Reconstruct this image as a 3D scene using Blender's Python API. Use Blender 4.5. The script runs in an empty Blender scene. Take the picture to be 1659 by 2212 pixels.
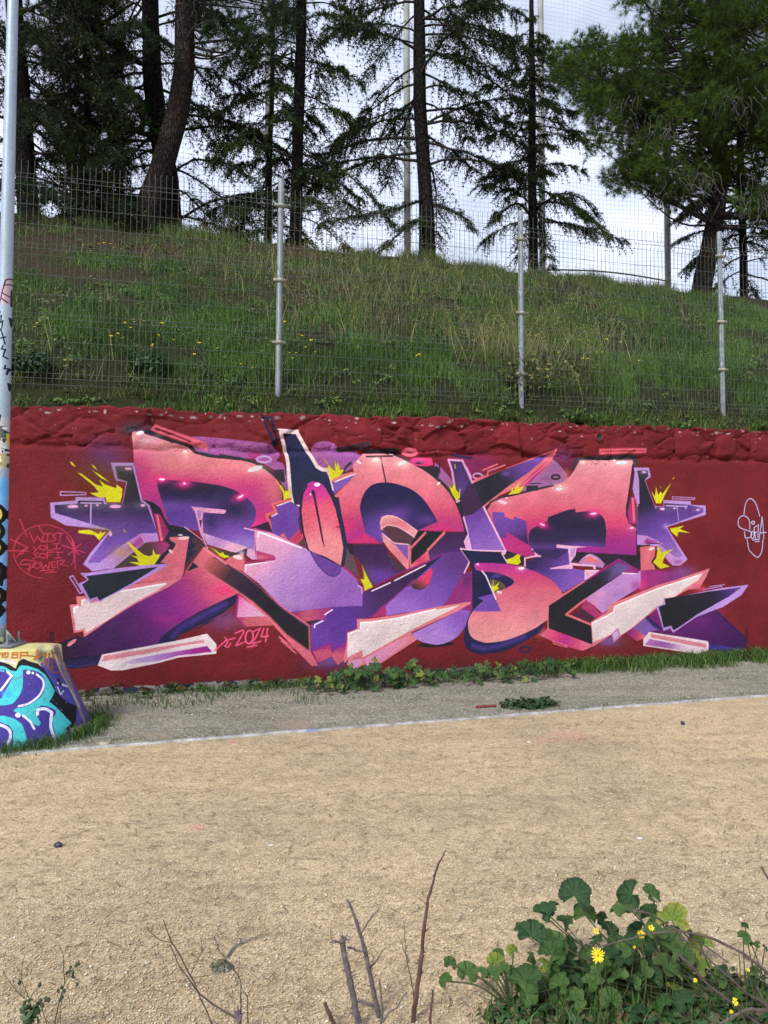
import bpy, math, random
import numpy as np

sc = bpy.context.scene
COL = sc.collection
rnd = random.Random(7)
RNG = np.random.default_rng(11)
R_ = math.radians

# ------------------------------------------------------------------ camera
PITCH, ROLL = R_(1.2), R_(-0.3)
cam_data = bpy.data.cameras.new('camera')
cam = bpy.data.objects.new('camera', cam_data)
COL.objects.link(cam)
cam.location = (0, 0, 1.6)
cam_data.sensor_fit = 'VERTICAL'
cam_data.sensor_height = 36.0
cam_data.lens = 36.0 * 1598.0 / 2212.0
cam_data.clip_end = 900
cam.rotation_mode = 'QUATERNION'
from mathutils import Quaternion, Vector, Matrix
_fw = Vector((0, math.cos(PITCH), math.sin(PITCH)))
_up = Vector((0, -math.sin(PITCH), math.cos(PITCH)))
_ri = Vector((1, 0, 0))
_R = math.cos(ROLL) * _ri + math.sin(ROLL) * _up
_U = -math.sin(ROLL) * _ri + math.cos(ROLL) * _up
_M = Matrix((( _R.x, _U.x, -_fw.x), (_R.y, _U.y, -_fw.y), (_R.z, _U.z, -_fw.z)))
cam.rotation_quaternion = _M.to_quaternion()
sc.camera = cam

# ------------------------------------------------------------------ sky and sun
SUN_EL, SUN_AZ = R_(42), R_(215)          # azimuth clockwise from +Y: behind the camera, to the left
world = bpy.data.worlds.new('World')
sc.world = world
world.use_nodes = True
wn = world.node_tree.nodes; wl = world.node_tree.links
wn.clear()
w_out = wn.new('ShaderNodeOutputWorld'); w_bg = wn.new('ShaderNodeBackground')
w_sky = wn.new('ShaderNodeTexSky'); w_sky.sky_type = 'NISHITA'; w_sky.sun_disc = False
w_sky.sun_elevation = SUN_EL; w_sky.sun_rotation = SUN_AZ
w_tc = wn.new('ShaderNodeTexCoord')
w_map = wn.new('ShaderNodeMapping'); w_map.inputs['Scale'].default_value = (1, 1, 2.6)
w_no = wn.new('ShaderNodeTexNoise'); w_no.inputs['Scale'].default_value = 2.3
w_no.inputs['Detail'].default_value = 5; w_no.inputs['Roughness'].default_value = 0.55
w_rp = wn.new('ShaderNodeValToRGB')
w_rp.color_ramp.elements[0].position = 0.38; w_rp.color_ramp.elements[0].color = (.42, .42, .42, 1)
w_rp.color_ramp.elements[1].position = 0.60; w_rp.color_ramp.elements[1].color = (.95, .95, .95, 1)
w_mix = wn.new('ShaderNodeMix'); w_mix.data_type = 'RGBA'
w_mix.inputs['B'].default_value = (9.6, 10.3, 12.6, 1)
wl.new(w_tc.outputs['Generated'], w_map.inputs['Vector'])
wl.new(w_map.outputs['Vector'], w_no.inputs['Vector'])
wl.new(w_no.outputs['Fac'], w_rp.inputs['Fac'])
wl.new(w_rp.outputs['Color'], w_mix.inputs['Factor'])
wl.new(w_sky.outputs['Color'], w_mix.inputs['A'])
wl.new(w_mix.outputs['Result'], w_bg.inputs['Color'])
wl.new(w_bg.outputs['Background'], w_out.inputs['Surface'])
w_bg.inputs['Strength'].default_value = 0.068

sun_d = bpy.data.lights.new('sun', 'SUN')
sun_d.energy = 2.2; sun_d.angle = R_(14); sun_d.color = (1, .98, .95)
sun = bpy.data.objects.new('sun', sun_d); COL.objects.link(sun)
_sd = Vector((math.sin(SUN_AZ) * math.cos(SUN_EL), math.cos(SUN_AZ) * math.cos(SUN_EL), math.sin(SUN_EL)))
sun.rotation_euler = _sd.to_track_quat('Z', 'Y').to_euler()
sc.view_settings.view_transform = 'Standard'
sc.view_settings.look = 'None'
sc.view_settings.exposure = 0.80
sc.view_settings.gamma = 1
sc.view_settings.use_curve_mapping = False

# ------------------------------------------------------------------ the site's own axes
# u runs along the wall (to the right), w goes back from its painted face (uphill), z is up
TH, D0 = R_(15.08), 7.75
CT, ST = math.cos(TH), math.sin(TH)
def site(u, w, z):
    u, w, z = np.broadcast_arrays(np.asarray(u, float), np.asarray(w, float), np.asarray(z, float))
    return np.stack([CT * u - ST * w, D0 + ST * u + CT * w, z], -1)
def S1(u, w, z):
    return Vector((CT * u - ST * w, D0 + ST * u + CT * w, z))
_Rn, _Un, _Fn = (np.array(v) for v in (_R, _U, _fw))
def ray(x, y):
    x = np.asarray(x, float)[..., None]; y = np.asarray(y, float)[..., None]
    return (x - 829.5) / 1598. * _Rn + (1106. - y) / 1598. * _Un + _Fn
def on_plane(x, y, w=0.0):
    """survey of the photograph: the point of the upright plane w behind the wall -> (u, z)"""
    k = ray(x, y); n = np.array([-ST, CT, 0]); t = (w + CT * D0) / (k @ n)
    P = np.array([0, 0, 1.6]) + t[..., None] * k
    return CT * P[..., 0] + ST * (P[..., 1] - D0), P[..., 2]
def pt(x, y, w):
    u, z = on_plane(x, y, w); return np.array(S1(float(u), w, float(z)))
def on_depth(x, y, d):
    """the point d metres in front of the camera along its axis"""
    return np.array([0, 0, 1.6]) + d * ray(x, y)
def on_ground(x, y, z=0.0):
    k = ray(x, y); t = (z - 1.6) / k[..., 2]
    return np.array([0, 0, 1.6]) + t[..., None] * k

# ------------------------------------------------------------------ mesh helpers
def mesh_np(name, V, F, mat=None, parent=None, uv=None, col=None, smooth=False, link=True):
    """V (n,3), F (m,3 or 4) or a list of such arrays -> one linked mesh object"""
    V = np.asarray(V, np.float32)
    Fs = [np.asarray(f, np.int32) for f in (F if isinstance(F, list) and len(F) and isinstance(F[0], np.ndarray) else [F]) if len(f)]
    me = bpy.data.meshes.new(name)
    me.vertices.add(len(V)); me.vertices.foreach_set('co', V.ravel())
    idx = np.concatenate([f.ravel() for f in Fs]); n = sum(len(f) for f in Fs)
    tot = np.concatenate([np.full(len(f), f.shape[1], np.int32) for f in Fs])
    st = np.concatenate([[0], np.cumsum(tot)[:-1]]).astype(np.int32)
    me.loops.add(len(idx)); me.loops.foreach_set('vertex_index', idx)
    me.polygons.add(n); me.polygons.foreach_set('loop_start', st)
    if smooth: me.polygons.foreach_set('use_smooth', np.ones(n, bool))
    me.update(calc_edges=True); me.validate()
    if uv is not None:
        l = me.uv_layers.new(name='UVMap'); l.data.foreach_set('uv', np.asarray(uv, np.float32)[idx].ravel())
    if col is not None:
        a = me.color_attributes.new('tint', 'FLOAT_COLOR', 'POINT')
        c = np.ones((len(V), 4), np.float32); c[:, :3] = col
        a.data.foreach_set('color', c.ravel())
    if mat: me.materials.append(mat)
    o = bpy.data.objects.new(name, me)
    if link: COL.objects.link(o)
    if parent: o.parent = parent
    return o
def copy_obj(o, parent=None, loc=None, rot=None, scale=None):
    c = o.copy(); COL.objects.link(c)
    if parent is not None: c.parent = parent
    if loc is not None: c.location = loc
    if rot is not None: c.rotation_euler = rot
    if scale is not None: c.scale = scale
    return c
def tag(o, label=None, cat=None, group=None, kind=None):
    if label: o['label'] = label
    if cat: o['category'] = cat
    if group: o['group'] = group
    if kind: o['kind'] = kind
    return o
def thing(name, loc, label, cat, group=None, rz=0):
    o = bpy.data.objects.new(name, None); COL.objects.link(o)
    o.empty_display_size = .1
    o.location = loc; o.rotation_euler = (0, 0, rz)
    return tag(o, label, cat, group)

class MB:
    """collects pieces for one mesh"""
    def __init__(s): s.V = []; s.F3 = []; s.F4 = []; s.n = 0; s.C = []
    def add(s, V, F, col=None):
        V = np.asarray(V, float); F = np.asarray(F, int)
        s.V.append(V); (s.F3 if F.shape[1] == 3 else s.F4).append(F + s.n); s.n += len(V)
        s.C.append(np.broadcast_to(np.asarray(col if col is not None else (1, 1, 1), float), (len(V), 3)))
    def build(s, name, mat, parent=None, smooth=False, off=None, usecol=False):
        V = np.concatenate(s.V)
        if off is not None: V = V - np.asarray(off)
        F = [np.concatenate(f) for f in (s.F3, s.F4) if f]
        return mesh_np(name, V, F, mat, parent, smooth=smooth, col=np.concatenate(s.C) if usecol else None)
    def box(s, lo, hi, M=None, col=None):
        x0, y0, z0 = lo; x1, y1, z1 = hi
        V = np.array([[x0,y0,z0],[x1,y0,z0],[x1,y1,z0],[x0,y1,z0],[x0,y0,z1],[x1,y0,z1],[x1,y1,z1],[x0,y1,z1]], float)
        if M is not None: V = M(V)
        s.add(V, [[0,3,2,1],[4,5,6,7],[0,1,5,4],[1,2,6,5],[2,3,7,6],[3,0,4,7]], col)
    def tube(s, P, r, k=6, cap=True, col=None):
        V, F = tube(P, r, k); s.add(V, F, col)
        if cap:
            P = np.asarray(P, float); n = len(P)
            s.add(np.vstack([V[(n-1)*k:n*k], P[-1]]), [[i, (i+1) % k, k] for i in range(k)], col)
            s.add(np.vstack([V[:k], P[0]]), [[(i+1) % k, i, k] for i in range(k)], col)
def tube(P, r, k=6):
    P = np.asarray(P, float); n = len(P); r = np.broadcast_to(np.asarray(r, float), (n,))
    T = np.gradient(P, axis=0); T /= np.linalg.norm(T, axis=1)[:, None] + 1e-12
    m = T.mean(0); a = np.array([1, 0, 0.]) if abs(m[0]) < .8 * np.linalg.norm(m) + 1e-9 else np.array([0, 1., 0])
    A = np.cross(T, a); A /= np.linalg.norm(A, axis=1)[:, None] + 1e-12
    B = np.cross(T, A)
    an = np.arange(k) * 2 * math.pi / k
    V = P[:, None] + r[:, None, None] * (np.cos(an)[None, :, None] * A[:, None] + np.sin(an)[None, :, None] * B[:, None])
    i = np.arange(n - 1)[:, None] * k; j = np.arange(k)[None]; j2 = (j + 1) % k
    F = np.stack([i + j, i + j2, i + k + j2, i + k + j], -1).reshape(-1, 4)
    return V.reshape(-1, 3), F
def spline(P, n):
    """Catmull-Rom through P, n points"""
    P = np.asarray(P, float)
    Q = np.vstack([2 * P[0] - P[1], P, 2 * P[-1] - P[-2]])
    t = np.linspace(0, len(P) - 1 - 1e-6, n); i = t.astype(int); f = (t - i)[:, None]
    a, b, c, d = Q[i], Q[i + 1], Q[i + 2], Q[i + 3]
    return .5 * ((2 * b) + (c - a) * f + (2 * a - 5 * b + 4 * c - d) * f ** 2 + (3 * b - a - 3 * c + d) * f ** 3)
def vnoise(x, y, seed=0):
    """smooth lattice noise, about 0..1"""
    r = np.random.default_rng(seed).random((64, 64))
    xi = np.floor(x).astype(int); yi = np.floor(y).astype(int); fx = x - xi; fy = y - yi
    fx = fx * fx * (3 - 2 * fx); fy = fy * fy * (3 - 2 * fy)
    g = lambda a, b: r[a % 64, b % 64]
    return (g(xi, yi) * (1 - fx) + g(xi + 1, yi) * fx) * (1 - fy) + (g(xi, yi + 1) * (1 - fx) + g(xi + 1, yi + 1) * fx) * fy
def fbm(x, y, seed=0, o=4):
    s = 0; a = .5
    for i in range(o):
        s = s + a * vnoise(x * 2 ** i + 7.3 * i, y * 2 ** i + 3.1 * i, seed + i); a *= .5
    return s / (1 - .5 ** o)

# ------------------------------------------------------------------ material helpers
def srgb(h):
    h = h.lstrip('#'); c = np.array([int(h[i:i + 2], 16) for i in (0, 2, 4)]) / 255.
    return tuple(np.where(c <= .04045, c / 12.92, ((c + .055) / 1.055) ** 2.4))
class Mat:
    def __init__(s, name, rough=.8, metal=0.0, spec=.4):
        s.m = bpy.data.materials.new(name); s.m.use_nodes = True
        s.t = s.m.node_tree; s.b = s.t.nodes['Principled BSDF']
        s.b.inputs['Roughness'].default_value = rough; s.b.inputs['Metallic'].default_value = metal
        s.b.inputs['Specular IOR Level'].default_value = spec
    def n(s, t, **kw):
        nd = s.t.nodes.new(t)
        for k, v in kw.items():
            if k in nd.inputs: nd.inputs[k].default_value = v
            else: setattr(nd, k, v)
        return nd
    def l(s, a, b): s.t.links.new(a, b)
    def coord(s, which='Object'):
        return s.n('ShaderNodeTexCoord').outputs[which]
    def noise(s, scale, detail=4, rough=.6, vec=None, dist=0):
        nd = s.n('ShaderNodeTexNoise'); nd.inputs['Scale'].default_value = scale
        nd.inputs['Detail'].default_value = detail; nd.inputs['Roughness'].default_value = rough
        nd.inputs['Distortion'].default_value = dist
        s.l(vec if vec is not None else s.coord(), nd.inputs['Vector']); return nd.outputs['Fac']
    def ramp(s, fac, stops):
        nd = s.n('ShaderNodeValToRGB'); cr = nd.color_ramp
        while len(cr.elements) < len(stops): cr.elements.new(.5)
        for e, (p, c) in zip(cr.elements, stops):
            e.position = p; e.color = (*c, 1) if len(c) == 3 else c
        s.l(fac, nd.inputs['Fac']); return nd.outputs['Color']
    def mix(s, fac, a, b, mode='MIX'):
        nd = s.n('ShaderNodeMix'); nd.data_type = 'RGBA'; nd.blend_type = mode
        for v, k in ((fac, 'Factor'), (a, 'A'), (b, 'B')):
            if isinstance(v, (int, float)): nd.inputs[k].default_value = v
            elif isinstance(v, tuple): nd.inputs[k].default_value = (*v, 1) if len(v) == 3 else v
            else: s.l(v, nd.inputs[k])
        return nd.outputs['Result']
    def color(s, c):
        if isinstance(c, tuple): s.b.inputs['Base Color'].default_value = (*c, 1)
        else: s.l(c, s.b.inputs['Base Color'])
    def bump(s, h, strength=.5, dist=.01):
        nd = s.n('ShaderNodeBump'); nd.inputs['Strength'].default_value = strength; nd.inputs['Distance'].default_value = dist
        s.l(h, nd.inputs['Height'])
        if s.b.inputs['Normal'].links: s.l(s.b.inputs['Normal'].links[0].from_socket, nd.inputs['Normal'])
        s.l(nd.outputs['Normal'], s.b.inputs['Normal'])
def simple_mat(name, a, b, scale=8, rough=.8, metal=0, bump=0.0, bscale=60, spec=.4):
    m = Mat(name, rough, metal, spec)
    m.color(m.ramp(m.noise(scale), [(.3, a), (.7, b)]))
    if bump: m.bump(m.noise(bscale), bump, .01)
    return m.m
def leaf_mat(name, base, rough=.55, trans=.25, spec=.3, mottle=0):
    """leaf colour = base times the leaf's own tint; a little light comes through"""
    m = Mat(name, rough, 0, spec)
    at = m.n('ShaderNodeAttribute', attribute_name='tint')
    c = m.mix(1.0, base, at.outputs['Color'], 'MULTIPLY')
    if mottle:
        n = m.noise(mottle, 4, .7); c = m.mix(1.0, c, m.ramp(n, [(.30, (.62, .66, .60)), (.55, (1.05, 1.05, 1.0)), (.75, (1.35, 1.25, 1.1))]), 'MULTIPLY'); m.bump(n, .5, .02)
    m.color(c)
    if trans:
        tr = m.n('ShaderNodeBsdfTranslucent'); m.l(c, tr.inputs['Color'])
        ad = m.n('ShaderNodeMixShader'); ad.inputs['Fac'].default_value = trans
        m.l(m.b.outputs['BSDF'], ad.inputs[1]); m.l(tr.outputs['BSDF'], ad.inputs[2])
        m.l(ad.outputs['Shader'], m.t.nodes['Material Output'].inputs['Surface'])
    return m.m

# ------------------------------------------------------------------ spray paint: flat print rasterised into a texture
# tile letters are surveying frames: origin and magnification of the sheet a shape was measured on
TILES = {'a': (100, 1380, 2.765), 'b': (100, 1820, 2.765), 'c': (600, 1380, 2.765), 'd': (600, 1820, 2.765),
         'e': (1100, 1380, 2.765), 'f': (1100, 1820, 2.765), 'g': (1600, 1380, 2.765), 'h': (1600, 1820, 2.765),
         'i': (1978, 1380, 2.765), 'j': (1978, 1820, 2.765), 'A': (0, 1300, 1.659), 'k': (0, 1900, 3.3525), 'p': (0, 900, 1.675)}
class Paint:
    def __init__(s, w, h, to_px, scale, base):
        s.w, s.h, s.to_px, s.scale = w, h, to_px, scale
        s.C = np.empty((h, w, 3), np.float32); s.C[:] = s.hex(base); s.mask = None
    @staticmethod
    def hex(h):
        h = h.lstrip('#'); return np.array([int(h[i:i + 2], 16) for i in (0, 2, 4)], np.float32) / 255
    def pts(s, txt, closed=True, n=7):
        t = None; out = []; sm = []
        for tok in txt.split():
            if tok[0].isalpha(): t = TILES[tok[0]]; tok = tok[1:]
            q = tok.endswith('*'); x, y = (float(v) for v in tok.rstrip('*').split(','))
            out.append((t[0] + x / t[2], t[1] + y / t[2])); sm.append(q)
        P = np.array(out) / 1.55395
        N = len(P); res = []
        for i in range(N if closed else N - 1):
            a, b = P[i], P[(i + 1) % N]; sa, sb = sm[i], sm[(i + 1) % N]
            if not (sa or sb) or N < 3: res.append(a[None]); continue
            ta = (b - P[i - 1]) / 2 if sa and (closed or i > 0) else b - a
            tb = (P[(i + 2) % N] - a) / 2 if sb and (closed or i + 2 < N) else b - a
            f = np.linspace(0, 1, n, endpoint=False)[:, None]
            res.append((2*f**3-3*f**2+1)*a + (f**3-2*f**2+f)*ta + (-2*f**3+3*f**2)*b + (f**3-f**2)*tb)
        if not closed: res.append(P[-1][None])
        Q = np.vstack(res)
        return np.stack(s.to_px(Q[:, 0], Q[:, 1]), -1)
    def box(s, P, pad):
        x0 = max(int(P[:, 0].min() - pad), 0); x1 = min(int(P[:, 0].max() + pad) + 2, s.w)
        y0 = max(int(P[:, 1].min() - pad), 0); y1 = min(int(P[:, 1].max() + pad) + 2, s.h)
        return x0, y0, max(x1, x0 + 1), max(y1, y0 + 1)
    def polymask(s, P, soft=0):
        pad = 2 + 3 * soft
        x0, y0, x1, y1 = s.box(P, pad); W, H = x1 - x0, y1 - y0; SS = 3
        acc = np.zeros((H * SS, W + 2), np.float32)
        X = P[:, 0] - x0; Y = (P[:, 1] - y0) * SS
        for i in range(len(P)):
            xa, ya, xb, yb = X[i - 1], Y[i - 1], X[i], Y[i]
            if ya == yb: continue
            d = 1.0
            if ya > yb: xa, ya, xb, yb = xb, yb, xa, ya; d = -1.0
            r0 = max(int(math.ceil(ya - .5)), 0); r1 = min(int(math.ceil(yb - .5)), H * SS)
            if r1 <= r0: continue
            rr = np.arange(r0, r1); xx = np.clip(xa + (rr + .5 - ya) / (yb - ya) * (xb - xa), 0, W)
            k = xx.astype(int); fr = xx - k
            acc[rr, k] += d * (1 - fr); acc[rr, k + 1] += d * fr
        m = np.clip(np.abs(np.cumsum(acc, 1)[:, :W]), 0, 1).reshape(H, SS, W).mean(1)
        if soft:
            for _ in range(2): m = s.blur(m, max(int(soft), 1))
        return (x0, y0, x1, y1), m
    @staticmethod
    def blur(m, r):
        for ax in (0, 1):
            p = np.pad(m, [(r + 1, r) if a == ax else (0, 0) for a in (0, 1)], mode='edge')
            c = np.cumsum(p, ax)
            m = (np.take(c, range(2 * r + 1, c.shape[ax]), ax) - np.take(c, range(0, c.shape[ax] - 2 * r - 1), ax)) / (2 * r + 1)
        return m
    def put(s, b, m, col):
        x0, y0, x1, y1 = b; v = s.C[y0:y1, x0:x1]
        v += (col - v) * m[..., None]
    def gradcol(s, b, axis, stops):
        A = s.pts(axis, False); p, q = A[0], A[-1]; d = q - p
        x0, y0, x1, y1 = b; X, Y = np.meshgrid(np.arange(x0, x1) + .5, np.arange(y0, y1) + .5)
        t = ((X - p[0]) * d[0] + (Y - p[1]) * d[1]) / (d @ d)
        st = stops.split(); ps = [float(v) for v in st[0::2]]; cs = np.array([s.hex(v) for v in st[1::2]])
        return np.stack([np.interp(t, ps, cs[:, k]) for k in range(3)], -1)
    def fill(s, txt, col, soft=0, a=1.0):
        b, m = s.polymask(s.pts(txt), soft); m = m * a; s.put(b, m, s.hex(col)); s.mask = (b, m)
    def grad(s, txt, axis, stops, soft=0, a=1.0):
        b, m = s.polymask(s.pts(txt), soft); m = m * a; s.put(b, m, s.gradcol(b, axis, stops)); s.mask = (b, m)
    def line(s, txt, w, col, closed=False, soft=1.0, a=1.0, taper=False):
        P = s.pts(txt, closed); h = w * s.scale / 2
        if closed: P = np.vstack([P, P[:1]])
        b = s.box(P, h + 3); x0, y0, x1, y1 = b; m = np.zeros((y1 - y0, x1 - x0), np.float32)
        for i in range(len(P) - 1):
            p, q = P[i], P[i + 1]; hh = h * (1 - .7 * i / max(len(P) - 2, 1)) if taper else h
            u0 = max(int(min(p[0], q[0]) - hh - 2), x0); u1 = min(int(max(p[0], q[0]) + hh + 3), x1)
            v0 = max(int(min(p[1], q[1]) - hh - 2), y0); v1 = min(int(max(p[1], q[1]) + hh + 3), y1)
            if u1 <= u0 or v1 <= v0: continue
            X, Y = np.meshgrid(np.arange(u0, u1) + .5, np.arange(v0, v1) + .5)
            d = q - p; L = d @ d + 1e-9
            t = np.clip(((X - p[0]) * d[0] + (Y - p[1]) * d[1]) / L, 0, 1)
            D = np.hypot(X - p[0] - t * d[0], Y - p[1] - t * d[1])
            r = m[v0 - y0:v1 - y0, u0 - x0:u1 - x0]
            np.maximum(r, np.clip((hh + soft / 2 - D) / soft, 0, 1), out=r)
        s.put(b, m * a, s.hex(col)); s.mask = (b, m)
    def glow(s, c, rx, ry, col, a=.8, clip=False, rot=0, hard=False):
        P = s.pts(c, False)[0]; rx, ry = rx * s.scale, ry * s.scale; k = 1.3 if hard else 2.2
        R = max(rx, ry) * k
        b = s.box(P[None], R); x0, y0, x1, y1 = b
        X, Y = np.meshgrid(np.arange(x0, x1) + .5 - P[0], np.arange(y0, y1) + .5 - P[1])
        cr, sr = math.cos(R_(rot)), math.sin(R_(rot))
        q = np.hypot((X * cr + Y * sr) / rx, (-X * sr + Y * cr) / ry)
        m = np.clip((1 - q) * min(rx, ry) + .5, 0, 1) if hard else np.exp(-1.2 * q * q) * np.clip((2.2 - q) * 2, 0, 1)
        m = m * a
        if clip and s.mask:
            (a0, b0, a1, b1), mm = s.mask; full = np.zeros_like(m)
            X0, Y0, X1, Y1 = max(a0, x0), max(b0, y0), min(a1, x1), min(b1, y1)
            if X1 <= X0 or Y1 <= Y0: return
            full[Y0 - y0:Y1 - y0, X0 - x0:X1 - x0] = mm[Y0 - b0:Y1 - b0, X0 - a0:X1 - a0]
            m = m * full
        s.put(b, m, s.hex(col))
    def dot(s, c, rx, ry, col, rot=0, a=1): s.glow(c, rx, ry, col, a, False, rot, True)
    def ring(s, c, rx, ry, w, col, rot=0, a=1, a0=0, a1=360):
        t, xy = c[0], c[1:]; x, y = (float(v) for v in xy.split(','))
        cr, sr = math.cos(R_(rot)), math.sin(R_(rot)); q = []
        for k in range(37):
            an = R_(a0 + (a1 - a0) * k / 36); ex, ey = rx * math.cos(an), ry * math.sin(an)
            q.append('%s%.1f,%.1f' % (t, x + ex * cr - ey * sr, y + ex * sr + ey * cr))
        s.line(' '.join(q), w, col, a=a)
    def splat(s, txt, col='#cfca1c'): s.fill(txt, col)
    def image(s, name):
        im = bpy.data.images.new(name, s.w, s.h, alpha=False)
        buf = np.ones((s.h, s.w, 4), np.float32); buf[..., :3] = np.clip(s.C, 0, 1)
        im.pixels.foreach_set(buf.ravel()); im.update(); im.pack(); return im

# ------------------------------------------------------------------ the mural
MU0, MU1, MH, MS = -4.4, 6.0, 2.9, 300
def _wall_px(x, y):
    u, z = on_plane(x, y, 0.0); return (u - MU0) * MS, z * MS
def paint_mural():
    p = Paint(int((MU1 - MU0) * MS), int(MH * MS), _wall_px, .355, '#701b20')
    F, G, L, B, D, O = p.fill, p.grad, p.line, p.glow, p.dot, p.ring
    # red ground: roller lanes and a darker foot
    r = np.random.default_rng(3)
    yy, xx = np.mgrid[0:p.h, 0:p.w] / float(MS)
    n = fbm(xx * 1.3, yy * 2.2, 5); p.C += ((n - .5) * .09)[..., None] * np.array([1, .45, .45], np.float32); n2 = fbm(xx * 7, yy * .8, 15); p.C += ((n2 - .5) * .035)[..., None] * np.array([1, .5, .5], np.float32)
    # older paint and bare render along the foot, in ragged flakes
    edge = .035 + .06 * fbm(xx[0] * 1.7, xx[0] * 0, 9) + .03 * fbm(xx[0] * 9, xx[0] * 0, 12)
    old = np.array([[.60, .58, .56], [.50, .49, .49], [.13, .13, .19], [.20, .17, .22], [.62, .60, .58], [.50, .42, .20], [.34, .08, .10], [.16, .22, .34]], np.float32)
    cx = r.uniform(0, xx.max(), 900); cy = r.uniform(-.02, .16, 900); ck = r.choice(8, 900, p=[.17, .17, .2, .14, .12, .04, .1, .06])
    hh = int(.17 * MS); sub = (slice(0, hh), slice(None))
    wx = xx[sub] + .03 * fbm(xx[sub] * 18, yy[sub] * 18, 31); wy = yy[sub] * 1.8 + .03 * fbm(xx[sub] * 18, yy[sub] * 18, 37)
    best = np.full(wx.shape, 9e9); pick = np.zeros(wx.shape, int)
    for q in range(900):
        i0, i1 = max(int((cx[q] - .12) * MS), 0), int((cx[q] + .12) * MS)
        d = (wx[:, i0:i1] - cx[q] - .015) ** 2 + (wy[:, i0:i1] - cy[q] * 1.8 - .015) ** 2
        k = d < best[:, i0:i1]; best[:, i0:i1][k] = d[k]; pick[:, i0:i1][k] = ck[q]
    m = (yy[sub] < edge[None]); p.C[sub][m] = old[pick[m]]
    # haze sprayed behind the letters
    B('a700,440', 190, 170, '#57306e', .75); B('a560,1180', 260, 170, '#641d48', .8); B('b480,110', 180, 130, '#641d48', .7)
    B('d420,720', 190, 100, '#7a4f90', .7); B('d1400,1100', 200, 80, '#5d50a0', .8); B('d700,730', 190, 60, '#a04a58', .6)
    B('e1300,520', 240, 130, '#85255e', .9); B('g60,470', 150, 90, '#85255e', .6); B('g800,430', 160, 110, '#6b2c60', .8)
    B('j180,920', 150, 60, '#7c62aa', .8); B('j860,280', 190, 80, '#884a90', .85); B('j1040,430', 70, 40, '#e0485e', .7)
    B('j1200,640', 110, 50, '#8a2858', .6); B('i200,470', 80, 40, '#7a2048', .4); B('a1050,120', 160, 60, '#302c36', .35)
    B('h600,850', 80, 40, '#d86a62', .55)
    # mauve clouds
    F('c120,235 c290,240 c600,275* c800,300* c890,335* c935,390* c930,430 c905,462 c970,490* c988,545 c1040,560 c1055,760 c950,700 c880,540 c700,440 c560,440 c380,430 c200,390 c130,350', '#9c5590')
    F('c1232,400 c1240,330* c1300,285* c1380,280* c1450,305* c1485,360 c1560,375 c1659,370 c1659,500 c1560,560 c1400,600 c1290,520 c1240,430', '#9c5590')
    F('e0,285 e60,305 e100,350 e310,410 e330,480 e200,500 e130,600 e20,500 e0,480', '#98569a')
    F('e990,480 e1030,500 e1110,590 e1165,660 e1170,760 e1090,720 e1000,630', '#a05c96')
    F('g640,440 g715,450 g780,510* g830,580* g850,640 g800,690 g600,730 g380,770 g420,690 g560,520', '#98608e')
    for q in range(40):
        D('c%d,%d' % (r.integers(280, 900), r.integers(300, 385)), r.integers(8, 30), r.integers(3, 6), '#5e2a62', rot=float(r.integers(-30, 50)), a=.55)
    for q in range(22):
        D('c%d,%d' % (r.integers(1260, 1460), r.integers(310, 385)), r.integers(6, 22), r.integers(3, 6), '#6a3268', rot=float(r.integers(-60, 60)), a=.5)
    O('c700,408', 48, 15, 20, '#a83272'); O('c790,448', 66, 28, 16, '#b894d2')
    L('c780,62 c862,62 c910,305 c888,318', 24, '#1a1c3a', True)
    # R : black edge and body
    B('a960,170', 110, 60, '#3c3a46', .85)
    L('a1090,195 a1300,290 a1480,335 a1530,392 a1659,420', 46, '#2a2830')
    L('c0,330 c80,332 c150,382 c205,408 c380,430 c560,442 c700,482 c820,540 c900,612 c960,720 c978,825', 32, '#2c2c34')
    F('c880,545 c975,540 c988,655 c960,662 c900,600', '#2a2830'); L('c990,490 c995,590', 9, '#2a2433')
    G('a955,200* a1040,205 a1300,285 a1470,335 a1530,395 a1659,428 c380,440 c560,452 c700,490* c830,565* c920,655* c962,770* c950,825 c870,870 c880,940 c815,960 c830,1025 c650,1088 c700,1090 c705,1280 c250,1130 c58,1085 a1285,1060 a1250,1000 a1215,905 a1110,850 a1045,820 a1000,640 a968,480 a958,320',
      'c400,290 c400,1060', '0 #e58f7c .3 #dd7a66 .42 #cf5a68 .53 #bf3c78 .75 #ac3482 1 #d23272')
    B('a1000,600', 150, 200, '#b42c76', .9, True); B('c890,730', 120, 150, '#d9705c', .85, True); B('c760,970', 110, 90, '#c03478', .8, True)
    B('c700,1060', 120, 40, '#e0357c', .8, True); B('a1080,270', 120, 60, '#f0a2a6', .8, True); B('c60,390', 40, 50, '#f2bcae', .7, True)
    D('a1025,206', 32, 17, '#f3ecf2', 18); B('a1100,270', 90, 20, '#f6c9cf', .6, rot=25); D('c708,535', 66, 19, '#cfe4ec', 20); B('c720,540', 110, 40, '#f0c8be', .5)
    # bowl
    G('a1175,640 a1290,640 a1480,650 c150,655 c385,690 c520,735* c640,812* c708,900* c712,990* c680,1060* c640,1090 c705,1092 c708,1285 c640,1270 c240,1132 c58,1082 a1290,1050 a1265,980 a1200,750',
      'c300,640 c300,1280', '0 #3a2144 .12 #241d3a .25 #2a2250 .37 #553a90 .5 #4d348a .7 #5b3d98 .85 #6a4aa6 1 #8c70c2')
    B('c500,900', 200, 110, '#221c3c', .95, True); B('c300,1020', 70, 110, '#2c2250', .8, True); B('c90,740', 150, 70, '#211d3a', .8, True); B('c620,1220', 110, 70, '#8a78c8', .7, True)
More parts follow.
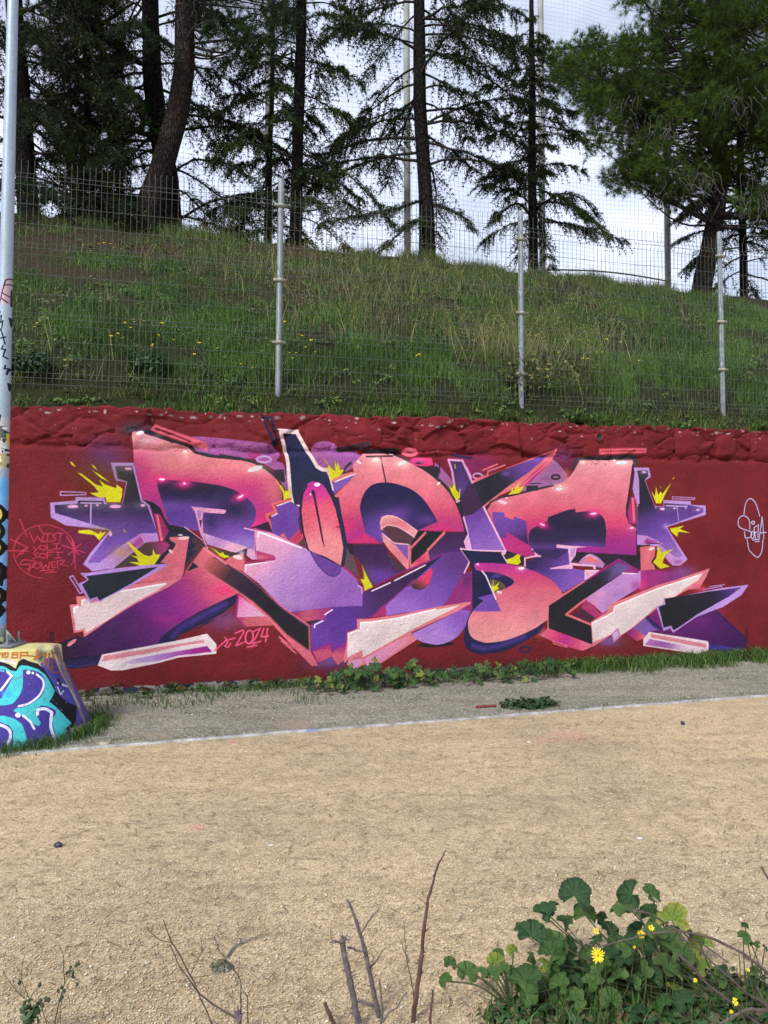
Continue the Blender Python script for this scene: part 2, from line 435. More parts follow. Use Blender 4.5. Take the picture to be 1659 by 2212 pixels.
    for c, x in (('a1225,633', 74), ('a1435,672', 82), ('c575,795', 78)):
        B(c, x, x * .55, '#e22f80', .95, rot=20 if c[0] == 'c' else 8); B(c, x * .42, 17, '#ff5fae', .9, rot=20 if c[0] == 'c' else 5)
    D('a1228,633', 24, 8, '#fff0f8'); D('a1436,672', 9, 9, '#ffe4f4'); D('c575,793', 28, 7, '#fff0f8', 33)
    L('c385,404 c565,436 c558,450 c387,432', 11, '#2c2530', True)
    D('c58,372', 16, 10, '#f8e8ea')
    # pale letter bar inside the bowl
    F('c115,886 c435,915 c440,935 c420,955 c228,940 c220,1000 c228,1140 c262,1260 c200,1140 c150,935', '#dc96b6')
    F('c170,920 c215,925 c200,995 c180,990', '#9a74b0'); F('c190,1010 c216,1012 c202,1085', '#33204c')
    G('c222,1128 c632,1262 c640,1278 c530,1318 c265,1238', 'c300,1140 c420,1290', '0 #c8a0d0 .5 #a87cb8 1 #e0a6c0')
    L('a1438,1078 a1520,1140 a1600,1200 a1650,1275', 12, '#e4a6c4')
    F('d640,55 d708,70 d720,160 d680,162 d620,115', '#d79dbe')
    # left star
    F('a750,478 a965,480 a1000,640 a1045,825 a1110,870 a1150,1000 a1200,1205 a1060,1222 a985,1290 b780,242 b580,270 b495,203 a560,1320 a740,1105 a330,1060 a195,985 a187,850 a420,830 a425,797 a690,800 a715,860 a857,860 a895,660 a795,645', '#a688ce')
    G('a795,512 a950,508 a985,640 a1030,835 a1090,880 a1140,1010 a1182,1132 a1030,1135 a870,1240 b655,190 b535,190 a757,1105 a560,1045 a235,945 a230,872 a440,862 a450,830 a680,835 a690,864 a862,862 a905,655 a815,625',
      'a700,500 b700,200', '0 #37313e .08 #282530 .38 #282230 .46 #32264c .6 #4a3680 .8 #5d429a 1 #7a56b4')
    for c in ('a400,885', 'a795,885', 'a915,535', 'a1050,875', 'a620,874'): B(c, 90, 38, '#8a80a4', .45)
    G('a1195,1208 a1182,1132 a1035,1135 a900,1215 b640,195 b580,270 b780,242 a1000,1290 a1070,1222', 'a1190,1150 b600,250', '0 #ae8cce .25 #b478b8 .5 #b480b0 1 #a88ad2')
    F('a1035,1150 a1062,1215 a960,1285 a900,1280', '#a03a7c', 4, .9); B('b850,95', 90, 50, '#a88858', .65)
    for c, rx, ry in (('a915,535', 28, 12), ('a400,885', 40, 13), ('a795,885', 44, 14), ('a523,877', 14, 7), ('a628,874', 10, 7), ('a1050,875', 18, 11), ('a748,1140', 13, 20)): D(c, rx, ry, '#e7a6d2')
    L('a568,855 a565,1040', 10, '#b496d8'); L('a475,852 a660,855', 10, '#c0a2dc'); L('a285,748 a520,755 a520,775 a285,782', 9, '#b698da', True)
    L('a1040,1160 a1070,1222', 9, '#b898d4')
    B('a640,620', 230, 150, '#5e4312', .55)
    for s_ in ('a440,568 a480,580 a560,640 a610,680 a680,700 a640,635 a700,680 a800,715 a806,682 a860,720 a855,790 a840,846 a715,846 a705,800 a635,800 a555,760 a640,755 a600,700 a540,650', 'a370,462 a400,480 a430,522 a390,500', 'a570,492 a600,510 a635,555 a600,530', 'a572,545 a650,590 a745,664 a660,620'):
        p.splat(s_)
    B('a640,1110', 120, 40, '#8a7a3a', .5); p.splat('a450,1107 a560,1102 a640,1140 a665,1110 a665,1135 a712,1117 a645,1203 a600,1150 a450,1130')
    p.splat('a870,1095 a890,1115 a893,1128 a872,1110')
    # olive gap
    G('a1070,1222 a1250,1212 a1300,1240 b1255,100 b1200,190 b780,242', 'b800,200 b1250,60', '0 #46382c .7 #4d3a36 1 #a03670')
    p.splat('b905,5 b920,0 b1005,75 b1062,118 b1110,130 b1140,118 b1143,60 b1165,112 b1212,115 b1180,180 b1150,215 b1030,222 b918,182 b1012,186 b992,148 b930,122 b1002,132')
    # black strap right of the star, coral knot
    F('a1052,822 a1150,850 a1215,902 a1250,985 a1292,1052 a1440,1083 a1520,1140 a1605,1205 a1645,1268 a1480,1165 a1290,1152 a1262,1190 a1270,1090 a1215,960 a1150,950 a1112,870', '#211f2a')
    F('a1152,952 a1195,950 a1240,1200 a1205,1206', '#a82c6c'); F('a1172,965 a1192,962 a1238,1205 a1216,1208', '#e8705a')
    F('a1160,1000 a1150,950 a1210,955 a1290,1110 a1265,1180 a1245,1205 a1235,1190', '#9e2c6e', 0, .85); F('a1172,965 a1192,962 a1238,1205 a1216,1208', '#e8705a')
    # leg of the R
    G('d235,45 d380,150 d560,470 d540,485 d180,650 d0,760 b1260,850* b1210,905* b1195,945 b660,1045 b640,1140 b390,1175 b300,1130 b262,1000 b272,935 b430,870 b500,880 b740,720 b1000,560 b1280,420 b1410,335',
      'b300,1080 b1640,150', '0 #2a1636 .3 #3c1a50 .52 #5e2270 .7 #8e2a80 .82 #a83a78 .92 #cc5c62 1 #d4685e')
    B('d430,440', 130, 80, '#e23a74', .85, True); B('b1250,720', 150, 60, '#a02a7c', .7, True); B('b1000,700', 190, 60, '#4c1a5c', .6, True, rot=-30)
    B('b330,960', 90, 80, '#2c1428', .7, True)
    F('a1285,1195 a1300,1155 a1485,1152 b1480,60 b1425,290 b1410,335 b1000,380 b950,392 b1230,240 b1290,200 b1200,188 b1330,60', '#d5675c')
    F('d440,165 d500,120 d635,58 d608,275 d440,205', '#d2665c'); B('d560,120', 40, 30, '#e8a08a', .6, True)
    F('d235,40 d300,90 d430,190 d300,180 d90,275 d45,290', '#d4675d', 3)
    B('b1150,300', 60, 30, '#e07a6c', .6); B('b1350,290', 40, 30, '#de7668', .6)
    L('a1500,1145 a1290,1152 a1272,1190 a1300,1218 a1335,1238 b1312,55 b1255,110 b1185,195', 30, '#20223a')
    F('a1510,1160 a1605,1210 a1645,1268 b1620,25 b1430,285 b1500,80', '#4b3139'); F('b1472,0 b1545,18 b1500,72 b1535,80 b1450,205 b1428,290 b1440,200', '#1e2340')
    F('a1478,1152 a1512,1160 a1500,1235 b1545,18 b1500,72 b1470,60', '#1e2340'); F('b1455,275 b1515,188 b1568,228', '#1b2036')
    L('d228,60 d260,75 d440,205', 10, '#e8917c'); D('a1428,1178', 46, 13, '#f0c8bc', 6); D('a1398,1150', 20, 6, '#e8d8d4'); D('b1308,85', 20, 11, '#f2c8c2', -45)
    F('d430,150 d500,110 d636,55 d632,100 d612,180 d605,100 d560,110 d500,130', '#1f2438'); B('d580,95', 30, 20, '#c8c4d0', .8); D('d550,140', 42, 18, '#f0d4cc', -12)
    G('d255,35 d400,75 d560,100 d430,150 d340,100', 'd300,50 d460,130', '0 #7a6a40 .6 #4a4030 1 #3c3630')
    p.splat('d300,45 d340,75 d385,105 d412,88 d420,115 d465,125 d470,138 d420,150 d385,130')
    # dark wedge and white wedge
    F('b428,503 b520,500 b560,560 b620,525 b700,520 b850,440 b950,390 b1410,335 b1280,420 b1000,560 b740,720 b505,882 b495,825 b410,845 b370,580 b440,575', '#dc7c6c')
    F('b480,535 b545,530 b560,565 b630,550 b850,447 b1285,380 b1180,450 b990,550 b870,622 b740,712 b520,842 b515,800 b430,820 b398,608 b470,600', '#e3c9c6')
    L('b850,455 b1080,415 b1255,384', 13, '#fbf6f6'); L('b412,650 b415,605 b450,598', 14, '#fbf6f6'); L('b486,570 b488,540 b510,532', 12, '#fbf6f6')
    F('b465,285 b540,285 b780,245 b1050,215 b1292,198 b1235,240 b950,400 b700,520 b650,562 b618,520 b558,562 b520,500 b450,385 b532,350', '#a486d2')
    F('b525,315 b1190,228 b950,378 b800,462 b645,542 b625,505 b560,530 b485,392 b548,350', '#1d262a'); F('b525,315 b1190,228 b1060,250 b530,335', '#2c2440', 0, .7)
    L('b370,322 b400,310 b490,465 b465,475', 10, '#a688d0', True)
    # foot: navy sweep, bar
    F('d545,478 d400,545 d180,650 d0,757 b1262,845* b1208,905* b1195,945 b1350,925 d0,868 d140,800 d400,665 d532,560', '#1d1b40')
    L('d430,575 d200,695 d20,790 b1330,870', 38, '#3c3292', a=.75, soft=16); B('d300,620', 120, 30, '#463a9c', .5, True, rot=-28)
    L('d100,800 d330,720 d210,780 d170,805', 8, '#1e1838'); L('d160,760 d400,660', 9, '#1e1838')
    G('b300,1090 b500,1062 b662,1045 b640,1142 b390,1178 b325,1150', 'b480,1060 b490,1170', '0 #191734 .6 #232250 1 #1a1838')
    L('b340,1140 b400,1160 b620,1130', 9, '#4a3c86', a=.5, soft=5)
    F('b670,1042 b1380,910 b1640,850 d265,850 d350,945 d350,1035 d0,1070 b1200,1120 b860,1190 b750,1190 b630,1145', '#ead7d6')
    F('b690,1055 b1620,905 d240,903 d237,930 d0,968 b1200,1012 b668,1108', '#d98a82')
    G('b830,1140 b960,1085 b1200,1040 b1640,965 d262,963 d312,1018 d0,1052 b1180,1105', 'b830,1140 d290,1000', '0 #dcc6da .3 #b49ace .6 #a862ac .85 #a02a88 1 #982884')
    F('b342,962 b360,930 b410,900 b437,898 b420,930 b370,968', '#e58b7c'); L('b190,838 b216,840 b216,918 b194,918', 10, '#26152c', True)
    D('b205,848', 16, 8, '#26152c')
    # big pink panel
    G('c705,1085 c860,1122 c1010,1190 c1215,1285 d1370,140 d1510,225 d1640,330 f290,390 f328,470 f322,592 f200,595 f0,605 d1380,612 d1000,655 d880,520 d740,380 d600,275 d615,205 d830,180 d720,160 d716,60',
      'd700,40 d1320,640', '0 #e2a4be .22 #d89abc .42 #b98cc4 .65 #9a72b8 1 #7e56a8')
    B('d1000,560', 190, 60, '#b088be', .6, True); B('f160,300', 160, 120, '#7c56a6', .6, True)
    F('d720,80 d870,120* d898,142* d880,160* d728,166', '#b23a6c'); B('d760,140', 60, 22, '#d4706a', .9, True)
    L('d615,192 d830,165 d890,158', 15, '#a42c6c'); L('d622,250 d624,212 d820,186', 10, '#faf0f4')
    L('c710,1092 c880,1130 c1020,1195 c1195,1275', 14, '#9c2f70'); L('c735,1160 c742,1122 c900,1180 c1135,1270', 13, '#f8eef4'); L('c705,1090 c708,1290', 8, '#c07aa0')
    L('c608,1086 c700,1108', 10, '#e8b0d0')
    # small pink panel below the strap
    G('d552,485 d800,672 d830,690 d533,697 d545,560', 'd560,500 d720,690', '0 #ee5a8c .35 #de8cb4 1 #d7a2bc')
    L('d551,485 d531,697', 17, '#9a2870'); G('d533,700 d830,690 d900,770 d620,785', 'd540,700 d760,780', '0 #a03068 .4 #c05a58 1 #c8605a'); L('d532,702 d620,785', 14, '#942a6c', a=.8)
    # purple body right of the strap
    G('d1030,650 d1400,605 f0,605 f320,592 f325,470 f600,350 f910,205 f1075,105 f960,230 f700,430 f530,600 f400,697 f275,717 f270,800 f180,840 f165,1060 d1475,1135 d1420,1065 d1290,1125 d1230,1010 d1225,760 d1150,740',
      'd1250,900 f960,200', '0 #5c3698 .3 #482a86 .48 #3f2560 .65 #3b2252 .85 #2a1e42 1 #191b38')
    G('d1035,652 d1420,605 d1385,660 d1345,720 d1180,748', 'd1050,660 d1340,680', '0 #942d70 .5 #bc5660 1 #a03672'); F('d1165,742 d1312,715 d1300,732 d1215,770', '#3c2430')
    L('d1355,672 d1425,628', 11, '#f4ecf6'); L('d1258,792 d1265,765 d1338,730', 11, '#f4ecf6')
    G('d1235,1015 d1412,932 d1422,1060 d1290,1122', 'd1330,960 d1330,1100', '0 #9a2c78 .5 #c85a62 1 #c44c66'); G('d1422,1012 d1555,925 d1540,1090 d1475,1138 d1420,1060', 'd1480,960 d1480,1130', '0 #8a2878 .5 #cc5a5e 1 #d0605c')
    L('d1230,1015 d1412,932 d1425,1012 d1552,925', 14, '#8a2a7c', a=.9, soft=4); L('d1236,1015 d1290,1122', 9, '#7a2474')
    # strap
    F('d235,40 d430,172 d610,290 d760,420 d980,610 d1218,772 d1225,1020 d1290,1130 d1285,1147 d1235,1150 d1040,950 d800,682 d540,462 d240,262 d185,225', '#dc6a5e')
    G('d300,130 d430,192 d600,300 d742,412 d940,602 d1205,790 d1210,1005 d1000,852 d850,692 d680,542 d520,432 d250,258 d235,200', 'd270,170 d1200,920', '0 #c8604f .1 #8a4444 .2 #3c2830 .35 #2c1f30 .55 #1e1920 1 #231f24', 2)
    L('d330,140 d600,300 d760,430 d960,620 d1208,790', 10, '#3a2060', a=.7); L('d235,60 d440,205', 8, '#e89a84')
    L('d930,880 d1090,1030', 10, '#d8665a'); L('d950,915 d1080,1028', 10, '#d8665a'); L('d935,875 d1065,985', 9, '#d8665a')
    # navy sail and its white edge
    F('c985,207 c1090,205 c1180,360 c1270,520 c1335,562 c1365,560 c1400,650 c1440,760 c1480,820 c1535,1030 d1562,0 d1510,232 d1200,80 c1125,1000 c1120,870 c1062,868 c1035,560 c1010,370', '#182044')
    B('c1230,640', 150, 120, '#1c2838', .8, True); B('c1110,820', 70, 110, '#2a2238', .9, True); B('c1080,260', 60, 80, '#17183c', .7, True)
    L('c1060,882 c1035,760 c1014,480 c985,330 c948,186 c1102,190 c1180,335 c1285,515 c1338,545 c1380,545', 32, '#ebd2ce'); L('c1378,540 c1410,640 c1438,752', 15, '#e8cfd6'); L('c1115,877 c1048,880', 16, '#ebd8d4')
    L('c922,166 c1116,173', 10, '#f0dcd8')
    # purple stack left of the oval
    L('c1035,818 c872,866 c905,938 c812,963 c862,1080', 26, '#d8604e')
    F('c905,882 c1042,838 c1115,888 c1132,1090 c1030,1192 c995,1182 c968,1135 c935,1160 c868,1130 c852,1020 c860,982 c915,950', '#5d3d98'); B('c960,1060', 80, 80, '#4c3088', .6, True)
    L('c910,880 c1030,838', 9, '#f2e8f4'); L('c862,976 c915,952', 9, '#f2e8f4')
    F('c940,1155 c972,1130 c1012,1198', '#d4664c'); G('c1018,1200 c1135,1080 c1165,1165 c1105,1235', 'c1040,1130 c1140,1210', '0 #d0604c .5 #b83464 1 #c85050'); F('c665,1087 c832,1023 c868,1122 c712,1082', '#2d1c30')
    F('c1165,1165 c1215,1285 c1105,1235', '#5a3a42')
    B('c990,760', 60, 60, '#5a5018', .5); p.splat('c910,650 c960,700 c985,755 c985,730 c1010,745 c1025,725 c1035,800 c975,825 c968,760')
    L('c905,640 c940,690', 12, '#e0a040', a=.8)
    # oval
    G('c1245,652* c1335,682* c1400,780* c1462,920* c1512,1105* d1527,60* d1505,218 d1370,140* d1200,62* c1158,1130* c1134,930* c1148,765* c1188,685*', 'c1300,655 d1360,140', '0 #bb2e94 .2 #c63c80 .33 #da585e .6 #df685c .8 #e68670 1 #e48a72')
    B('c1490,1050', 40, 70, '#f03c5c', .8, True); B('c1400,1150', 100, 120, '#e88c72', .5, True)
    L('c1192,690 c1150,765 c1132,930 c1156,1130 d1200,66', 13, '#22182c')
    F('d1217,80 d1510,226 d1502,280* d1440,317* d1370,292* d1280,195*', '#59398e'); L('d1217,80 d1280,195* d1370,292* d1440,317* d1502,280', 8, '#33246a')
    F('c1232,742* c1248,732* c1262,745 c1276,830 c1312,1020 d1346,0 d1356,65 d1328,-20 c1290,1000 c1250,800', '#2c1530'); D('c1284,682', 27, 16, '#f8ecf6', 8); D('c1222,772', 7, 9, '#f4d4ec')
    L('c1112,995 c1130,995 c1150,1125 c1138,1130', 8, '#221c30', True); L('c1465,1075 c1530,1078', 8, '#2a2030')
    # G : ring
    L('e640,425 e750,482 e880,545 e1020,642 e1110,725 e1190,855 e1240,965 e1275,1120', 44, '#26262e'); F('e860,515 e1015,512 e1032,535 e1032,615 e960,592', '#25252c'); L('e1035,490 e1040,575', 12, '#25202c')
    F('e325,352 e600,343 e660,350 e662,412 e620,395 e600,388 e330,392', '#2a2530'); L('e92,350 e378,300 e380,330 e95,374', 22, '#2a2028', True)
    L('e40,760 e92,900 e132,1060 e162,1240 f170,30 f150,200', 42, '#1e2340'); L('e0,735 e60,812 e112,822', 16, '#1e2030'); L('e130,590 e170,520 e215,480', 22, '#2a2a33')
    G('e75,785 e180,660 e250,580 e235,500* e330,395 e520,393 e640,422* e780,490* e930,575* e1080,705* e1172,835* e1232,975* e1270,1118 e1080,1116 e830,1108 e500,1228 e180,1226 e160,1100 e130,960 e102,800',
      'e600,390 e600,1230', '0 #e99080 .35 #df7768 .5 #d86460 .62 #cc5062 .76 #b43a72 .9 #ac2f7c 1 #a62876')
    B('e180,1060', 60, 90, '#d83468', .8, True); B('e700,560', 190, 80, '#e4806c', .6, True); B('e170,900', 70, 100, '#cc5a5c', .5, True)
    F('e870,1104 e1030,1042 e1110,1066 e1265,1116', '#c4326e', 2); F('e185,1222 e345,1142 e500,1226', '#c4306e', 2)
    F('e303,870* e310,960* e352,1130 e500,1226 e835,1108 e1020,1025 e960,920* e880,810* e780,730* e660,682* e540,662* e420,682* e340,760*', '#191a42')
    B('e520,1130', 260, 190, '#6242a4', 1, True); B('e620,980', 190, 90, '#5a3c98', .8, True, rot=20); B('e920,1010', 100, 60, '#5a3a92', .7, True); B('e480,760', 150, 70, '#181c42', .8, True)
    L('e490,420 e540,662', 12, '#3a1a2a'); L('e362,422 e600,416', 17, '#2c2228')
    B('e450,470', 90, 45, '#f0c4ba', .8); B('e690,490', 90, 40, '#f2d0c8', .8); D('e290,475', 24, 11, '#fbe6e2', -30); D('e445,450', 34, 15, '#f6dcd6'); D('e690,482', 40, 14, '#dfe8ea', 18); D('e598,398', 22, 8, '#e8d8d8'); D('e1030,672', 20, 9, '#fdf2f2', 38)
    F('e765,450* e800,432 e965,435 e978,500 e920,512 e830,507 e772,488*', '#e23c7e'); B('e860,450', 70, 20, '#f4609a', .6, True); D('e850,482', 45, 12, '#8a4a80'); D('e840,486', 22, 7, '#3a1c30')
    O('e765,380', 55, 27, 34, '#d2625c'); O('e1392,602', 42, 24, 15, '#b896d0'); L('e1155,408 e1332,436', 24, '#1d193a')
    F('e45,655 e262,580 e190,662 e60,770', '#6a4ca4'); F('e30,640 e120,592 e230,562 e262,580 e45,657', '#dc7458'); L('e70,655 e258,582', 10, '#f6ecf2'); F('e60,785 e190,662 e272,590 e108,780 e82,805', '#da6a52')
    B('e60,540', 90, 70, '#8a7a30', .4); p.splat('e0,480 e-60,420 e30,525 e72,560 e65,455 e85,520 e92,470 e118,550 e152,545 e125,590 e35,642 e10,560')
    # tongue of the G
    G('e483,1035 e500,985* e560,965* e640,980* e740,1040* e835,1110 e825,1170 e805,1200 f770,20 f765,100 f757,240 f745,262 f560,60 e515,1210 e495,1110', 'e560,970 f700,260', '0 #e89c8c .2 #d8705e .4 #e69a8c .7 #d77066 1 #e08c84')
    L('e500,1090 e490,1040 e510,988 e560,970 e640,985 e740,1045 e830,1112 e822,1170', 9, '#f0b4b0')
    F('e508,1087 e560,1062* e640,1077* e740,1132* e820,1190 e775,1247 e752,1232 e620,1220 e540,1140', '#55333f'); L('e498,1092 e555,1056 e650,1072 e750,1130 e824,1190', 10, '#f0b8bc'); L('e505,1112 e615,1228', 18, '#38286a')
    F('e620,1232 e750,1243 f745,165 f640,40', '#6b4c9c'); L('e508,1135 e615,1226 e750,1238 f750,165', 10, '#f0bcc0'); L('e752,1240 f752,240', 8, '#d8606a')
    F('f180,20 f520,20 f560,100 f660,290 f420,412 f360,300 f270,140 f235,120', '#38204a'); B('f470,320', 190, 90, '#59399c', .95, True); B('f250,60', 60, 40, '#3a2038', .5, True)
    F('f175,40 f200,100 f238,122 f300,335 f150,228 f170,120', '#58434e'); F('f540,90 f650,170 f742,262 f660,290 f600,200', '#4b2f3f'); F('f175,8 f240,18 f238,122 f200,102', '#251c26')
    G('e1085,1128 e1270,1118 e1290,1180 e1262,1212 e1282,1290 f1228,55 f1312,180 f1200,385 f975,215 f1075,105 f950,165 f935,80', 'e1150,1130 f1150,350', '0 #382046 .3 #3a2250 .6 #4d2f78 1 #5f3f9a')
    F('f768,32 e838,1108 e920,1112 e1085,1122 f935,62 f790,200 f770,202', '#1e1c22'); L('e905,1130 e760,1282', 22, '#dc6c54'); L('e1080,1130 f930,72', 24, '#dc6c54'); L('f770,40 f768,215', 12, '#dc6c54')
    G('f770,212 f930,72 f947,165 f800,238 f758,248', 'f780,220 f930,110', '0 #dc6a58 .5 #cc3a66 1 #d86858')
    G('f970,205 f1078,105 e1262,1290 f1312,180 f1200,400 f1100,560 f1050,602 f540,685 f528,600 f700,432 f760,402', 'f1100,150 f800,660', '0 #4c2e74 .35 #5e3e9a .7 #6f4ca8 1 #8660b8')
    G('f778,850 f1240,622 f1332,632 f1310,720* f1230,850* f1130,922* f1020,952* f900,932* f828,900', 'f1150,660 f950,950', '0 #7850ae .5 #9270c2 1 #9d7ac8')
    F('f1205,370 f1262,285 f1342,270 f1342,640 f1240,625 f1085,590 f1160,450', '#8c2d70'); B('f1290,330', 60, 80, '#5c2a60', .8, True)
    G('f770,402 f962,232 f972,270* f962,330* f930,400* f870,442* f800,432', 'f960,250 f860,450', '0 #d0386a .55 #d23e62 .75 #8a3a46 1 #46292c')
    F('f400,697 f540,560 f545,690', '#a8306c', 0, .9)
    D('f1002,950', 172, 24, '#211a1a'); F('f828,900 f900,932* f1020,952* f1130,922* f1180,880 f1000,820', '#9d7ac8')
    L('f150,232 f240,310 f335,400 f330,455', 15, '#a8296e'); L('f338,452 f660,290 f912,190 f1075,106', 15, '#7d2570'); L('f410,452 f580,376', 12, '#f6dcec'); L('f620,358 f905,212', 11, '#f6e4ee'); L('f280,402 f314,420 f320,470', 9, '#e8b0d4'); L('f400,697 f560,560 f720,420 f800,350', 10, '#8a2a70')
    B('f350,330', 50, 70, '#55501c', .55); p.splat('f302,340 f338,348 f326,235 f372,330 f420,415 f338,452 f335,400')
    L('f345,320 f320,215', 9, '#9a941c', a=.8)
    # second white wedge
    F('f270,712 f400,710 f700,665 f1000,600 f1325,552 f1325,572 f1200,642 f830,812 f772,842 f832,902 f470,1142 f385,1202 f325,1137 f245,1197 f148,1110 f178,920 f180,840 f272,800', '#dc7a68')
    G('f338,1085 f700,882 f772,850 f812,892 f560,1062 f385,1187', 'f400,1120 f760,870', '0 #dd90b8 .6 #e08c9c 1 #dc8076'); F('f190,1112 f322,1080 f312,1132 f245,1182', '#dc9cc6')
    F('f305,740 f400,742 f640,707 f1000,627 f1228,583 f1100,652 f800,802 f330,1067 f320,1000 f180,1072 f188,850 f305,815', '#e5d0cb')
    L('f304,805 f306,745 f400,742 f640,707 f1000,622', 12, '#f8f4f4'); L('f192,880 f192,850 f290,814', 11, '#f8f4f4'); B('f660,715', 40, 10, '#e4f0f2', .9)
    L('f215,1085 f300,1068', 6, '#b06080')
    # sail between G and E
    F('e1112,443 e1252,455 e1345,660 e1310,690 e1225,835 e1192,842 e1150,600', '#3c2960'); B('e1240,720', 60, 100, '#4c3282', .8, True)
    F('e1220,832 e1305,680 e1380,672 e1442,880 e1355,952 e1252,978 e1230,900', '#37213f'); F('e1185,850 e1235,840 e1262,980 e1275,1115 e1300,1140 e1265,1200 e1282,1120 e1240,970', '#211f2a')
    F('e1340,645 e1500,575 g60,610 g750,348 g708,440 g420,692 g220,780 g68,892 e1450,887', '#d96858')
    G('e1345,672 e1520,592 g320,517 g692,388 g480,572 g300,692 g58,880 e1435,862', 'e1430,800 g640,420', '0 #22222a .35 #24222c .55 #4a3278 .8 #5a3c98 1 #5c3c9c')
    B('g270,580', 50, 30, '#6a50aa', .6, True)
    G('g320,770 g560,542 g702,415 g690,475 g500,662 g400,725', 'g640,470 g360,750', '0 #d45a5e .25 #b83068 .5 #a82a7c .8 #d84c6c 1 #e0705c'); L('g752,350 g708,440 g420,692', 12, '#dc6a56')
    L('e1440,548 e1575,494', 15, '#d6685a'); L('e1482,598 e1488,558 e1645,502', 15, '#d6685a'); L('e1500,590 e1650,535', 9, '#8a2430'); L('g55,548 g195,492', 13, '#d6685a')
    G('e1255,985 e1355,952 e1442,885 g65,892 g272,1290 e1659,1292 e1335,1287', 'e1350,950 e1480,1290', '0 #553790 .5 #6c4ca6 1 #8260b4')
    F('e1265,968 e1300,1100 e1310,1160 e1337,1285 e1285,1285 e1262,1210 e1298,1140 e1252,990', '#e2a8ce')
    L('g66,890 g272,1298', 20, '#e6b2d0'); L('g272,1302 e1659,1300 e1335,1292 e1232,1275 f1316,180 f1266,285', 14, '#e9bcd6'); L('e1220,832 e1198,842 e1155,560 e1120,452 e1250,460 e1342,662', 20, '#de9cc8'); L('e1290,520 e1335,615', 10, '#de9cc8')
    B('e1150,720', 50, 70, '#6a5a20', .45); p.splat('e1122,690 e1150,720 e1175,668 e1188,725 e1212,760 e1232,712 e1225,805 e1195,832 e1160,780'); L('e1180,495 e1183,530', 10, '#b8ac20')
    # navy counter, E lower bowl
    F('f1240,72 f1600,97 h235,110 h285,190 h290,202 h0,197 f1380,195 f1362,245 f1430,272 h60,272 h165,500 h0,592 f1342,645 f1340,270 f1314,180', '#161c3c')
    F('f1335,620 f1285,760* f1264,900* f1290,985* f1375,1035* h100,1037* h300,995* h600,835 h640,720 h400,880 h0,925 f1400,905 f1310,820', '#1b1a46')
    L('f1350,960 f1450,990 h200,965 h450,875', 34, '#41389a', a=.75, soft=14)
    B('h610,830', 40, 40, '#c86460', .5)
    G('f1358,205* f1400,188 h0,190 h250,200* h450,238* h600,290* h720,370* h785,450* h812,540* h770,640* h620,748 h500,822* h300,902* h150,930* f1440,928* f1340,885* f1305,805* f1312,700* f1385,595* f1480,520 h162,480 h60,272 f1430,272 f1372,255', 'h300,190 h300,930',
      '0 #b72f8c .1 #bc3a80 .22 #c84a6a .35 #d4625e .6 #dd7868 .8 #e48c74 1 #e69478')
    B('f1560,830', 150, 90, '#e8967a', .5, True); B('h700,560', 90, 140, '#d4645c', .5, True)
    F('h60,272 h90,275 h200,288* h310,330* h347,368* h320,402 h232,442 h155,470', '#1b1a42'); B('h190,310', 80, 22, '#4c40a0', .75, True, rot=12)
    F('h112,345 h200,358* h268,410* h212,450 h155,468', '#5d4c3e'); p.splat('h140,368 h148,405 h170,405 h218,362 h190,412 h208,430 h155,462 h138,440'); L('h150,350 h158,400', 6, '#cfca1c')
    F('f1378,600 f1440,545* h0,515 h155,478 h226,642 h0,642 f1345,640', '#6443a2'); L('h48,268 h85,312 h178,530', 13, '#f4e0ec')
    L('h430,232 h560,270 h700,345', 10, '#26204a', a=.8)
    B('h415,242', 50, 26, '#f4c0d4', .8); D('h415,242', 28, 11, '#fbeff2', 5); D('h210,465', 28, 14, '#f2c8bc', -12); D('f1392,205', 14, 10, '#f4b4d4')
    F('h240,120 h282,78 h440,132 h447,165 h440,218 h290,202', '#241e2c')
    B('h350,150', 70, 50, '#5a5a20', .4); p.splat('h272,162 h340,140 h448,52 h398,148 h412,185 h382,212 h285,196'); D('h425,30', 14, 5, '#b8b040', -60)
    # E upper
    G('g92,905 g130,842* g220,810* g330,790 g650,712 g800,660 g870,600 g905,545 g955,455 g1450,450 g1455,520 g1400,800* g1395,940* g1412,1020* g1470,1068 g1488,1075 g1488,1327 h1490,122 h940,92 h590,130 h520,60 g470,1250 g230,1180', 'g700,450 g700,1330',
      '0 #e8958a .3 #df796c .48 #d9685e .62 #cf5064 .74 #b83872 .86 #a22e7e 1 #952a80')
    B('g250,960', 160, 110, '#d9685a', .7, True); B('g1300,1040', 130, 60, '#d84468', .6, True); B('g700,930', 190, 70, '#d44e60', .5, True); B('g1000,500', 300, 60, '#ec9f92', .5, True)
    B('g830,590', 50, 60, '#c87a78', .6)
    F('g905,470 g930,428 g1490,403 g1495,492 g1457,520 g1452,452 g955,455 g895,560 g880,540', '#33333a', 2)
    for q in range(16): D('g%d,%d' % (r.integers(1060, 1260), r.integers(458, 505)), r.integers(5, 16), 3, '#5a2c34', rot=float(r.integers(-50, 60)), a=.6)
    L('g1452,500 g1420,760 g1397,880 g1396,960 g1420,1035 g1485,1072', 23, '#2a2230'); L('g1490,1072 g1492,1327 h1502,260', 22, '#1e1c28')
    L('g95,908 g130,845 g220,802 g460,748 g710,690', 18, '#2b2630'); F('g462,692 g572,690 g572,737 g462,747', '#2a262e'); L('g498,673 g596,671', 9, '#2a2030'); O('g733,612', 37, 19, 20, '#2c2228'); F('g580,640 g640,598 g700,640', '#7c4c78', 0, .6)
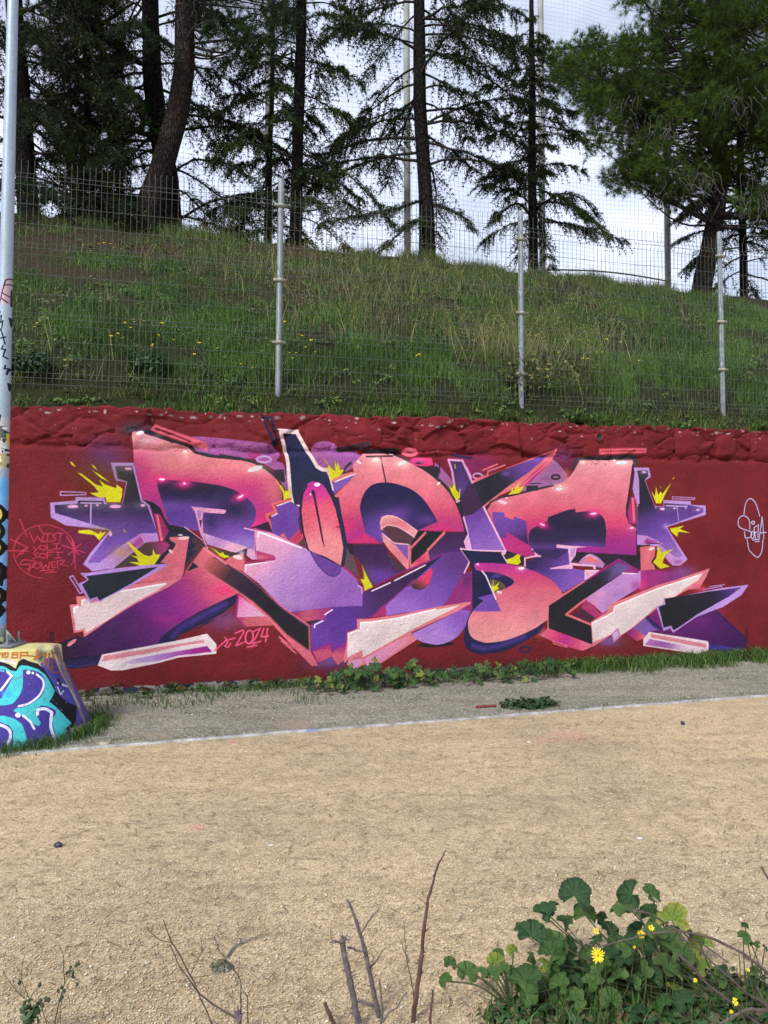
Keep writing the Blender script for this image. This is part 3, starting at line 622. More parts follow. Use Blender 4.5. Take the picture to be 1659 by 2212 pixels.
    B('g770,715', 90, 45, '#f2c4b4', .8); D('g765,722', 32, 13, '#dcebf0'); D('g780,693', 12, 6, '#f4f0f0', -20); B('g240,845', 90, 30, '#eca896', .7); D('g240,845', 46, 15, '#f2c8d6', -14); D('g278,806', 14, 7, '#f0cad4'); B('g988,475', 40, 25, '#f6d0c8', .7); D('g988,475', 14, 9, '#fbf2ee'); B('g1345,490', 110, 32, '#f0d0cc', .7); D('g1345,480', 66, 14, '#d4e6ec', 4); D('g1283,457', 13, 7, '#f0f0f2')
    p.splat('g292,778 g322,745 g330,705 g342,742 g402,650 g386,712 g442,695 g400,760'); B('g360,720', 60, 40, '#e8c040', .35)
    G('g148,935 g255,940 g265,985 g340,1010 g346,980 g460,1020 g470,1170 g482,1242 g275,1122 g275,1177 g215,1172 g150,1000', 'g300,950 g380,1220', '0 #5e3e98 .5 #553890 1 #35204e')
    F('g215,1172 g275,1177 g275,1118 g490,1245 g590,1345 h545,125 h440,132 h285,80 g272,1290', '#b02f78'); B('h400,60', 120, 60, '#c43470', .6, True)
    G('g485,1235 g484,1150* g520,1090* g660,1020 g660,985 g850,915 g916,907 g920,940 g1040,930* g1130,950* g1185,1005* g1203,1110 g1195,1265 g1000,1250 h870,60 h850,200 h740,162 h600,130 g520,1310', 'g800,910 h800,170', '0 #2c2040 .3 #231d3a .62 #2b2148 .74 #47307c .82 #2c2250 1 #35255e')
    B('g1000,1240', 190, 40, '#4e3488', .7, True)
    for c, x in (('g610,1055', 82), ('g1085,953', 86)): B(c, x, x * .5, '#e22f80', .95, rot=-20 if x < 85 else 5); B(c, x * .4, 17, '#ff5fae', .9)
    D('g610,1053', 26, 8, '#ffd0e8', -24); D('g1085,951', 36, 8, '#ffdff0', 5); B('g1440,1090', 60, 25, '#ea6a90', .8); D('g1440,1084', 20, 8, '#fae0ec', 10)
    G('h450,185 h590,130 h740,160 h860,70 h895,245 h1005,262 h1012,350 h810,465 h785,450 h720,370 h600,290 h460,238', 'h600,140 h850,440', '0 #2a2350 .35 #4a3284 .7 #6445a2 1 #7450aa')
    F('h930,90 h1490,122 h1525,60 h1522,262 h1370,190 h1312,150 h1230,222 h1180,212 h880,172', '#25212b'); F('h880,172 h1180,190 h1230,215 h1100,255 h890,215', '#4a3a4a', 0, .6)
    F('h950,185 h990,142* h1050,108* h1130,140* h1188,202 h1170,240 h950,192', '#a97cb8'); F('h972,178 h1050,132* h1130,168* h1165,198', '#d8705a'); L('h1010,135 h1050,122 h1120,160', 6, '#f0c0b8')
    F('h738,25 h760,20 h830,30 h1035,42 h930,52 h920,122 h870,190 h1102,213 h1105,252 h1085,252 h1080,227 h890,217 h892,247 h690,250 h678,242 h862,205 h850,62 h742,52', '#e4acc8'); F('h868,60 h925,60 h905,130 h875,150', '#b48ac0')
    L('h448,220 h448,148 h540,130 h592,130', 17, '#e6a8cc'); F('h520,60 h500,60 h590,132 h545,125', '#e8a8c8'); F('h1003,258 h1148,262 h1012,352', '#e2a4bc'); L('h1008,350 h1006,262 h1145,264', 8, '#f4e0ec')
    F('h222,97 h276,83 h266,112 h246,122', '#e4accc'); L('h237,112 h287,195', 12, '#e4accc')
    # black bracket of the E
    B('h1480,380', 80, 120, '#b83a86', .6); G('h1520,250 h1659,262 j620,255 j900,300 j880,332 j480,445 h1500,440', 'j480,300 j880,300', '0 #a83280 .5 #94327e 1 #7d3a80', 2, .9); B('j490,400', 50, 60, '#e23a72', .8)
    F('h1140,262 h1320,148 h1522,265 h1480,292 h1350,190 h1310,182 h1000,372 h980,380', '#8f2470')
    F('h660,585 h800,480 h1000,358 h1020,372 h830,560 h800,620', '#dc6a58')
    G('h592,868 h660,795 h1072,950 h1092,962 h985,1008 h840,972 h700,918', 'h600,850 h1060,980', '0 #e06a62 .25 #d04a6c .45 #b02c80 .65 #c84470 .85 #e06a66 1 #e2706a')
    F('h1012,520 h1360,285 h1482,292 h1522,262 h1522,412 h1280,562 h1172,662 h1090,592 h1020,547', '#b886c0'); B('h1080,560', 80, 60, '#dc90b8', .9, True); B('h1150,480', 60, 40, '#dc94b8', .7, True); B('h1480,400', 60, 60, '#b0509a', .8, True); B('h1330,480', 90, 50, '#9c74b8', .8, True)
    F('h885,682 h990,608 h1062,660 h1102,702 h1062,747', '#4a2433'); F('h1008,533 h1100,592 h1132,652 h1182,662 h1102,704 h968,607', '#a83468'); B('h1040,600', 50, 25, '#c04a66', .7, True)
    G('h668,592 h1000,372 h1310,185 h1430,232 h1352,287 h1020,512 h828,670 h1072,772 h1072,947 h665,797', 'h800,700 h1400,230', '0 #201d22 .6 #221f26 .75 #3a3258 .9 #5c4a88 1 #6a4c90')
    F('h1310,185 h1350,182 h1435,232 h1352,287 h1200,370', '#5a4a84', 6, .6); F('h1352,287 h1435,232 h1482,290', '#9a2c78')
    L('h1062,765 h830,670 h1010,530', 22, '#de6c58'); L('h664,590 h664,795', 11, '#e07a68'); L('h1350,286 h1484,294', 9, '#f6ecf4'); L('h706,918 h842,960 h836,976 h710,938', 9, '#e0705e', True)
    # third white wedge
    F('h1060,740 h1200,650 h1245,570 h1290,555 h1659,405 j800,350 j1120,241 j1082,330 j1020,430 j920,440 j690,562 j620,622 j400,802 j285,872 j265,797 j205,855 j60,955 h1075,972', '#dd7865')
    F('j20,752 j225,647 j230,600 j640,430 j1062,283 j1000,362 j900,422 j800,502 j690,522 j690,572 j620,602 j520,692 j400,792 j290,867 j268,792 j205,852 j35,932', '#e3cdc9')
    L('j30,750 j225,650 j235,597 j620,437 j1010,310', 14, '#f8f2f2'); F('j205,855 j265,797 j285,872 j225,920', '#c8a0d0', 3); L('j290,870 j225,922', 9, '#dc8070')
    # right-hand pieces
    F('j400,802 j520,702 j690,832 j560,832 j500,890 j440,850', '#6d52a2', 1); F('j520,702 j560,680 j690,790 j700,832 j600,790', '#251d58', 3); F('j550,692 j630,612 j690,792 j680,800', '#742066')
    G('j345,852 j410,800 j545,880 j440,917', 'j380,850 j500,890', '0 #8a2a80 .5 #b83a6c 1 #d8685c')
    G('j1150,610 j1450,890 j1452,990 j1390,1027 j1100,995 j1100,925 j830,870 j560,832 j700,800 j1000,690', 'j900,700 j1400,950', '0 #551a62 .4 #47165a 1 #35124e'); B('j1050,730', 110, 60, '#6a1f70', .6, True)
    F('j1108,930 j1430,1000 j1390,1025 j1105,995', '#352d8c'); B('j1150,950', 60, 25, '#1e1a50', .8, True); L('j1160,620 j1448,890 j1450,990 j1388,1024 j1110,996', 17, '#1c1850')
    F('j690,525 j860,500 j1200,430 j1482,394 j1412,492 j1240,602 j1000,692 j778,842 j750,800 j690,825 j622,597 j690,575', '#ae8cd2')
    G('j700,525 j1100,460 j1415,418 j1300,502 j1000,672 j860,772 j785,817 j760,775 j690,792 j645,602 j708,577', 'j800,650 j1380,430', '0 #1d1c20 .55 #201e28 .75 #2c2250 1 #4a3088')
    L('j1060,450 j1062,438 j1110,432 j1230,408 j1235,425', 9, '#b08cd0'); L('j1112,415 j1260,392', 9, '#b08cd0'); B('j1000,420', 60, 40, '#c84a60', .5)
    F('j500,900 j555,832 j1100,918 j1110,940 j1105,1002 j1045,1045 j500,962', '#eed4d6'); F('j570,850 j1085,945 j1085,980 j1060,978 j570,885', '#d6867e')
    G('j515,952 j560,897 j900,965 j1000,1010 j980,1020', 'j530,940 j900,1000', '0 #b070b4 .4 #9c58aa 1 #ecd0d6')
    L('j1452,795 j1465,795 j1475,930 j1462,930', 7, '#2a1424', True)
    # right star
    F('i412,523 i555,525 i572,612 i520,642 i605,880 i690,887 i685,825 i940,835 i945,870 i1080,875 i1082,962 i720,1075 i785,1180 j820,15 j915,160 j845,216 j775,216 j640,40 i445,1240 i440,860 i403,720 i420,570', '#ae8ccf')
    G('i445,552 i540,550 i550,602 i514,640 i604,886 i695,892 i695,855 i925,870 i1060,905 i1055,942 i708,1072 j870,130 j805,140 i560,1172 i445,1147 i445,868 i467,860 i462,640', 'i600,550 j800,140', '0 #302c36 .1 #26242c .34 #251d34 .5 #46307c .72 #6243a0 1 #8e6ab6')
    for c in ('i678,908', 'i507,570', 'i1010,916', 'i790,902'): B(c, 70, 30, '#8c80a8', .4)
    B('i712,1070', 40, 30, '#c0a0d8', .6)
    F('i447,1150 i535,1157 i600,1190 j700,20 i470,1240', '#b383c4'); F('i505,1225 i530,1180 i640,1215 i560,1235', '#a03a86', 2); L('i530,1227 i660,1230', 8, '#1f1828')
    G('j640,25 j805,140 j872,130 j915,160 j845,216 j775,216 j620,60', 'j660,60 j880,180', '0 #a888a0 .4 #c48ac0 1 #b48ed0'); F('j790,170 j880,165 j840,205 j790,195', '#a8509a', 3, .8)
    L('i388,800 i362,900 i366,1000 i420,1040', 10, '#2a2230', a=.01); F('i388,795 i425,795 i436,1052 i370,1040 i358,940', '#aa2c70'); F('i392,805 i413,805 i427,1030 i408,1030', '#ea6b58')
    for c, rx, ry in (('i507,566', 26, 9), ('i678,908', 27, 12), ('i1010,916', 24, 10), ('i790,902', 14, 8), ('i895,902', 10, 7), ('i618,895', 8, 6), ('i450,878', 7, 6)): D(c, rx, ry, '#efb4da')
    L('i715,878 i910,885', 12, '#c0a0dc'); L('i815,885 i827,1015', 8, '#b898d8'); L('i770,795 i980,805 i976,820 i770,815', 8, '#b896d6', True)
    B('i690,740', 130, 90, '#5e3a14', .45); B('i850,1120', 90, 50, '#5e3a14', .4)
    for s_ in ('i573,738 i610,792 i620,700 i640,780 i662,745 i680,768 i765,660 i692,800 i665,857 i620,857', 'i770,626 i797,606 i778,632', 'i660,700 i668,700 i665,725', 'i748,1090 i880,1063 i840,1095 i942,1132 i830,1120 i815,1167 i765,1122'): p.splat(s_)
    F('j472,45 j560,35 j615,42 j607,130 j582,180 j622,252 j480,262', '#d76a58'); B('j540,140', 30, 80, '#e08068', .6, True); D('j578,60', 34, 15, '#f2d8cc', 15); L('j602,150 j582,185 j612,205 j620,245', 13, '#1c1820')
    L('j455,40 j560,28', 12, '#1d1a26')
    p.splat('j622,150 j630,100 j640,30 j668,100 j790,58 j705,120 j680,190 j750,226 j660,247 j592,186')
    # coral bars near the top
    F('g1128,350 g1575,343 g1572,390 g1130,405', '#d85c58', 1); L('g1150,374 g1560,368', 9, '#9a3034'); L('g1240,345 g1238,402', 5, '#7a2028')
    F('a1155,118 a1640,292 c268,325 c262,368 a1640,365 a1122,178', '#d9605a', 1); L('a1165,158 a1300,205 a1490,285', 15, '#6e2028')
    O('h450,997', 48, 26, 18, '#1e1a4a')
    # wet handwriting
    w = 8; c = '#d2405a'
    O('A248,915', 172, 148, w, c, a=.75, a0=95, a1=390)
    for t_ in ('A165,808 A190,862 A210,830 A232,862 A245,812', 'A245,815 A290,815', 'A268,815 A262,858', 'A240,860 A288,858', 'A313,814 A294,826 A313,844 A293,860', 'A320,812 A354,815', 'A338,815 A333,862',
               'A185,885 A200,905 A225,880', 'A202,905 A180,925', 'A262,875 A265,910 A295,905', 'A300,872 A332,870', 'A315,872 A315,900', 'A300,900 A335,898',
               'A215,920 A188,930 A212,945 A180,955', 'A265,920 A262,955', 'A265,920 A295,918', 'A264,935 A285,933', 'A300,918 A350,918', 'A325,918 A322,950', 'A302,952 A345,948',
               'A160,1030 A170,985 A112,988 A130,962* A200,972* A185,1000 A150,1015', 'A228,972 A240,1015 A255,988 A270,1012 A276,972', 'A310,972 A285,975 A290,1005 A312,1002', 'A288,990 A305,988', 'A322,1008 A320,965 A362,965* A335,985 A385,998',
               'A225,1022 A300,1016', 'A255,1032 A315,1028', 'A110,735 A152,832', 'A60,845 A160,895', 'A42,910 A160,912', 'A120,930 A150,895 A128,905', 'A90,950 A130,905', 'A370,830 A440,932', 'A345,880 A475,922', 'A450,872 A380,932', 'A405,850 A420,1012', 'A215,770 A235,808'):
        L(t_, w, c, a=.85)
    O('A238,893', 18, 12, w, c, a=.85); O('A238,938', 18, 13, w, c, a=.85); O('A205,992', 20, 16, w, c, a=.85)
    for t_ in ('d335,1005 d440,910 d522,890', 'd430,885 d455,930 d428,965 d460,975 d482,940', 'd525,845 d592,815 d606,832 d530,960 d560,950 d612,925', 'd690,830 d757,800 d737,840 d685,945 d762,920', 'd790,800 d765,880 d832,870', 'd825,800 d805,925', 'd635,975 d722,958'):
        L(t_, 14, '#ee5a72', a=.9)
    O('d655,880', 35, 62, 14, '#f25c78', 8)
    for ww, cc in ((11, '#b9a6d6'), (5, '#a9dcf6')):
        for t_ in ('i1490,1095 i1482,1010* i1430,970* i1385,1010* i1400,1080* i1500,1122* i1495,1170* i1450,1177 i1440,1120', 'i1560,1062 i1530,1080 i1545,1190', 'i1530,1132 i1556,1122', 'i1570,1052 i1566,1175', 'i1578,1185 i1605,980 i1622,1182', 'i1585,1132 i1645,1125', 'i1515,1196 i1580,1190', 'i1540,1212 i1580,1208',
                   'i1435,955 i1450,860* i1490,812* i1540,850* i1582,975', 'i1465,1190 i1482,1280* j1500,90* j1560,140* j1600,90* i1615,1190'):
            L(t_, ww, cc, a=.9)
        O('i1520,1035', 15, 13, ww, cc); O('i1516,1150', 15, 34, ww, cc)
    sp_ = np.exp(-np.clip(yy - .05, 0, 9) / .13) * np.clip(fbm(xx * 4, yy * 3, 19) * 2.2 - .65, 0, 1) * .55; p.C += (np.array([.21, .15, .11], np.float32) - p.C) * sp_[..., None]
    # chips of bare plaster along the crumbling top
    for q in range(190):
        x = r.uniform(0, p.w); y = (2.75 - abs(r.normal(0, .05)) - .005) * MS if q < 140 else r.uniform(2.32, 2.7) * MS
        k = r.integers(1, 6); w_, h_ = r.uniform(1.5, 5 + k * 2.6), r.uniform(1, 3 + k * 1.2)
        if q >= 140: w_ *= .45; h_ *= .5
        cc = np.array([.70, .67, .66]) * r.uniform(.55, 1.15) * np.array([1, r.uniform(.93, 1), r.uniform(.9, 1.03)])
        y0, y1, x0, x1 = int(y - h_), int(y + h_) + 1, int(x - w_), int(x + w_) + 1
        if x0 < 0 or x1 >= p.w or y1 >= p.h: continue
        Y, X = np.mgrid[y0:y1, x0:x1]; m = (np.hypot((X - x) / w_, (Y - y) / h_) + r.random(X.shape) * .7 < 1)
        p.C[y0:y1, x0:x1][m] = cc
    # these cans: corals lean pink, violets lean grey
    c = p.C; rr, gg, bb_ = c[..., 0].copy(), c[..., 1].copy(), c[..., 2].copy()
    cor = np.clip((rr - bb_ - .15) * 3, 0, 1) * np.clip((gg - .24) * 6, 0, 1) * np.clip((rr - gg - .12) * 5, 0, 1)
    c[..., 2] += .118 * cor; c[..., 1] += .008 * cor; c[..., 0] -= .004 * cor
    vio = np.clip((bb_ - gg - .05) * 4, 0, 1) * np.clip((bb_ - rr + .05) * 5, 0, 1)
    c[..., 2] += .005 * vio; c[..., 0] += .065 * vio; c[..., 1] += .028 * vio
    c += .016 * np.clip(1 - c.mean(-1, keepdims=True) * 4, 0, 1) * np.array([1, .8, 1.6], np.float32)
    lum = c.mean(-1, keepdims=True); c[:] = lum + (c - lum) * 1.03
    return p
MURAL = paint_mural()

# ------------------------------------------------------------------ materials of the setting
def wall_material():
    m = Mat('painted_render', .78, 0, .25)
    im = m.n('ShaderNodeTexImage', extension='EXTEND', interpolation='Cubic'); im.image = MURAL.image('wall_paint')
    c = im.outputs['Color']
    d = m.ramp(m.noise(3.2, 5, .65), [(.30, (.80, .79, .80)), (.70, (1.06, 1.05, 1.05))])
    c = m.mix(1.0, c, d, 'MULTIPLY')
    f = m.ramp(m.noise(55, 3, .7), [(.35, (.86, .86, .86)), (.60, (1.03, 1.03, 1.03))])
    m.color(m.mix(1.0, c, f, 'MULTIPLY'))
    m.bump(m.noise(26, 5, .62, dist=1.2), .65, .018); m.bump(m.noise(120, 3, .7), .5, .004)
    return m.m
def gravel_material(name, stops, scale, dark, bumpd, stains=()):
    m = Mat(name, .95, 0, .15)
    co = m.coord()
    vo = m.n('ShaderNodeTexVoronoi'); vo.inputs['Scale'].default_value = scale; m.l(co, vo.inputs['Vector'])
    sep = m.n('ShaderNodeSeparateColor'); m.l(vo.outputs['Color'], sep.inputs['Color'])
    c = m.ramp(sep.outputs['Red'], stops)
    ed = m.ramp(vo.outputs['Distance'], [(.30, (1, 1, 1)), (.75, dark)])
    c = m.mix(1.0, c, ed, 'MULTIPLY')
    big = m.ramp(m.noise(.55, 6, .62), [(.30, (.78, .78, .77)), (.55, (1.02, 1.0, .97)), (.72, (1.16, 1.12, 1.05))])
    c = m.mix(1.0, c, big, 'MULTIPLY')
    mid = m.ramp(m.noise(7, 6, .7, dist=.6), [(.30, (.78, .77, .75)), (.55, (1.03, 1.03, 1.03)), (.75, (1.14, 1.12, 1.10))])
    c = m.mix(1.0, c, mid, 'MULTIPLY')
    mp = m.n('ShaderNodeMapping'); mp.inputs['Scale'].default_value = (.9, 6, 1); mp.inputs['Rotation'].default_value = (0, 0, -TH); m.l(co, mp.inputs['Vector'])
    c = m.mix(1.0, c, m.ramp(m.noise(1.0, 5, .65, mp.outputs['Vector'], .8), [(.32, (.86, .85, .84)), (.55, (1.02, 1.02, 1.01)), (.72, (1.10, 1.08, 1.05))]), 'MULTIPLY')
    for (sx, sy, sr, sc_) in stains:
        ds = m.n('ShaderNodeVectorMath', operation='DISTANCE'); m.l(co, ds.inputs[0]); ds.inputs[1].default_value = (sx, sy, 0)
        q = m.n('ShaderNodeMath', operation='DIVIDE'); m.l(ds.outputs['Value'], q.inputs[0]); q.inputs[1].default_value = sr
        q2 = m.n('ShaderNodeMath', operation='ADD'); m.l(q.outputs['Value'], q2.inputs[0]); m.l(m.noise(14, 5, .75), q2.inputs[1])
        c = m.mix(m.ramp(q2.outputs['Value'], [(.55, (.55, .55, .55)), (1.0, (0, 0, 0))]), c, sc_)
    m.color(c)
    m.bump(vo.outputs['Distance'], -.9, bumpd); m.bump(m.noise(24, 4, .7), .5, .02)
    return m
M_WALL = wall_material()
M_FIELD = gravel_material('tan_gravel', [(0, (.33, .25, .15)), (.35, (.43, .335, .21)), (.7, (.50, .40, .26)), (1, (.58, .49, .35))], 140, (.80, .77, .72), .003, [(*on_ground(*q[:2])[:2], q[2], q[3]) for q in ((1235, 1588, .42, (.50, .24, .19)), (1180, 1600, .26, (.48, .24, .19)), (428, 1787, .13, (.50, .22, .19)), (505, 1602, .12, (.42, .12, .11)))]).m
M_GREYGR = gravel_material('grey_gravel', [(0, (.16, .15, .12)), (.4, (.24, .23, .185)), (.75, (.32, .305, .25)), (1, (.44, .42, .37))], 95, (.62, .62, .57), .006, [(*on_ground(*q[:2])[:2], q[2], q[3]) for q in ((640, 1565, .5, (.26, .19, .13)), (1150, 1540, .45, (.25, .19, .13)), (330, 1590, .4, (.24, .19, .13)))]).m

# ------------------------------------------------------------------ retaining wall
def zband(u): return 2.355 + .03 * (fbm(u * 1.9 + 3, u * 0, 41) - .5) + .02 * (fbm(u * 11, u * 0, 43) - .5)
def ztop(u): return 2.765 + .05 * (fbm(u * 2.3, u * 0, 51) - .5) + .05 * (fbm(u * 13, u * 0, 53) - .5)
_cr = np.random.default_rng(313)
_cn = 190
_cu = np.sort(_cr.uniform(-9.5, 13.5, _cn)); _cz = _cr.uniform(2.36, 2.78, _cn); _ch = _cr.uniform(-.022, .022, _cn); _cs = _cr.normal(0, .12, (_cn, 2))
def broken(u, z):
    """faces of broken masonry: each cell its own tilted plane, dark joints between"""
    sh = u.shape; u = u.ravel() + .10 * (fbm(u.ravel() * 5, z.ravel() * 6, 311, 3) - .5); z = z.ravel() + .09 * (fbm(u * 5 + 9, z.ravel() * 6, 317, 3) - .5); out = np.zeros(len(u))
    for i0 in range(0, len(u), 20000):
        a, b = u[i0:i0 + 20000], z[i0:i0 + 20000]
        d = np.hypot((a[:, None] - _cu[None]) * .72, (b[:, None] - _cz[None]) * 1.25); k = np.argpartition(d, 1, axis=1)[:, :2]
        d2 = np.take_along_axis(d, k, 1); o = np.argsort(d2, 1); k = np.take_along_axis(k, o, 1); d2 = np.take_along_axis(d2, o, 1); q = k[:, 0]
        h = _ch[q] + np.clip(_cs[q, 0] * (a - _cu[q]) + _cs[q, 1] * (b - _cz[q]), -.04, .04)
        out[i0:i0 + 20000] = h - .020 * np.exp(-((d2[:, 1] - d2[:, 0]) / .016) ** 2)
    return out.reshape(sh)
def relief(u, z):
    """how far the face stands out towards the court"""
    flat = .012 * (fbm(u * 1.1, z * 1.1, 61) - .5) + .010 * (fbm(u * 9, z * 9, 63, 3) - .5)
    rough = broken(u, z) + .026 * (fbm(u * 14, z * 20, 73, 4) - .5) + .05 * (fbm(u * 1.3, z * 2, 67, 2) - .5)
    t = np.clip((z - zband(u)) / .035, 0, 1); t = t * t * (3 - 2 * t)
    lip = np.exp(-((z - zband(u) - .03) / .03) ** 2) * .02
    k = np.exp(-(((u - 2.76) / .10) ** 2 + ((z - 2.60) / .10) ** 2) * 1.2)
    return (flat * (1 - t) + rough * t - lip) * (1 - k)
def wall_mesh():
    us = np.concatenate([np.arange(-9, -4.6, .25), np.arange(-4.6, 5.9, .022), np.arange(6, 13, .25)])
    ts = np.concatenate([np.linspace(-.15, 2.28, 64), np.linspace(2.295, 2.77, 42)])
    U, Z = np.meshgrid(us, ts); top = ztop(U)
    Zs = np.where(Z > 2.5, 2.5 + (Z - 2.5) * (top - 2.5) / .27, Z)
    Wf = -relief(U, Zs); Wf[-1] += .02
    rows = [np.stack([U, Wf, Zs], -1)]
    for wv in (.06, .16, .36):
        u1 = us[None]; rows.append(np.stack([u1, np.full_like(u1, wv), ztop(u1) + .03 * (fbm(u1 * 9, u1 * 0 + wv * 40, 77) - .5) - .01], -1))
    rows.append(np.stack([us[None], np.full_like(us[None], .37), np.full_like(us[None], -.15)], -1))
    A = np.concatenate(rows, 0); ny, nx = A.shape[:2]
    V = site(A[..., 0], A[..., 1], A[..., 2]).reshape(-1, 3)
    i = np.arange(ny - 1)[:, None] * nx + np.arange(nx - 1)[None]
    F = np.stack([i, i + 1, i + nx + 1, i + nx], -1).reshape(-1, 4)
    uv = np.stack([(A[..., 0] - MU0) / (MU1 - MU0), A[..., 2] / MH], -1).reshape(-1, 2)
    return V, F, uv
V, F, uv = wall_mesh()
wall = thing('retaining_wall', S1(0, 0, 0), 'long dark red retaining wall sprayed with a purple and coral graffiti piece, crumbling along its top', 'wall')
def under(o, parent):
    """parent o, whose mesh is in site coordinates, without moving it"""
    o.parent = parent; o.matrix_parent_inverse = Matrix.Translation(-parent.location) if parent.rotation_euler.z == 0 else parent.matrix_basis.inverted()
    return o
under(mesh_np('wall_face', V, F, M_WALL, uv=uv, smooth=True), wall)
# the lumps of rubble that stand out of the coping, under the same coats of paint
def rubble(u0, z0, su, sz, dep, seed):
    n1, n2 = 13, 10
    a, b = np.meshgrid(np.linspace(-1, 1, n1), np.linspace(-1, 1, n2))
    rr = (np.abs(a) ** 3.4 + np.abs(b) ** 3.4)
    u = u0 + a * su * (1 + .10 * (fbm(a * 1.5 + seed, b * 1.5, seed) - .5)); z = z0 + b * sz + .12 * sz * a * ((seed % 5) - 2) / 2
    h = dep * np.clip(1 - rr, -.4, 1) ** 1 * 1.0
    h = np.where(rr < 1, dep * np.clip(1 - rr, 0, 1) ** .35, -(rr - 1) * .05) * (.45 + 1.1 * fbm(u * 5, z * 5, seed + 3, 3)) - .010
    w = -(h + .35 * relief(np.full_like(u, u0), np.full_like(z, z0))) - .026 * (fbm(u * 14, z * 20, seed + 5, 4) - .5)
    i = np.arange(n2 - 1)[:, None] * n1 + np.arange(n1 - 1)[None]
    F = np.stack([i, i + 1, i + n1 + 1, i + n1], -1).reshape(-1, 4)
    return site(u, w, z).reshape(-1, 3), F, np.stack([(u - MU0) / (MU1 - MU0), z / MH], -1).reshape(-1, 2)
k = 0; uu = -4.3
while uu < 5.4:
    wd = rnd.uniform(.20, .42) if uu < 1.6 else rnd.uniform(.28, .46)
    big = uu > 1.6
    zz = rnd.uniform(2.50, 2.58)
    if not (2.55 < uu + wd / 2 < 3.0):
        V, F, uv = rubble(uu + wd / 2, zz, wd * .5, rnd.uniform(.085, .13) if not big else rnd.uniform(.12, .155), rnd.uniform(.010, .022) if not big else rnd.uniform(.022, .040), 100 + k)
        under(mesh_np('stone', V, F, M_WALL, uv=uv, smooth=True), wall)
    k += 1; uu += wd * (rnd.uniform(1.6, 3.0) if uu < 1.6 else rnd.uniform(1.15, 1.8))
# drain pipe stub in the coping
du, dz = (float(v) for v in on_plane(1290, 945))
an = np.linspace(0, 2 * math.pi, 21)[:-1]
mb = MB(); ring = []
for (wv, rv) in ((-.012, .037), (-.046, .037), (-.050, .040), (-.050, .043), (.20, .043)):
    ring.append(np.stack([du + rv * np.cos(an), np.full(20, wv), dz + rv * np.sin(an)], -1))
ring = np.concatenate(ring); i = np.arange(4)[:, None] * 20; j = np.arange(20)[None]
mb.add(site(ring[:, 0], ring[:, 1], ring[:, 2]), np.stack([i + j, i + (j + 1) % 20, i + 20 + (j + 1) % 20, i + 20 + j], -1).reshape(-1, 4))
c0 = site([du], [-.026], [dz]); mo = MB(); mo.add(np.vstack([site(du + .0375 * np.cos(an), -.040 + 0 * an, dz + .0375 * np.sin(an)), c0 + [0, 0, 0]]), [[q, (q + 1) % 20, 20] for q in range(20)])
under(mo.build('drain_shade_disc', simple_mat('pipe_shade_colour', (.010, .013, .012), (.045, .06, .052), 18, .9)), wall)  # dark disc closing the pipe, the shade inside put into its colour
under(mb.build('drain_pipe', simple_mat('painted_pipe', (.15, .012, .016), (.20, .02, .024), 20, .7), smooth=True), wall)

# ------------------------------------------------------------------ court, edging, strip
def sheet(name, us, ws, z, mat, zf=None):
    U, Wd = np.meshgrid(np.asarray(us, float), np.asarray(ws, float)); Z = np.full_like(U, z) if zf is None else zf(U, Wd)
    n2, n1 = U.shape; i = np.arange(n2 - 1)[:, None] * n1 + np.arange(n1 - 1)[None]
    F = np.stack([i, i + 1, i + n1 + 1, i + n1], -1).reshape(-1, 4)
    return tag(mesh_np(name, site(U, Wd, Z).reshape(-1, 3), F, mat, smooth=True), kind='structure')
us_ = np.concatenate([[-120, -40, -14], np.arange(-9, 11, .25), [16, 40, 120]])
sheet('gravel_court', us_, np.concatenate([[-120, -40, -14], np.arange(-9, -1.7, .25), [-1.68]]), 0, M_FIELD,
      lambda u, w: .012 * (fbm(u * .9 + 9, w * .9, 81) - .5) * (np.abs(u) < 12) * (w > -12) * (w < -1.75))
sheet('gravel_strip', us_, np.concatenate([[-1.645], np.arange(-1.6, .1, .1)]), .004, M_GREYGR, lambda u, w: .006 + .03 * np.clip((w + .6) / .6, 0, 1) * fbm(u * 1.5, w * 2, 83))
m = Mat('edging_concrete', .85)
cc = m.ramp(m.noise(9, 5, .7), [(.32, (.17, .16, .14)), (.52, (.31, .30, .28)), (.68, (.46, .46, .45))])
mp = m.n('ShaderNodeMapping'); mp.inputs['Scale'].default_value = (1.3, 1.3, 1); m.l(m.coord(), mp.inputs['Vector'])
sp = m.noise(1.6, 2, .5, mp.outputs['Vector'])
cc = m.mix(m.ramp(sp, [(.66, (0, 0, 0)), (.68, (.7, .7, .7))]), cc, (.16, .20, .38)); cc = m.mix(m.ramp(m.noise(2.3, 2), [(.66, (0, 0, 0)), (.70, (.45, .45, .45))]), cc, (.45, .24, .22))
m.color(cc); m.bump(m.noise(60), .5, .01)
def edge_mesh():
    us = np.arange(-9, 11.01, .06); g = []
    for wv, zv in ((-1.697, -.06), (-1.697, .006), (-1.691, .013), (-1.651, .013), (-1.646, .006), (-1.646, -.06)):
        jig = .006 * (fbm(us * 5, us * 0 + wv * 9, 85) - .5); g.append(np.stack([us, wv + jig, np.full_like(us, zv) + (.010 * (fbm(us * 3, us * 0, 87) - .6) if zv > 0 else 0)], -1))
    A = np.stack(g, 0); n2, n1 = A.shape[:2]; i = np.arange(n2 - 1)[:, None] * n1 + np.arange(n1 - 1)[None]
    return site(A[..., 0], A[..., 1], A[..., 2]).reshape(-1, 3), np.stack([i, i + 1, i + n1 + 1, i + n1], -1).reshape(-1, 4)
V, F = edge_mesh(); tag(mesh_np('court_edging', V, F, m.m), kind='structure')

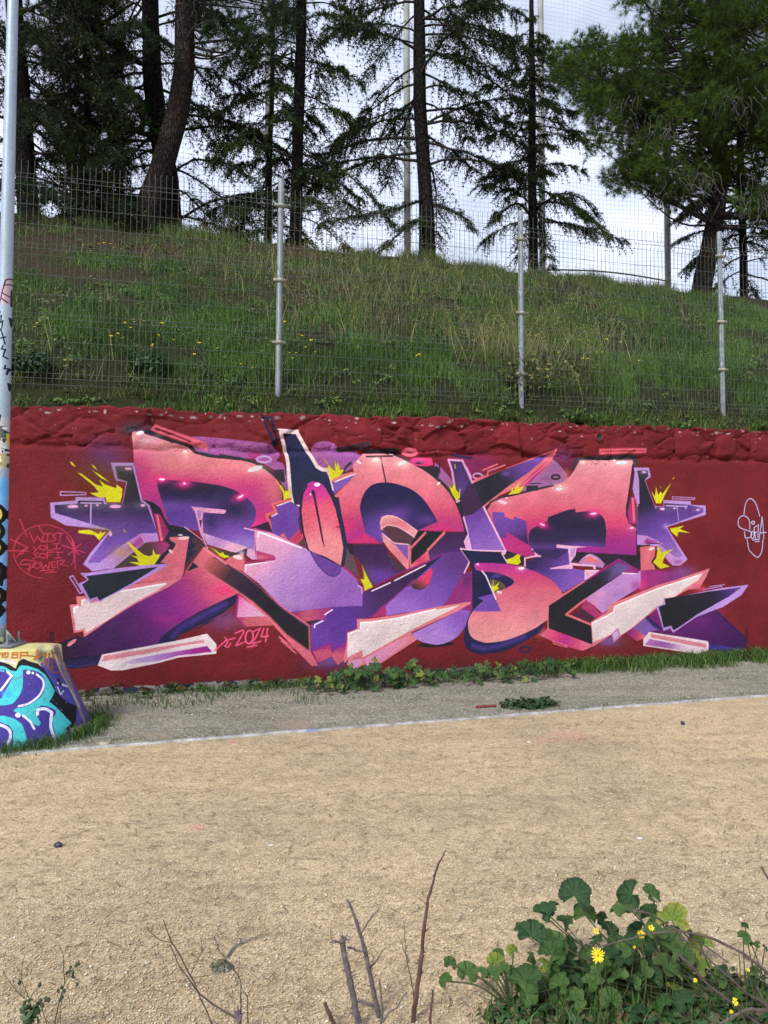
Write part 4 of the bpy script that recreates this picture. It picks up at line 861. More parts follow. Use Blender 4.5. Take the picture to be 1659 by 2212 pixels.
# loose pebbles on the court, and fallen pine needles
def pebbles(name, X, Y, Z, S, mat, seed, tints):
    r = np.random.default_rng(seed); n = len(X)
    base = np.array([[1, 0, 0], [0, 1, 0], [-1, 0, 0], [0, -1, 0], [0, 0, 1], [0, 0, -1]], float)
    P = base[None] * (1 + r.uniform(-.35, .35, (n, 6, 1))) * np.stack([np.ones(n), r.uniform(.6, 1, n), r.uniform(.45, .8, n)], -1)[:, None]
    a = r.uniform(0, 6.28, n); c, s_ = np.cos(a)[:, None], np.sin(a)[:, None]
    tl = r.normal(0, .35, n)[:, None]
    x = P[..., 0] * c - P[..., 1] * s_; y = P[..., 0] * s_ + P[..., 1] * c; z = P[..., 2] + x * tl
    V = np.stack([x, y, z], -1) * S[:, None, None] + np.stack([X, Y, Z], -1)[:, None]
    F0 = np.array([[0, 1, 4], [1, 2, 4], [2, 3, 4], [3, 0, 4], [1, 0, 5], [2, 1, 5], [3, 2, 5], [0, 3, 5]])
    F = (F0[None] + (np.arange(n) * 6)[:, None, None]).reshape(-1, 3)
    T = tints[r.integers(0, len(tints), n)] * r.uniform(.75, 1.2, (n, 1))
    return tag(mesh_np(name, V.reshape(-1, 3), F, mat, col=np.repeat(T, 6, 0), smooth=False), kind='stuff')
M_PEB = leaf_mat('pebble', (1, 1, 1), .9, 0, .2)
def scatter_view(n, d0, d1, pw, seed):
    """ground points the camera can see between two distances"""
    r = np.random.default_rng(seed); t = r.random(n) ** pw; d = d0 + (d1 - d0) * t
    return r.uniform(-.60, .60, n) * d * 1.05, d
x1, y1 = scatter_view(38000, 2.15, 3.6, 1.15, 1); x2, y2 = scatter_view(14000, 3.4, 6.3, .9, 2)
X = np.concatenate([x1, x2]); Y = np.concatenate([y1, y2])
lu, lw = CT * X + ST * (Y - D0), -ST * X + CT * (Y - D0)
ok = lw < -1.74; X, Y = X[ok], Y[ok]
S = np.clip(RNG.lognormal(-5.66, .33, len(X)), .002, .009)
TAN = np.array([[.44, .34, .21], [.52, .42, .28], [.37, .285, .175], [.60, .53, .40], [.47, .35, .24], [.40, .34, .24], [.52, .45, .33]])
pebbles('loose_gravel', X, Y, S * .25, S, M_PEB, 5, TAN)
u_ = RNG.uniform(-5, 6, 13000); w_ = RNG.uniform(-1.62, -.02, 13000); P = site(u_, w_, .02)
S = np.clip(RNG.lognormal(-5.2, .35, 13000), .003, .012)
pebbles('strip_gravel', P[:, 0], P[:, 1], .004 + .02 * np.clip((w_ + .6) / .6, 0, 1), S, M_PEB, 6, np.array([[.21, .21, .18], [.28, .27, .23], [.16, .16, .14], [.38, .37, .34], [.30, .25, .18]]))
def needles(n, seed):
    r = np.random.default_rng(seed); x, y = scatter_view(n, 2.3, 6.3, .8, seed); a = r.normal(.25, .75, n); L = r.uniform(.012, .05, n); wd = r.uniform(.0008, .0019, n)
    lu, lw = CT * x + ST * (y - D0), -ST * x + CT * (y - D0); k = lw < -1.72; x, y, a, L, wd = (q[k] for q in (x, y, a, L, wd)); n = len(x)
    d = np.stack([np.cos(a), np.sin(a), 0 * a], -1); s_ = np.stack([-np.sin(a), np.cos(a), 0 * a], -1); c = np.stack([x, y, np.full(n, .006)], -1)
    b = r.normal(0, .25, n)[:, None]
    V = np.stack([c - d * L[:, None], c + s_ * (wd + b[:, 0] * L * .3)[:, None] + [0, 0, .002], c + d * L[:, None], c + s_ * (-wd + b[:, 0] * L * .3)[:, None] + [0, 0, .002]], 1)
    T = np.array([[.08, .06, .035], [.13, .09, .05], [.20, .15, .09], [.06, .05, .04]])[r.integers(0, 4, n)]
    return tag(mesh_np('pine_needle_litter', V.reshape(-1, 3), np.arange(n * 4).reshape(-1, 4), M_PEB, col=np.repeat(T, 4, 0)), kind='stuff')
needles(8500, 8)

# ------------------------------------------------------------------ hillside
WR = 6.4
def hill(u, w):
    u = np.asarray(u, float); w = np.asarray(w, float)
    t = np.clip((w - .1) / (WR - .1), 0, 1)
    zr = 6.98 - .022 * (u + 1) + .10 * (fbm(u * .35 + 5, u * 0, 91, 3) - .5)
    up = 2.74 + .22 * np.clip((w - .08) / .3, 0, 1) + (zr - 2.96) * (t ** .96) * np.clip((w - .1) / .4, 0, 1)
    back = zr - .09 * (w - WR) - .10 * np.clip(w - WR, 0, 1)
    z = np.where(w < WR, np.minimum(up, zr + 0 * w), back)
    z = z + .10 * (fbm(u * .9, w * .9, 93, 3) - .5) * np.clip(w * 1.2, 0, 1) + .03 * (fbm(u * 4, w * 4, 95, 2) - .5) * np.clip(w * 3, 0, 1)
    return z
def bare(u, w):
    b = np.clip((w / WR - .42) / .40, 0, 1) * np.clip((2.4 - u) / 1.6, .12, 1)
    n = fbm(u * .8 + 2, w * 1.0, 97, 3)
    b = np.clip(b * .80 + (n - .50) * 1.7, 0, 1)
    b = np.maximum(b, .8 * np.exp(-(((u + 1.6) / .8) ** 2 + ((w - 3.0) / .9) ** 2)))
    return b * np.clip((w - .5) / 1.2, 0, 1)
us = np.concatenate([np.arange(-24, -7, 1.), np.arange(-7, 12, .14), np.arange(12, 34, 1.)]); ws = np.concatenate([np.arange(.05, 8, .14), np.arange(8, 40, 1.5)])
U, Wd = np.meshgrid(us, ws); Z = hill(U, Wd); n2, n1 = U.shape
i = np.arange(n2 - 1)[:, None] * n1 + np.arange(n1 - 1)[None]
bb = bare(U, Wd).ravel()[:, None]
m = Mat('hill_soil', .95, 0, .1)
at = m.n('ShaderNodeAttribute', attribute_name='tint')
m.color(m.mix(1.0, at.outputs['Color'], m.ramp(m.noise(14, 5, .7), [(.3, (.6, .6, .6)), (.7, (1.35, 1.3, 1.25))]), 'MULTIPLY')); m.bump(m.noise(30), .8, .03)
colr = np.array([.040, .028, .017]) * bb + np.array([.022, .027, .011]) * (1 - bb)
tag(mesh_np('hillside', site(U, Wd, Z).reshape(-1, 3), np.stack([i, i + 1, i + n1 + 1, i + n1], -1).reshape(-1, 4), m.m, col=colr, smooth=True), kind='structure')

def blades(P, H, Wb, lean, col, seed, seg=True):
    """grass blades: P roots, H heights, Wb widths, lean 0..1"""
    r = np.random.default_rng(seed); n = len(P); a = r.uniform(0, 6.283, n); b = r.uniform(0, 6.283, n)
    s_ = np.stack([np.cos(a), np.sin(a), 0 * a], -1) * Wb[:, None] * .5; d = np.stack([np.cos(b), np.sin(b), 0 * b], -1)
    mid = P + d * (lean * H * .28)[:, None] + np.array([0, 0, 1]) * (H * .58)[:, None]
    tip = P + d * (lean * H * .95)[:, None] + np.array([0, 0, 1]) * (H * (1 - .30 * lean))[:, None]
    V = np.stack([P - s_, P + s_, mid + s_ * .75, mid - s_ * .75, tip], 1).reshape(-1, 3)
    o = np.arange(n)[:, None] * 5
    F3 = np.concatenate([o + [0, 1, 2], o + [0, 2, 3], o + [3, 2, 4]])
    return V, F3, np.repeat(col, 5, 0)
M_GRASS = leaf_mat('grass_blade', (1, 1, 1), .6, .25, .25)
def grass_slope():
    n = 400000; r = np.random.default_rng(17)
    u = r.uniform(-5.6, 9.5, n); w = .06 + (WR + .9) * r.random(n)
    cl = fbm(u * 2.2, w * 2.2, 101, 3); b = bare(u, w)
    keep = r.random(n) < np.clip((1 - b * .95) * (.05 + 3.4 * np.clip(cl - .39, 0, 1)), .012, 1)
    u, w, cl, b = u[keep], w[keep], cl[keep], b[keep]; n = len(u)
    t = w / WR
    H = (.055 + .14 * r.random(n) ** 1.5) * (.30 + 1.6 * cl) * (1 - .35 * b); H *= np.where(w < .45, .75, 1)
    dry = np.clip(.02 + 1.0 * np.clip(t - .5, 0, 1) + .9 * (fbm(u * .9 + 20, w * .9, 103, 3) - .5) + .5 * np.exp(-((u - .9) / 1.1) ** 2 - ((w - 3.6) / 1.4) ** 2) + .5 * np.exp(-((u - 2.3) / .8) ** 2 - ((w - 1.6) / 1.2) ** 2), 0, 1) ** 1.3
    H = H * (1 + .6 * dry * (r.random(n) < .5))
    g1 = np.array([.098, .182, .028]); g2 = np.array([.036, .078, .016]); y1 = np.array([.14, .125, .05])
    k = np.clip(r.random((n, 1)) * .7 + .6 * (fbm(u * 1.6 + 9, w * 1.6, 107, 3)[:, None] - .35) + .22 * np.clip(1 - w / 1.6, 0, 1)[:, None], 0, 1); col = (g1 * k + g2 * (1 - k)); kd = (r.random((n, 1)) < dry[:, None] * .55); col = np.where(kd, y1 * r.uniform(.45, 1.1, (n, 1)), col) * r.uniform(.7, 1.25, (n, 1)) * np.clip(.55 + 1.0 * fbm(u * 1.1 + 31, w * 1.3, 109, 3), .6, 1.35)[:, None]
    P = site(u, w, hill(u, w) - .02)
    return blades(P, H, r.uniform(.005, .011, n), np.clip(r.normal(.45, .25, n), 0, 1), col, 19)
V, F, c = grass_slope(); tag(mesh_np('hillside_grass', V, F, M_GRASS, col=c), kind='stuff')
# low broad-leaved weeds that break up the grass
def bank_weeds():
    r = np.random.default_rng(211); n = 1500; u = r.uniform(-5, 9, n); w = .12 + 5.5 * r.random(n) ** 1.4; k = fbm(u * 1.4, w * 1.4, 213, 3) > .46; u, w = u[k], w[k]; n = len(u); m_ = 16
    c = np.repeat(site(u, w, hill(u, w) + .04), m_, 0); R = np.repeat(r.uniform(.05, .13, n), m_)[:, None]; d = r.normal(0, 1, (n * m_, 3)) * [1, 1, .35]; P = c + d * R * .6; N = len(P)
    up = d * .5 + np.array([0, -.3, .9]) + r.normal(0, .3, (N, 3)); up /= np.linalg.norm(up, axis=1)[:, None]; a = np.cross(up, r.normal(0, 1, (N, 3))); a /= np.linalg.norm(a, axis=1)[:, None]; b = np.cross(up, a); s = r.uniform(.014, .032, (N, 1))
    V = np.stack([P - a * s, P - b * s * .5, P + a * s, P + b * s * .5], 1).reshape(-1, 3); T = np.array([[.06, .12, .025], [.09, .16, .03], [.04, .085, .02], [.11, .15, .045]])[np.repeat(r.integers(0, 4, n), m_)] * r.uniform(.7, 1.3, (N, 1))
    return V, np.arange(N * 4).reshape(-1, 4), np.repeat(T, 4, 0)
V, F, c = bank_weeds(); tag(mesh_np('bank_weeds', V, F, M_GRASS, col=c), kind='stuff')
# tall dry stalks with seed heads
def stalks():
    r = np.random.default_rng(23); cs = [(.7, 3.6, .9, 230), (1.3, 4.6, 1.0, 170), (2.05, 1.5, .42, 360), (2.6, .9, .5, 120), (-.8, 3.9, .5, 110), (-2.0, 4.3, .6, 60), (.2, 1.9, .6, 120), (2.0, 6.3, 2.0, 420), (5.5, 6.2, 2.6, 300), (4.4, 3.4, 1.6, 160), (-3.0, 1.2, 1, 60), (3.2, 1.9, .7, 180)]
    u = np.concatenate([r.normal(a, s_, k) for a, b, s_, k in cs]); w = np.clip(np.concatenate([r.normal(b, s_ * .6, k) for a, b, s_, k in cs]), .35, WR + .4); n = len(u)
    H = r.uniform(.28, .75, n); col = np.array([.33, .31, .12]) * r.uniform(.45, 1.1, (n, 1)); P = site(u, w, hill(u, w) - .02)
    V, F, c = blades(P, H, r.uniform(.004, .007, n), np.clip(r.normal(.8, .25, n), .1, 1.1), col, 29)
    tips = V.reshape(-1, 5, 3)[:, 4]; k = 5
    T = np.repeat(tips, k, 0) + r.normal(0, .02, (n * k, 3)) - np.array([0, 0, 1]) * r.uniform(0, .10, (n * k, 1)); d = r.normal(0, 1, (n * k, 3)); d /= np.linalg.norm(d, axis=1)[:, None]
    s_ = np.cross(d, r.normal(0, 1, (n * k, 3))); s_ /= np.linalg.norm(s_, axis=1)[:, None]
    V2 = np.stack([T, T + d * .020 + s_ * .004, T + d * .020 - s_ * .004], 1).reshape(-1, 3)
    return np.vstack([V, V2]), np.vstack([F, len(V) + np.arange(n * k * 3).reshape(-1, 3)]), np.vstack([c, np.repeat(np.repeat(col, k, 0) * 1.25, 3, 0)])
V, F, c = stalks(); tag(mesh_np('dry_grass', V, F, M_GRASS, col=c), kind='stuff')

def on_hill(x, y):
    """where the line of sight through (x, y) meets the slope -> (u, w, z)"""
    k = ray(x, y); t = np.linspace(6, 24, 1800)[:, None]; P = np.array([0, 0, 1.6]) + t * k
    u = CT * P[:, 0] + ST * (P[:, 1] - D0); w = -ST * P[:, 0] + CT * (P[:, 1] - D0)
    hit = np.nonzero((P[:, 2] < hill(u, w)) & (w > .05))[0]
    q = hit[0] if len(hit) else -1
    return float(u[q]), float(w[q]), float(P[q, 2])

# ------------------------------------------------------------------ mesh fence on top of the wall
M_GALV = simple_mat('galvanised_steel', (.16, .185, .195), (.245, .27, .28), 14, .55, .3, .15, 80)
M_WIRE = simple_mat('galvanised_wire', (.062, .075, .062), (.10, .115, .10), 6, .8, 0)
M_CLAMP = simple_mat('clamp_steel', (.24, .24, .20), (.34, .33, .28), 30, .7, 0)
WF = .32
# post: base u, top u, base z, top z as surveyed
POSTS = [(-3.86, -3.80, 2.72, 5.30), (-1.072, -1.027, 2.80, 5.31), (1.733, 1.746, 2.80, 5.262), (4.487, 4.468, 2.75, 5.29), (7.22, 7.18, 2.7, 5.29)]
fence = thing('mesh_fence', S1(0, WF, 2.8), 'galvanised wire mesh fence with folded ribs running along the top of the red wall', 'fence')
def clampz(k): return [(4.88, 4.06, 3.28), (5.02, 4.22, 3.56), (4.93, 4.07, 3.36), (4.98, 4.15, 3.55, 2.86), (4.9, 4.1, 3.4)][k]
FOLD = (5.00, 4.32, 3.64, 3.06)
for k, (ub, ut, zb, zt) in enumerate(POSTS):
    mb = MB(); zz = np.array([zb - .25, zt - .004, zt]); P = site(ub + (ut - ub) * (zz - zb) / (zt - zb), WF, zz)
    mb.tube(P, [.031, .031, .027], 14)
    po = under(mb.build('post', M_GALV, smooth=False), fence)
    for p_ in po.data.polygons: p_.use_smooth = len(p_.vertices) == 4
    for z in clampz(k):
        u = ub + (ut - ub) * (z - zb) / (zt - zb); mb = MB()
        mb.tube(site([u, u, u, u], WF, [z - .019, z - .012, z + .012, z + .019]), [.034, .050, .050, .034], 14)
        mb.box((u - .070, WF - .030, z - .014), (u + .070, WF - .004, z + .014), M=lambda V: site(V[:, 0], V[:, 1], V[:, 2]))
        mb.build('clamp', M_CLAMP, po)
for k in range(4):
    a, b = POSTS[k], POSTS[k + 1]; mb = MB()
    ua, ub_ = a[0] + .035, b[0] - .035; n = 49
    z0 = max(a[2], b[2]) + .02; prof = [(z0, 0)]
    for f in FOLD[::-1]: prof += [(f - .055, 0), (f, -.030), (f + .055, 0)]
    prof += [(5.19 if k < 3 else 5.17, 0)]
    for q in range(n):
        s_ = q / (n - 1); u0 = ua + (ub_ - ua) * s_; lean = ((a[1] - a[0]) * (1 - s_) + (b[1] - b[0]) * s_) / 2.5
        jit = rnd.gauss(0, .002); zz = np.array([p_[0] for p_ in prof]); ww = np.array([p_[1] for p_ in prof])
        V, F = tube(site(u0 + lean * (zz - 2.8) + jit, WF - .036 + ww, zz), .0026, 3); mb.add(V, F)
    hz = [z0 + .03]
    for f in FOLD: hz += [f - .055, f, f + .055]
    zc = sorted(FOLD)
    for lo, hi in zip(zc[:-1], zc[1:]): hz += list(np.linspace(lo + .055, hi - .055, 4)[1:-1])
    for z in hz:
        off = -.030 if z in FOLD else 0; s_ = np.linspace(0, 1, 9); lean = ((a[1] - a[0]) * (1 - s_) + (b[1] - b[0]) * s_) / 2.5
        V, F = tube(site(ua + (ub_ - ua) * s_ + lean * (z - 2.8), WF - .041 + off + .004 * np.sin(s_ * 9 + z), z), .0026, 3); mb.add(V, F)
    o = under(mb.build('mesh_panel', M_WIRE), fence)

# ------------------------------------------------------------------ ball-stop net behind the trees
WN = 9.6
M_POLE = simple_mat('grey_pole', (.22, .24, .22), (.36, .38, .35), 3, .75)
M_NET = simple_mat('net_cord', (.50, .52, .56), (.60, .62, .66), 3, .9)
net = thing('ball_stop_net', S1(0, WN, 6.5), 'tall ball stop net on slim grey green poles behind the row of trees', 'net')
npx = [(-44, 420, 462), (258, 420, 474), (580, 300, 520), (880, 380, 560), (1172, 300, 600), (1443, 380, 634), (1722, 420, 660)]
npu = []
for x, y0, y1 in npx:
    ua, za = on_plane(x, y1, WN); u, z1 = on_plane(x, -200, WN); ua = float(ua); npu.append(ua)
    zb = float(hill(np.array([ua]), np.array([WN]))[0]) - .4
    mb = MB(); mb.tube(site([ua, ua + .02], WN, [zb, 17.5]), [.085, .075], 12)
    under(mb.build('pole', M_POLE, smooth=True), net)
mb = MB(); ST_ = .112
for k in range(len(npu) - 1):
    a, b = npu[k] + .09, npu[k + 1] - .09; n = int((b - a) / ST_)
    sag = lambda s_, z: -.03 * np.sin(s_ * math.pi) * (z < 8)
    for q in range(n + 1):
        u = a + (b - a) * q / n; z = np.linspace(6.55, 17.2, 7); V, F = tube(site(u + .03 * np.sin(z * .8 + q * .1), WN + .05 * np.sin(z + q * .3), z), .0030, 3); mb.add(V, F)
    for z in np.arange(6.55, 17.2, ST_):
        s_ = np.linspace(0, 1, 9); V, F = tube(site(a + (b - a) * s_, WN + .05 * np.sin(z + s_ * n * .3), z - .06 * np.sin(s_ * math.pi)), .0030, 3); mb.add(V, F)
tag(under(mb.build('netting', M_NET), net), kind='stuff')
for z, r in ((8.14, .022), (17.3, .012), (11.72, .020)):
    for k in range(len(npu) - 1):
        if z < 12 and k != 4: continue
        s_ = np.linspace(0, 1, 13); mb = MB(); dz_ = (-.06 if z > 10 else .10) * np.sin(s_ * math.pi)
        mb.tube(site(npu[k] + (npu[k + 1] - npu[k]) * s_, WN - .09, z + dz_), r, 5)
        under(mb.build('cable', M_CLAMP), net)

# ------------------------------------------------------------------ trees
def bark_mat(name, a, b):
    m = Mat(name, .95, 0, .1); mp = m.n('ShaderNodeMapping'); mp.inputs['Scale'].default_value = (1, 1, .28); m.l(m.coord(), mp.inputs['Vector'])
    vo = m.n('ShaderNodeTexVoronoi'); vo.inputs['Scale'].default_value = 26; vo.feature = 'DISTANCE_TO_EDGE'; m.l(mp.outputs['Vector'], vo.inputs['Vector'])
    n = m.noise(18, 5, .7, mp.outputs['Vector'])
    c = m.mix(m.ramp(vo.outputs['Distance'], [(0, (0, 0, 0)), (.18, (1, 1, 1))]), tuple(x * .6 for x in a), m.ramp(n, [(.3, a), (.7, b)]))
    m.color(c); m.bump(m.ramp(vo.outputs['Distance'], [(0, (0, 0, 0)), (.2, (1, 1, 1))]), .9, .04); m.bump(n, .6, .02)
    return m.m
M_BARK = bark_mat('pine_bark', (.026, .020, .015), (.052, .040, .031))
M_BARK2 = bark_mat('cedar_bark', (.014, .012, .011), (.028, .024, .021))
M_TWIG = simple_mat('twig_wood', (.020, .017, .014), (.036, .030, .025), 20, .95)
M_DEADTW = simple_mat('dead_twig_wood', (.11, .105, .095), (.19, .185, .17), 20, .95)
M_NEEDLE = leaf_mat('conifer_needle', (1, 1, 1), .75, .10, .04)

def tris_blades(P, D, L, Wd, r):
    n = len(P); D = D / (np.linalg.norm(D, axis=1)[:, None] + 1e-9); s_ = np.cross(D, r.normal(0, 1, (n, 3))); s_ /= np.linalg.norm(s_, axis=1)[:, None] + 1e-9
    return np.stack([P - s_ * Wd[:, None] * .5, P + s_ * Wd[:, None] * .5, P + D * L[:, None]], 1).reshape(-1, 3)
def trunk_mesh(path, r0, r1, k=14, seed=0, flare=.25, n=40):
    C = spline(path, n); t = np.linspace(0, 1, n); rr = r0 + (r1 - r0) * t + flare * r0 * np.exp(-t * 22)
    V, F = tube(C, rr, k); r = np.random.default_rng(seed)
    W3 = V.reshape(n, k, 3); nz = .10 * (fbm(np.arange(k)[None] * 1.1 + 0 * t[:, None], t[:, None] * 9 + 0 * np.arange(k)[None], seed, 3) - .5) * 2
    W3 = C[:, None] + (W3 - C[:, None]) * (1 + nz)[..., None]
    return W3.reshape(-1, 3), F, C, rr
def cedar(root, C, rr, spec, seed, tint, dens=1.0):
    """tiers of drooping sprays along the trunk line C; spec: dict z0,z1,n,L(t),rise,droop,az"""
    r = np.random.default_rng(seed); z0, z1, n = spec['z0'], spec['z1'], spec['n']
    wood = MB(); TV = []; TC = []
    ztr = C[:, 2]
    for q in range(n):
        t = (q + r.random()) / n; z = z0 + (z1 - z0) * t
        i = int(np.argmin(np.abs(ztr - z))); o = C[i].copy(); o[2] = z
        L = spec['L'](t) * r.uniform(.65, 1.15); az = q * 2.4 + r.normal(0, .5)
        if 'az' in spec: az = spec['az'][q % len(spec['az'])] + r.normal(0, .45)
        d = np.array([math.cos(az), math.sin(az), 0]); s_ = np.linspace(0, 1, 14); dr = spec['droop'] * r.uniform(.5, 1.6); ri = spec['rise'] + r.normal(0, .17)
        side = np.array([-d[1], d[0], 0]) * r.normal(0, .12)
        B = o + L * (s_[:, None] * d + (s_ ** 2)[:, None] * side + (ri * s_ - dr * s_ ** 2)[:, None] * np.array([0, 0, 1])) + np.cumsum(r.normal(0, .012, (14, 3)), 0) * L * .5
        rb = max(.009, .012 * L * min(1, rr[i] / .08)) * (1 - .85 * s_) + .004
        V, F = tube(B, rb, 5); wood.add(V, F)
        ns = max(int(L * 13 * dens), 5); sv = np.sqrt(r.uniform(.03, 1, ns)) if L > 1 else r.uniform(.05, 1, ns)
        bi = np.clip((sv * 13).astype(int), 0, 12); fr = sv * 13 - bi; pos = B[bi] * (1 - fr)[:, None] + B[bi + 1] * fr[:, None]
        for sgn in (-1, 1):
            an = az + sgn * r.uniform(.4, 1.35, ns); lb = spec.get('lb', .42) * r.uniform(.5, 1.4, ns) * (1.1 - .55 * sv) * min(1, .5 + L / 3)
            dd = np.stack([np.cos(an), np.sin(an), r.normal(-.12, .15, ns)], -1)
            m_ = 8; tt = np.linspace(.12, 1, m_)
            hang = spec.get('hang', .9)
            Q = pos[:, None] + lb[:, None, None] * (tt[None, :, None] * dd[:, None] - hang * (tt ** 2)[None, :, None] * np.array([0, 0, 1]) * r.uniform(.5, 1.2, (ns, 1, 1)))
            # twig itself
            TVt = np.stack([pos - [0, 0, .004], pos + [0, 0, .004], Q[:, -1]], 1); TV.append(TVt.reshape(-1, 3)); TC.append(np.tile(np.array([.035, .03, .024]), (ns * 3, 1)))
            nb = 5; Pb = np.repeat(Q.reshape(-1, 3), nb, 0); N = len(Pb)
            along = np.repeat(np.gradient(Q, axis=1).reshape(-1, 3), nb, 0); along /= np.linalg.norm(along, axis=1)[:, None] + 1e-9
            D = along * .75 + r.normal(0, .62, (N, 3)) + np.array([0, 0, .15])
            TV.append(tris_blades(Pb, D, r.uniform(.045, .095, N), r.uniform(.012, .026, N), r))
            cc = np.asarray(tint) * np.repeat(r.uniform(.7, 1.35, ns), m_ * nb)[:, None] * r.uniform(.75, 1.25, (N, 1)); TC.append(np.repeat(cc, 3, 0))
    V = np.vstack(TV); c = np.vstack(TC)
    tag(under(wood.build('branchwork', M_TWIG), root), kind='stuff')
    under(mesh_np('crown', V, np.arange(len(V)).reshape(-1, 3), M_NEEDLE, col=c), root)
def pine_crown(root, lobes, C, seed, tint, per=70, nn=24, hang=0.0, bare_twigs=0):
    """lobes: list of (centre, radius): bursts of long needles, with limbs from the trunk line to each lobe"""
    r = np.random.default_rng(seed); wood = MB(); TV = []; TC = []
    for (c0, R) in lobes:
        j = int(np.argmin(np.linalg.norm(C - (c0 + np.array([0, 0, .15])), axis=1) + .6 * np.maximum(C[:, 2] - c0[2], 0)))
        o = C[j]; mid = (o + c0) / 2 + r.normal(0, .12, 3) + np.array([0, 0, -.12]); B = spline([o, mid, c0], 10)
        V, F = tube(B, np.linspace(.030, .008, 10), 5); wood.add(V, F)
        k = int(per * (R / .5) ** 2); d = r.normal(0, 1, (k, 3)); d /= np.linalg.norm(d, axis=1)[:, None]; rad = R * r.random(k) ** .45
        P = c0 + d * rad[:, None] * np.array([1, 1, .72]); P[:, 2] -= hang * r.random(k) * R
        for q in range(0, k, 3):
            V, F = tube(np.stack([c0 + (P[q] - c0) * .15, (c0 + P[q]) / 2 + r.normal(0, .03, 3), P[q]]), [.006, .004, .003], 3); wood.add(V, F)
        up = d * .9 + np.array([0, 0, .45 - 1.1 * hang]) + r.normal(0, .25, (k, 3)); up /= np.linalg.norm(up, axis=1)[:, None]
        Pb = np.repeat(P, nn, 0); N = len(Pb); D = np.repeat(up, nn, 0) * .75 + r.normal(0, .55, (N, 3))
        TV.append(tris_blades(Pb + r.normal(0, .015, (N, 3)), D, r.uniform(.09, .18, N), r.uniform(.0065, .0110, N), r))
        cc = np.asarray(tint) * r.uniform(.6, 1.5) * np.repeat(r.uniform(.6, 1.3, k), nn)[:, None] * r.uniform(.75, 1.3, (N, 1)); TC.append(np.repeat(cc, 3, 0))
    V = np.vstack(TV); c = np.vstack(TC)
    tag(under(wood.build('branchwork', M_TWIG), root), kind='stuff')
    under(mesh_np('crown', V, np.arange(len(V)).reshape(-1, 3), M_NEEDLE, col=c), root)
def dead_twigs(root, spots, seed):
    r = np.random.default_rng(seed); mb = MB()
    for (c0, n, spread) in spots:
        for q in range(n):
            p = c0 + r.normal(0, spread, 3) * np.array([1, .5, .6]); d = r.normal(0, .30, 3) * np.array([1, 1, .1]); L = r.uniform(.25, .6); s_ = np.linspace(0, 1, 8)[:, None]
            Q = p + L * (s_ * d * 1.2 - s_ ** 1.4 * np.array([0, 0, .9])) + np.cumsum(r.normal(0, .018, (8, 3)), 0)
            V, F = tube(Q, np.linspace(.0050, .002, 8), 3); mb.add(V, F)
    return tag(under(mb.build('dead_twig_tangle', M_DEADTW), root), kind='stuff')
def inside(poly, n, w0, w1, r0, r1, seed):
    """n lobes scattered through the part of the row of trees whose outline is poly"""
    r = np.random.default_rng(seed); P = np.array(poly, float); out = []
    while len(out) < n:
        x, y = r.uniform(P[:, 0].min(), P[:, 0].max()), r.uniform(P[:, 1].min(), P[:, 1].max()); k = False
        for a, b in zip(P, np.roll(P, 1, 0)):
            if (a[1] > y) != (b[1] > y) and x < (b[0] - a[0]) * (y - a[1]) / (b[1] - a[1]) + a[0]: k = not k
        if k: out.append((pt(x, y, r.uniform(w0, w1)), r.uniform(r0, r1)))
    return out
def make_tree(name, pix, w, r0, r1, bark, label, seed, extra_up=None, flare=.25):
    if isinstance(w, (int, float)): w = [w] * len(pix)
    path = [pt(x, y, wv) for (x, y), wv in zip(pix, w)]
    path[0][2] -= .25
    if extra_up is not None: path.append(path[-1] + np.array(extra_up))
    root = thing(name, path[0] + np.array([0, 0, .2]), label, 'tree', 'conifers along the crest of the bank')
    V, F, C, rr = trunk_mesh(path, r0, r1, 14, seed, flare); under(mesh_np('trunk', V, F, bark, smooth=True), root)
    return root, C, rr
ZT = 13.2
CED = (.024, .040, .018); CED2 = (.036, .060, .020); PIN = (.044, .080, .016)
# far left, dark cedar
t, C, rr = make_tree('cedar_tree', [(66, 470), (56, 380), (44, 200), (30, 0)], 7.4, .20, .13, M_BARK2, 'dark cedar at the far left with hanging foliage beside the metal pole', 201, (-.15, 0, 2.5))
cedar(t, C, rr, dict(z0=7.6, z1=13.4, n=58, L=lambda q: 2.2 - .3 * q, rise=.05, droop=.34, hang=1.15, lb=.55, az=[0.3, -.6, 1.2, 0, -.2, .6, 2.6, 3.6]), 1, CED, 1.15)
# hanging pine mass left of the leaning trunk
t, C, rr = make_tree('pine_tree', [(176, 474), (180, 380), (190, 200), (178, 0)], 8.3, .085, .06, M_BARK2, 'bushy hanging pine between the far left cedar and the leaning trunk', 202, (0, 0, 2))
pine_crown(t, inside([(60, -40), (230, -40), (250, 100), (285, 230), (275, 330), (215, 390), (130, 400), (120, 300), (95, 180)], 44, 6.9, 8.9, .26, .46, 3), C, 31, (.030, .052, .012), 70, 24, .55)
dead_twigs(t, [(pt(120, 60, 7), 26, .28), (pt(150, 30, 7), 20, .25)], 5)
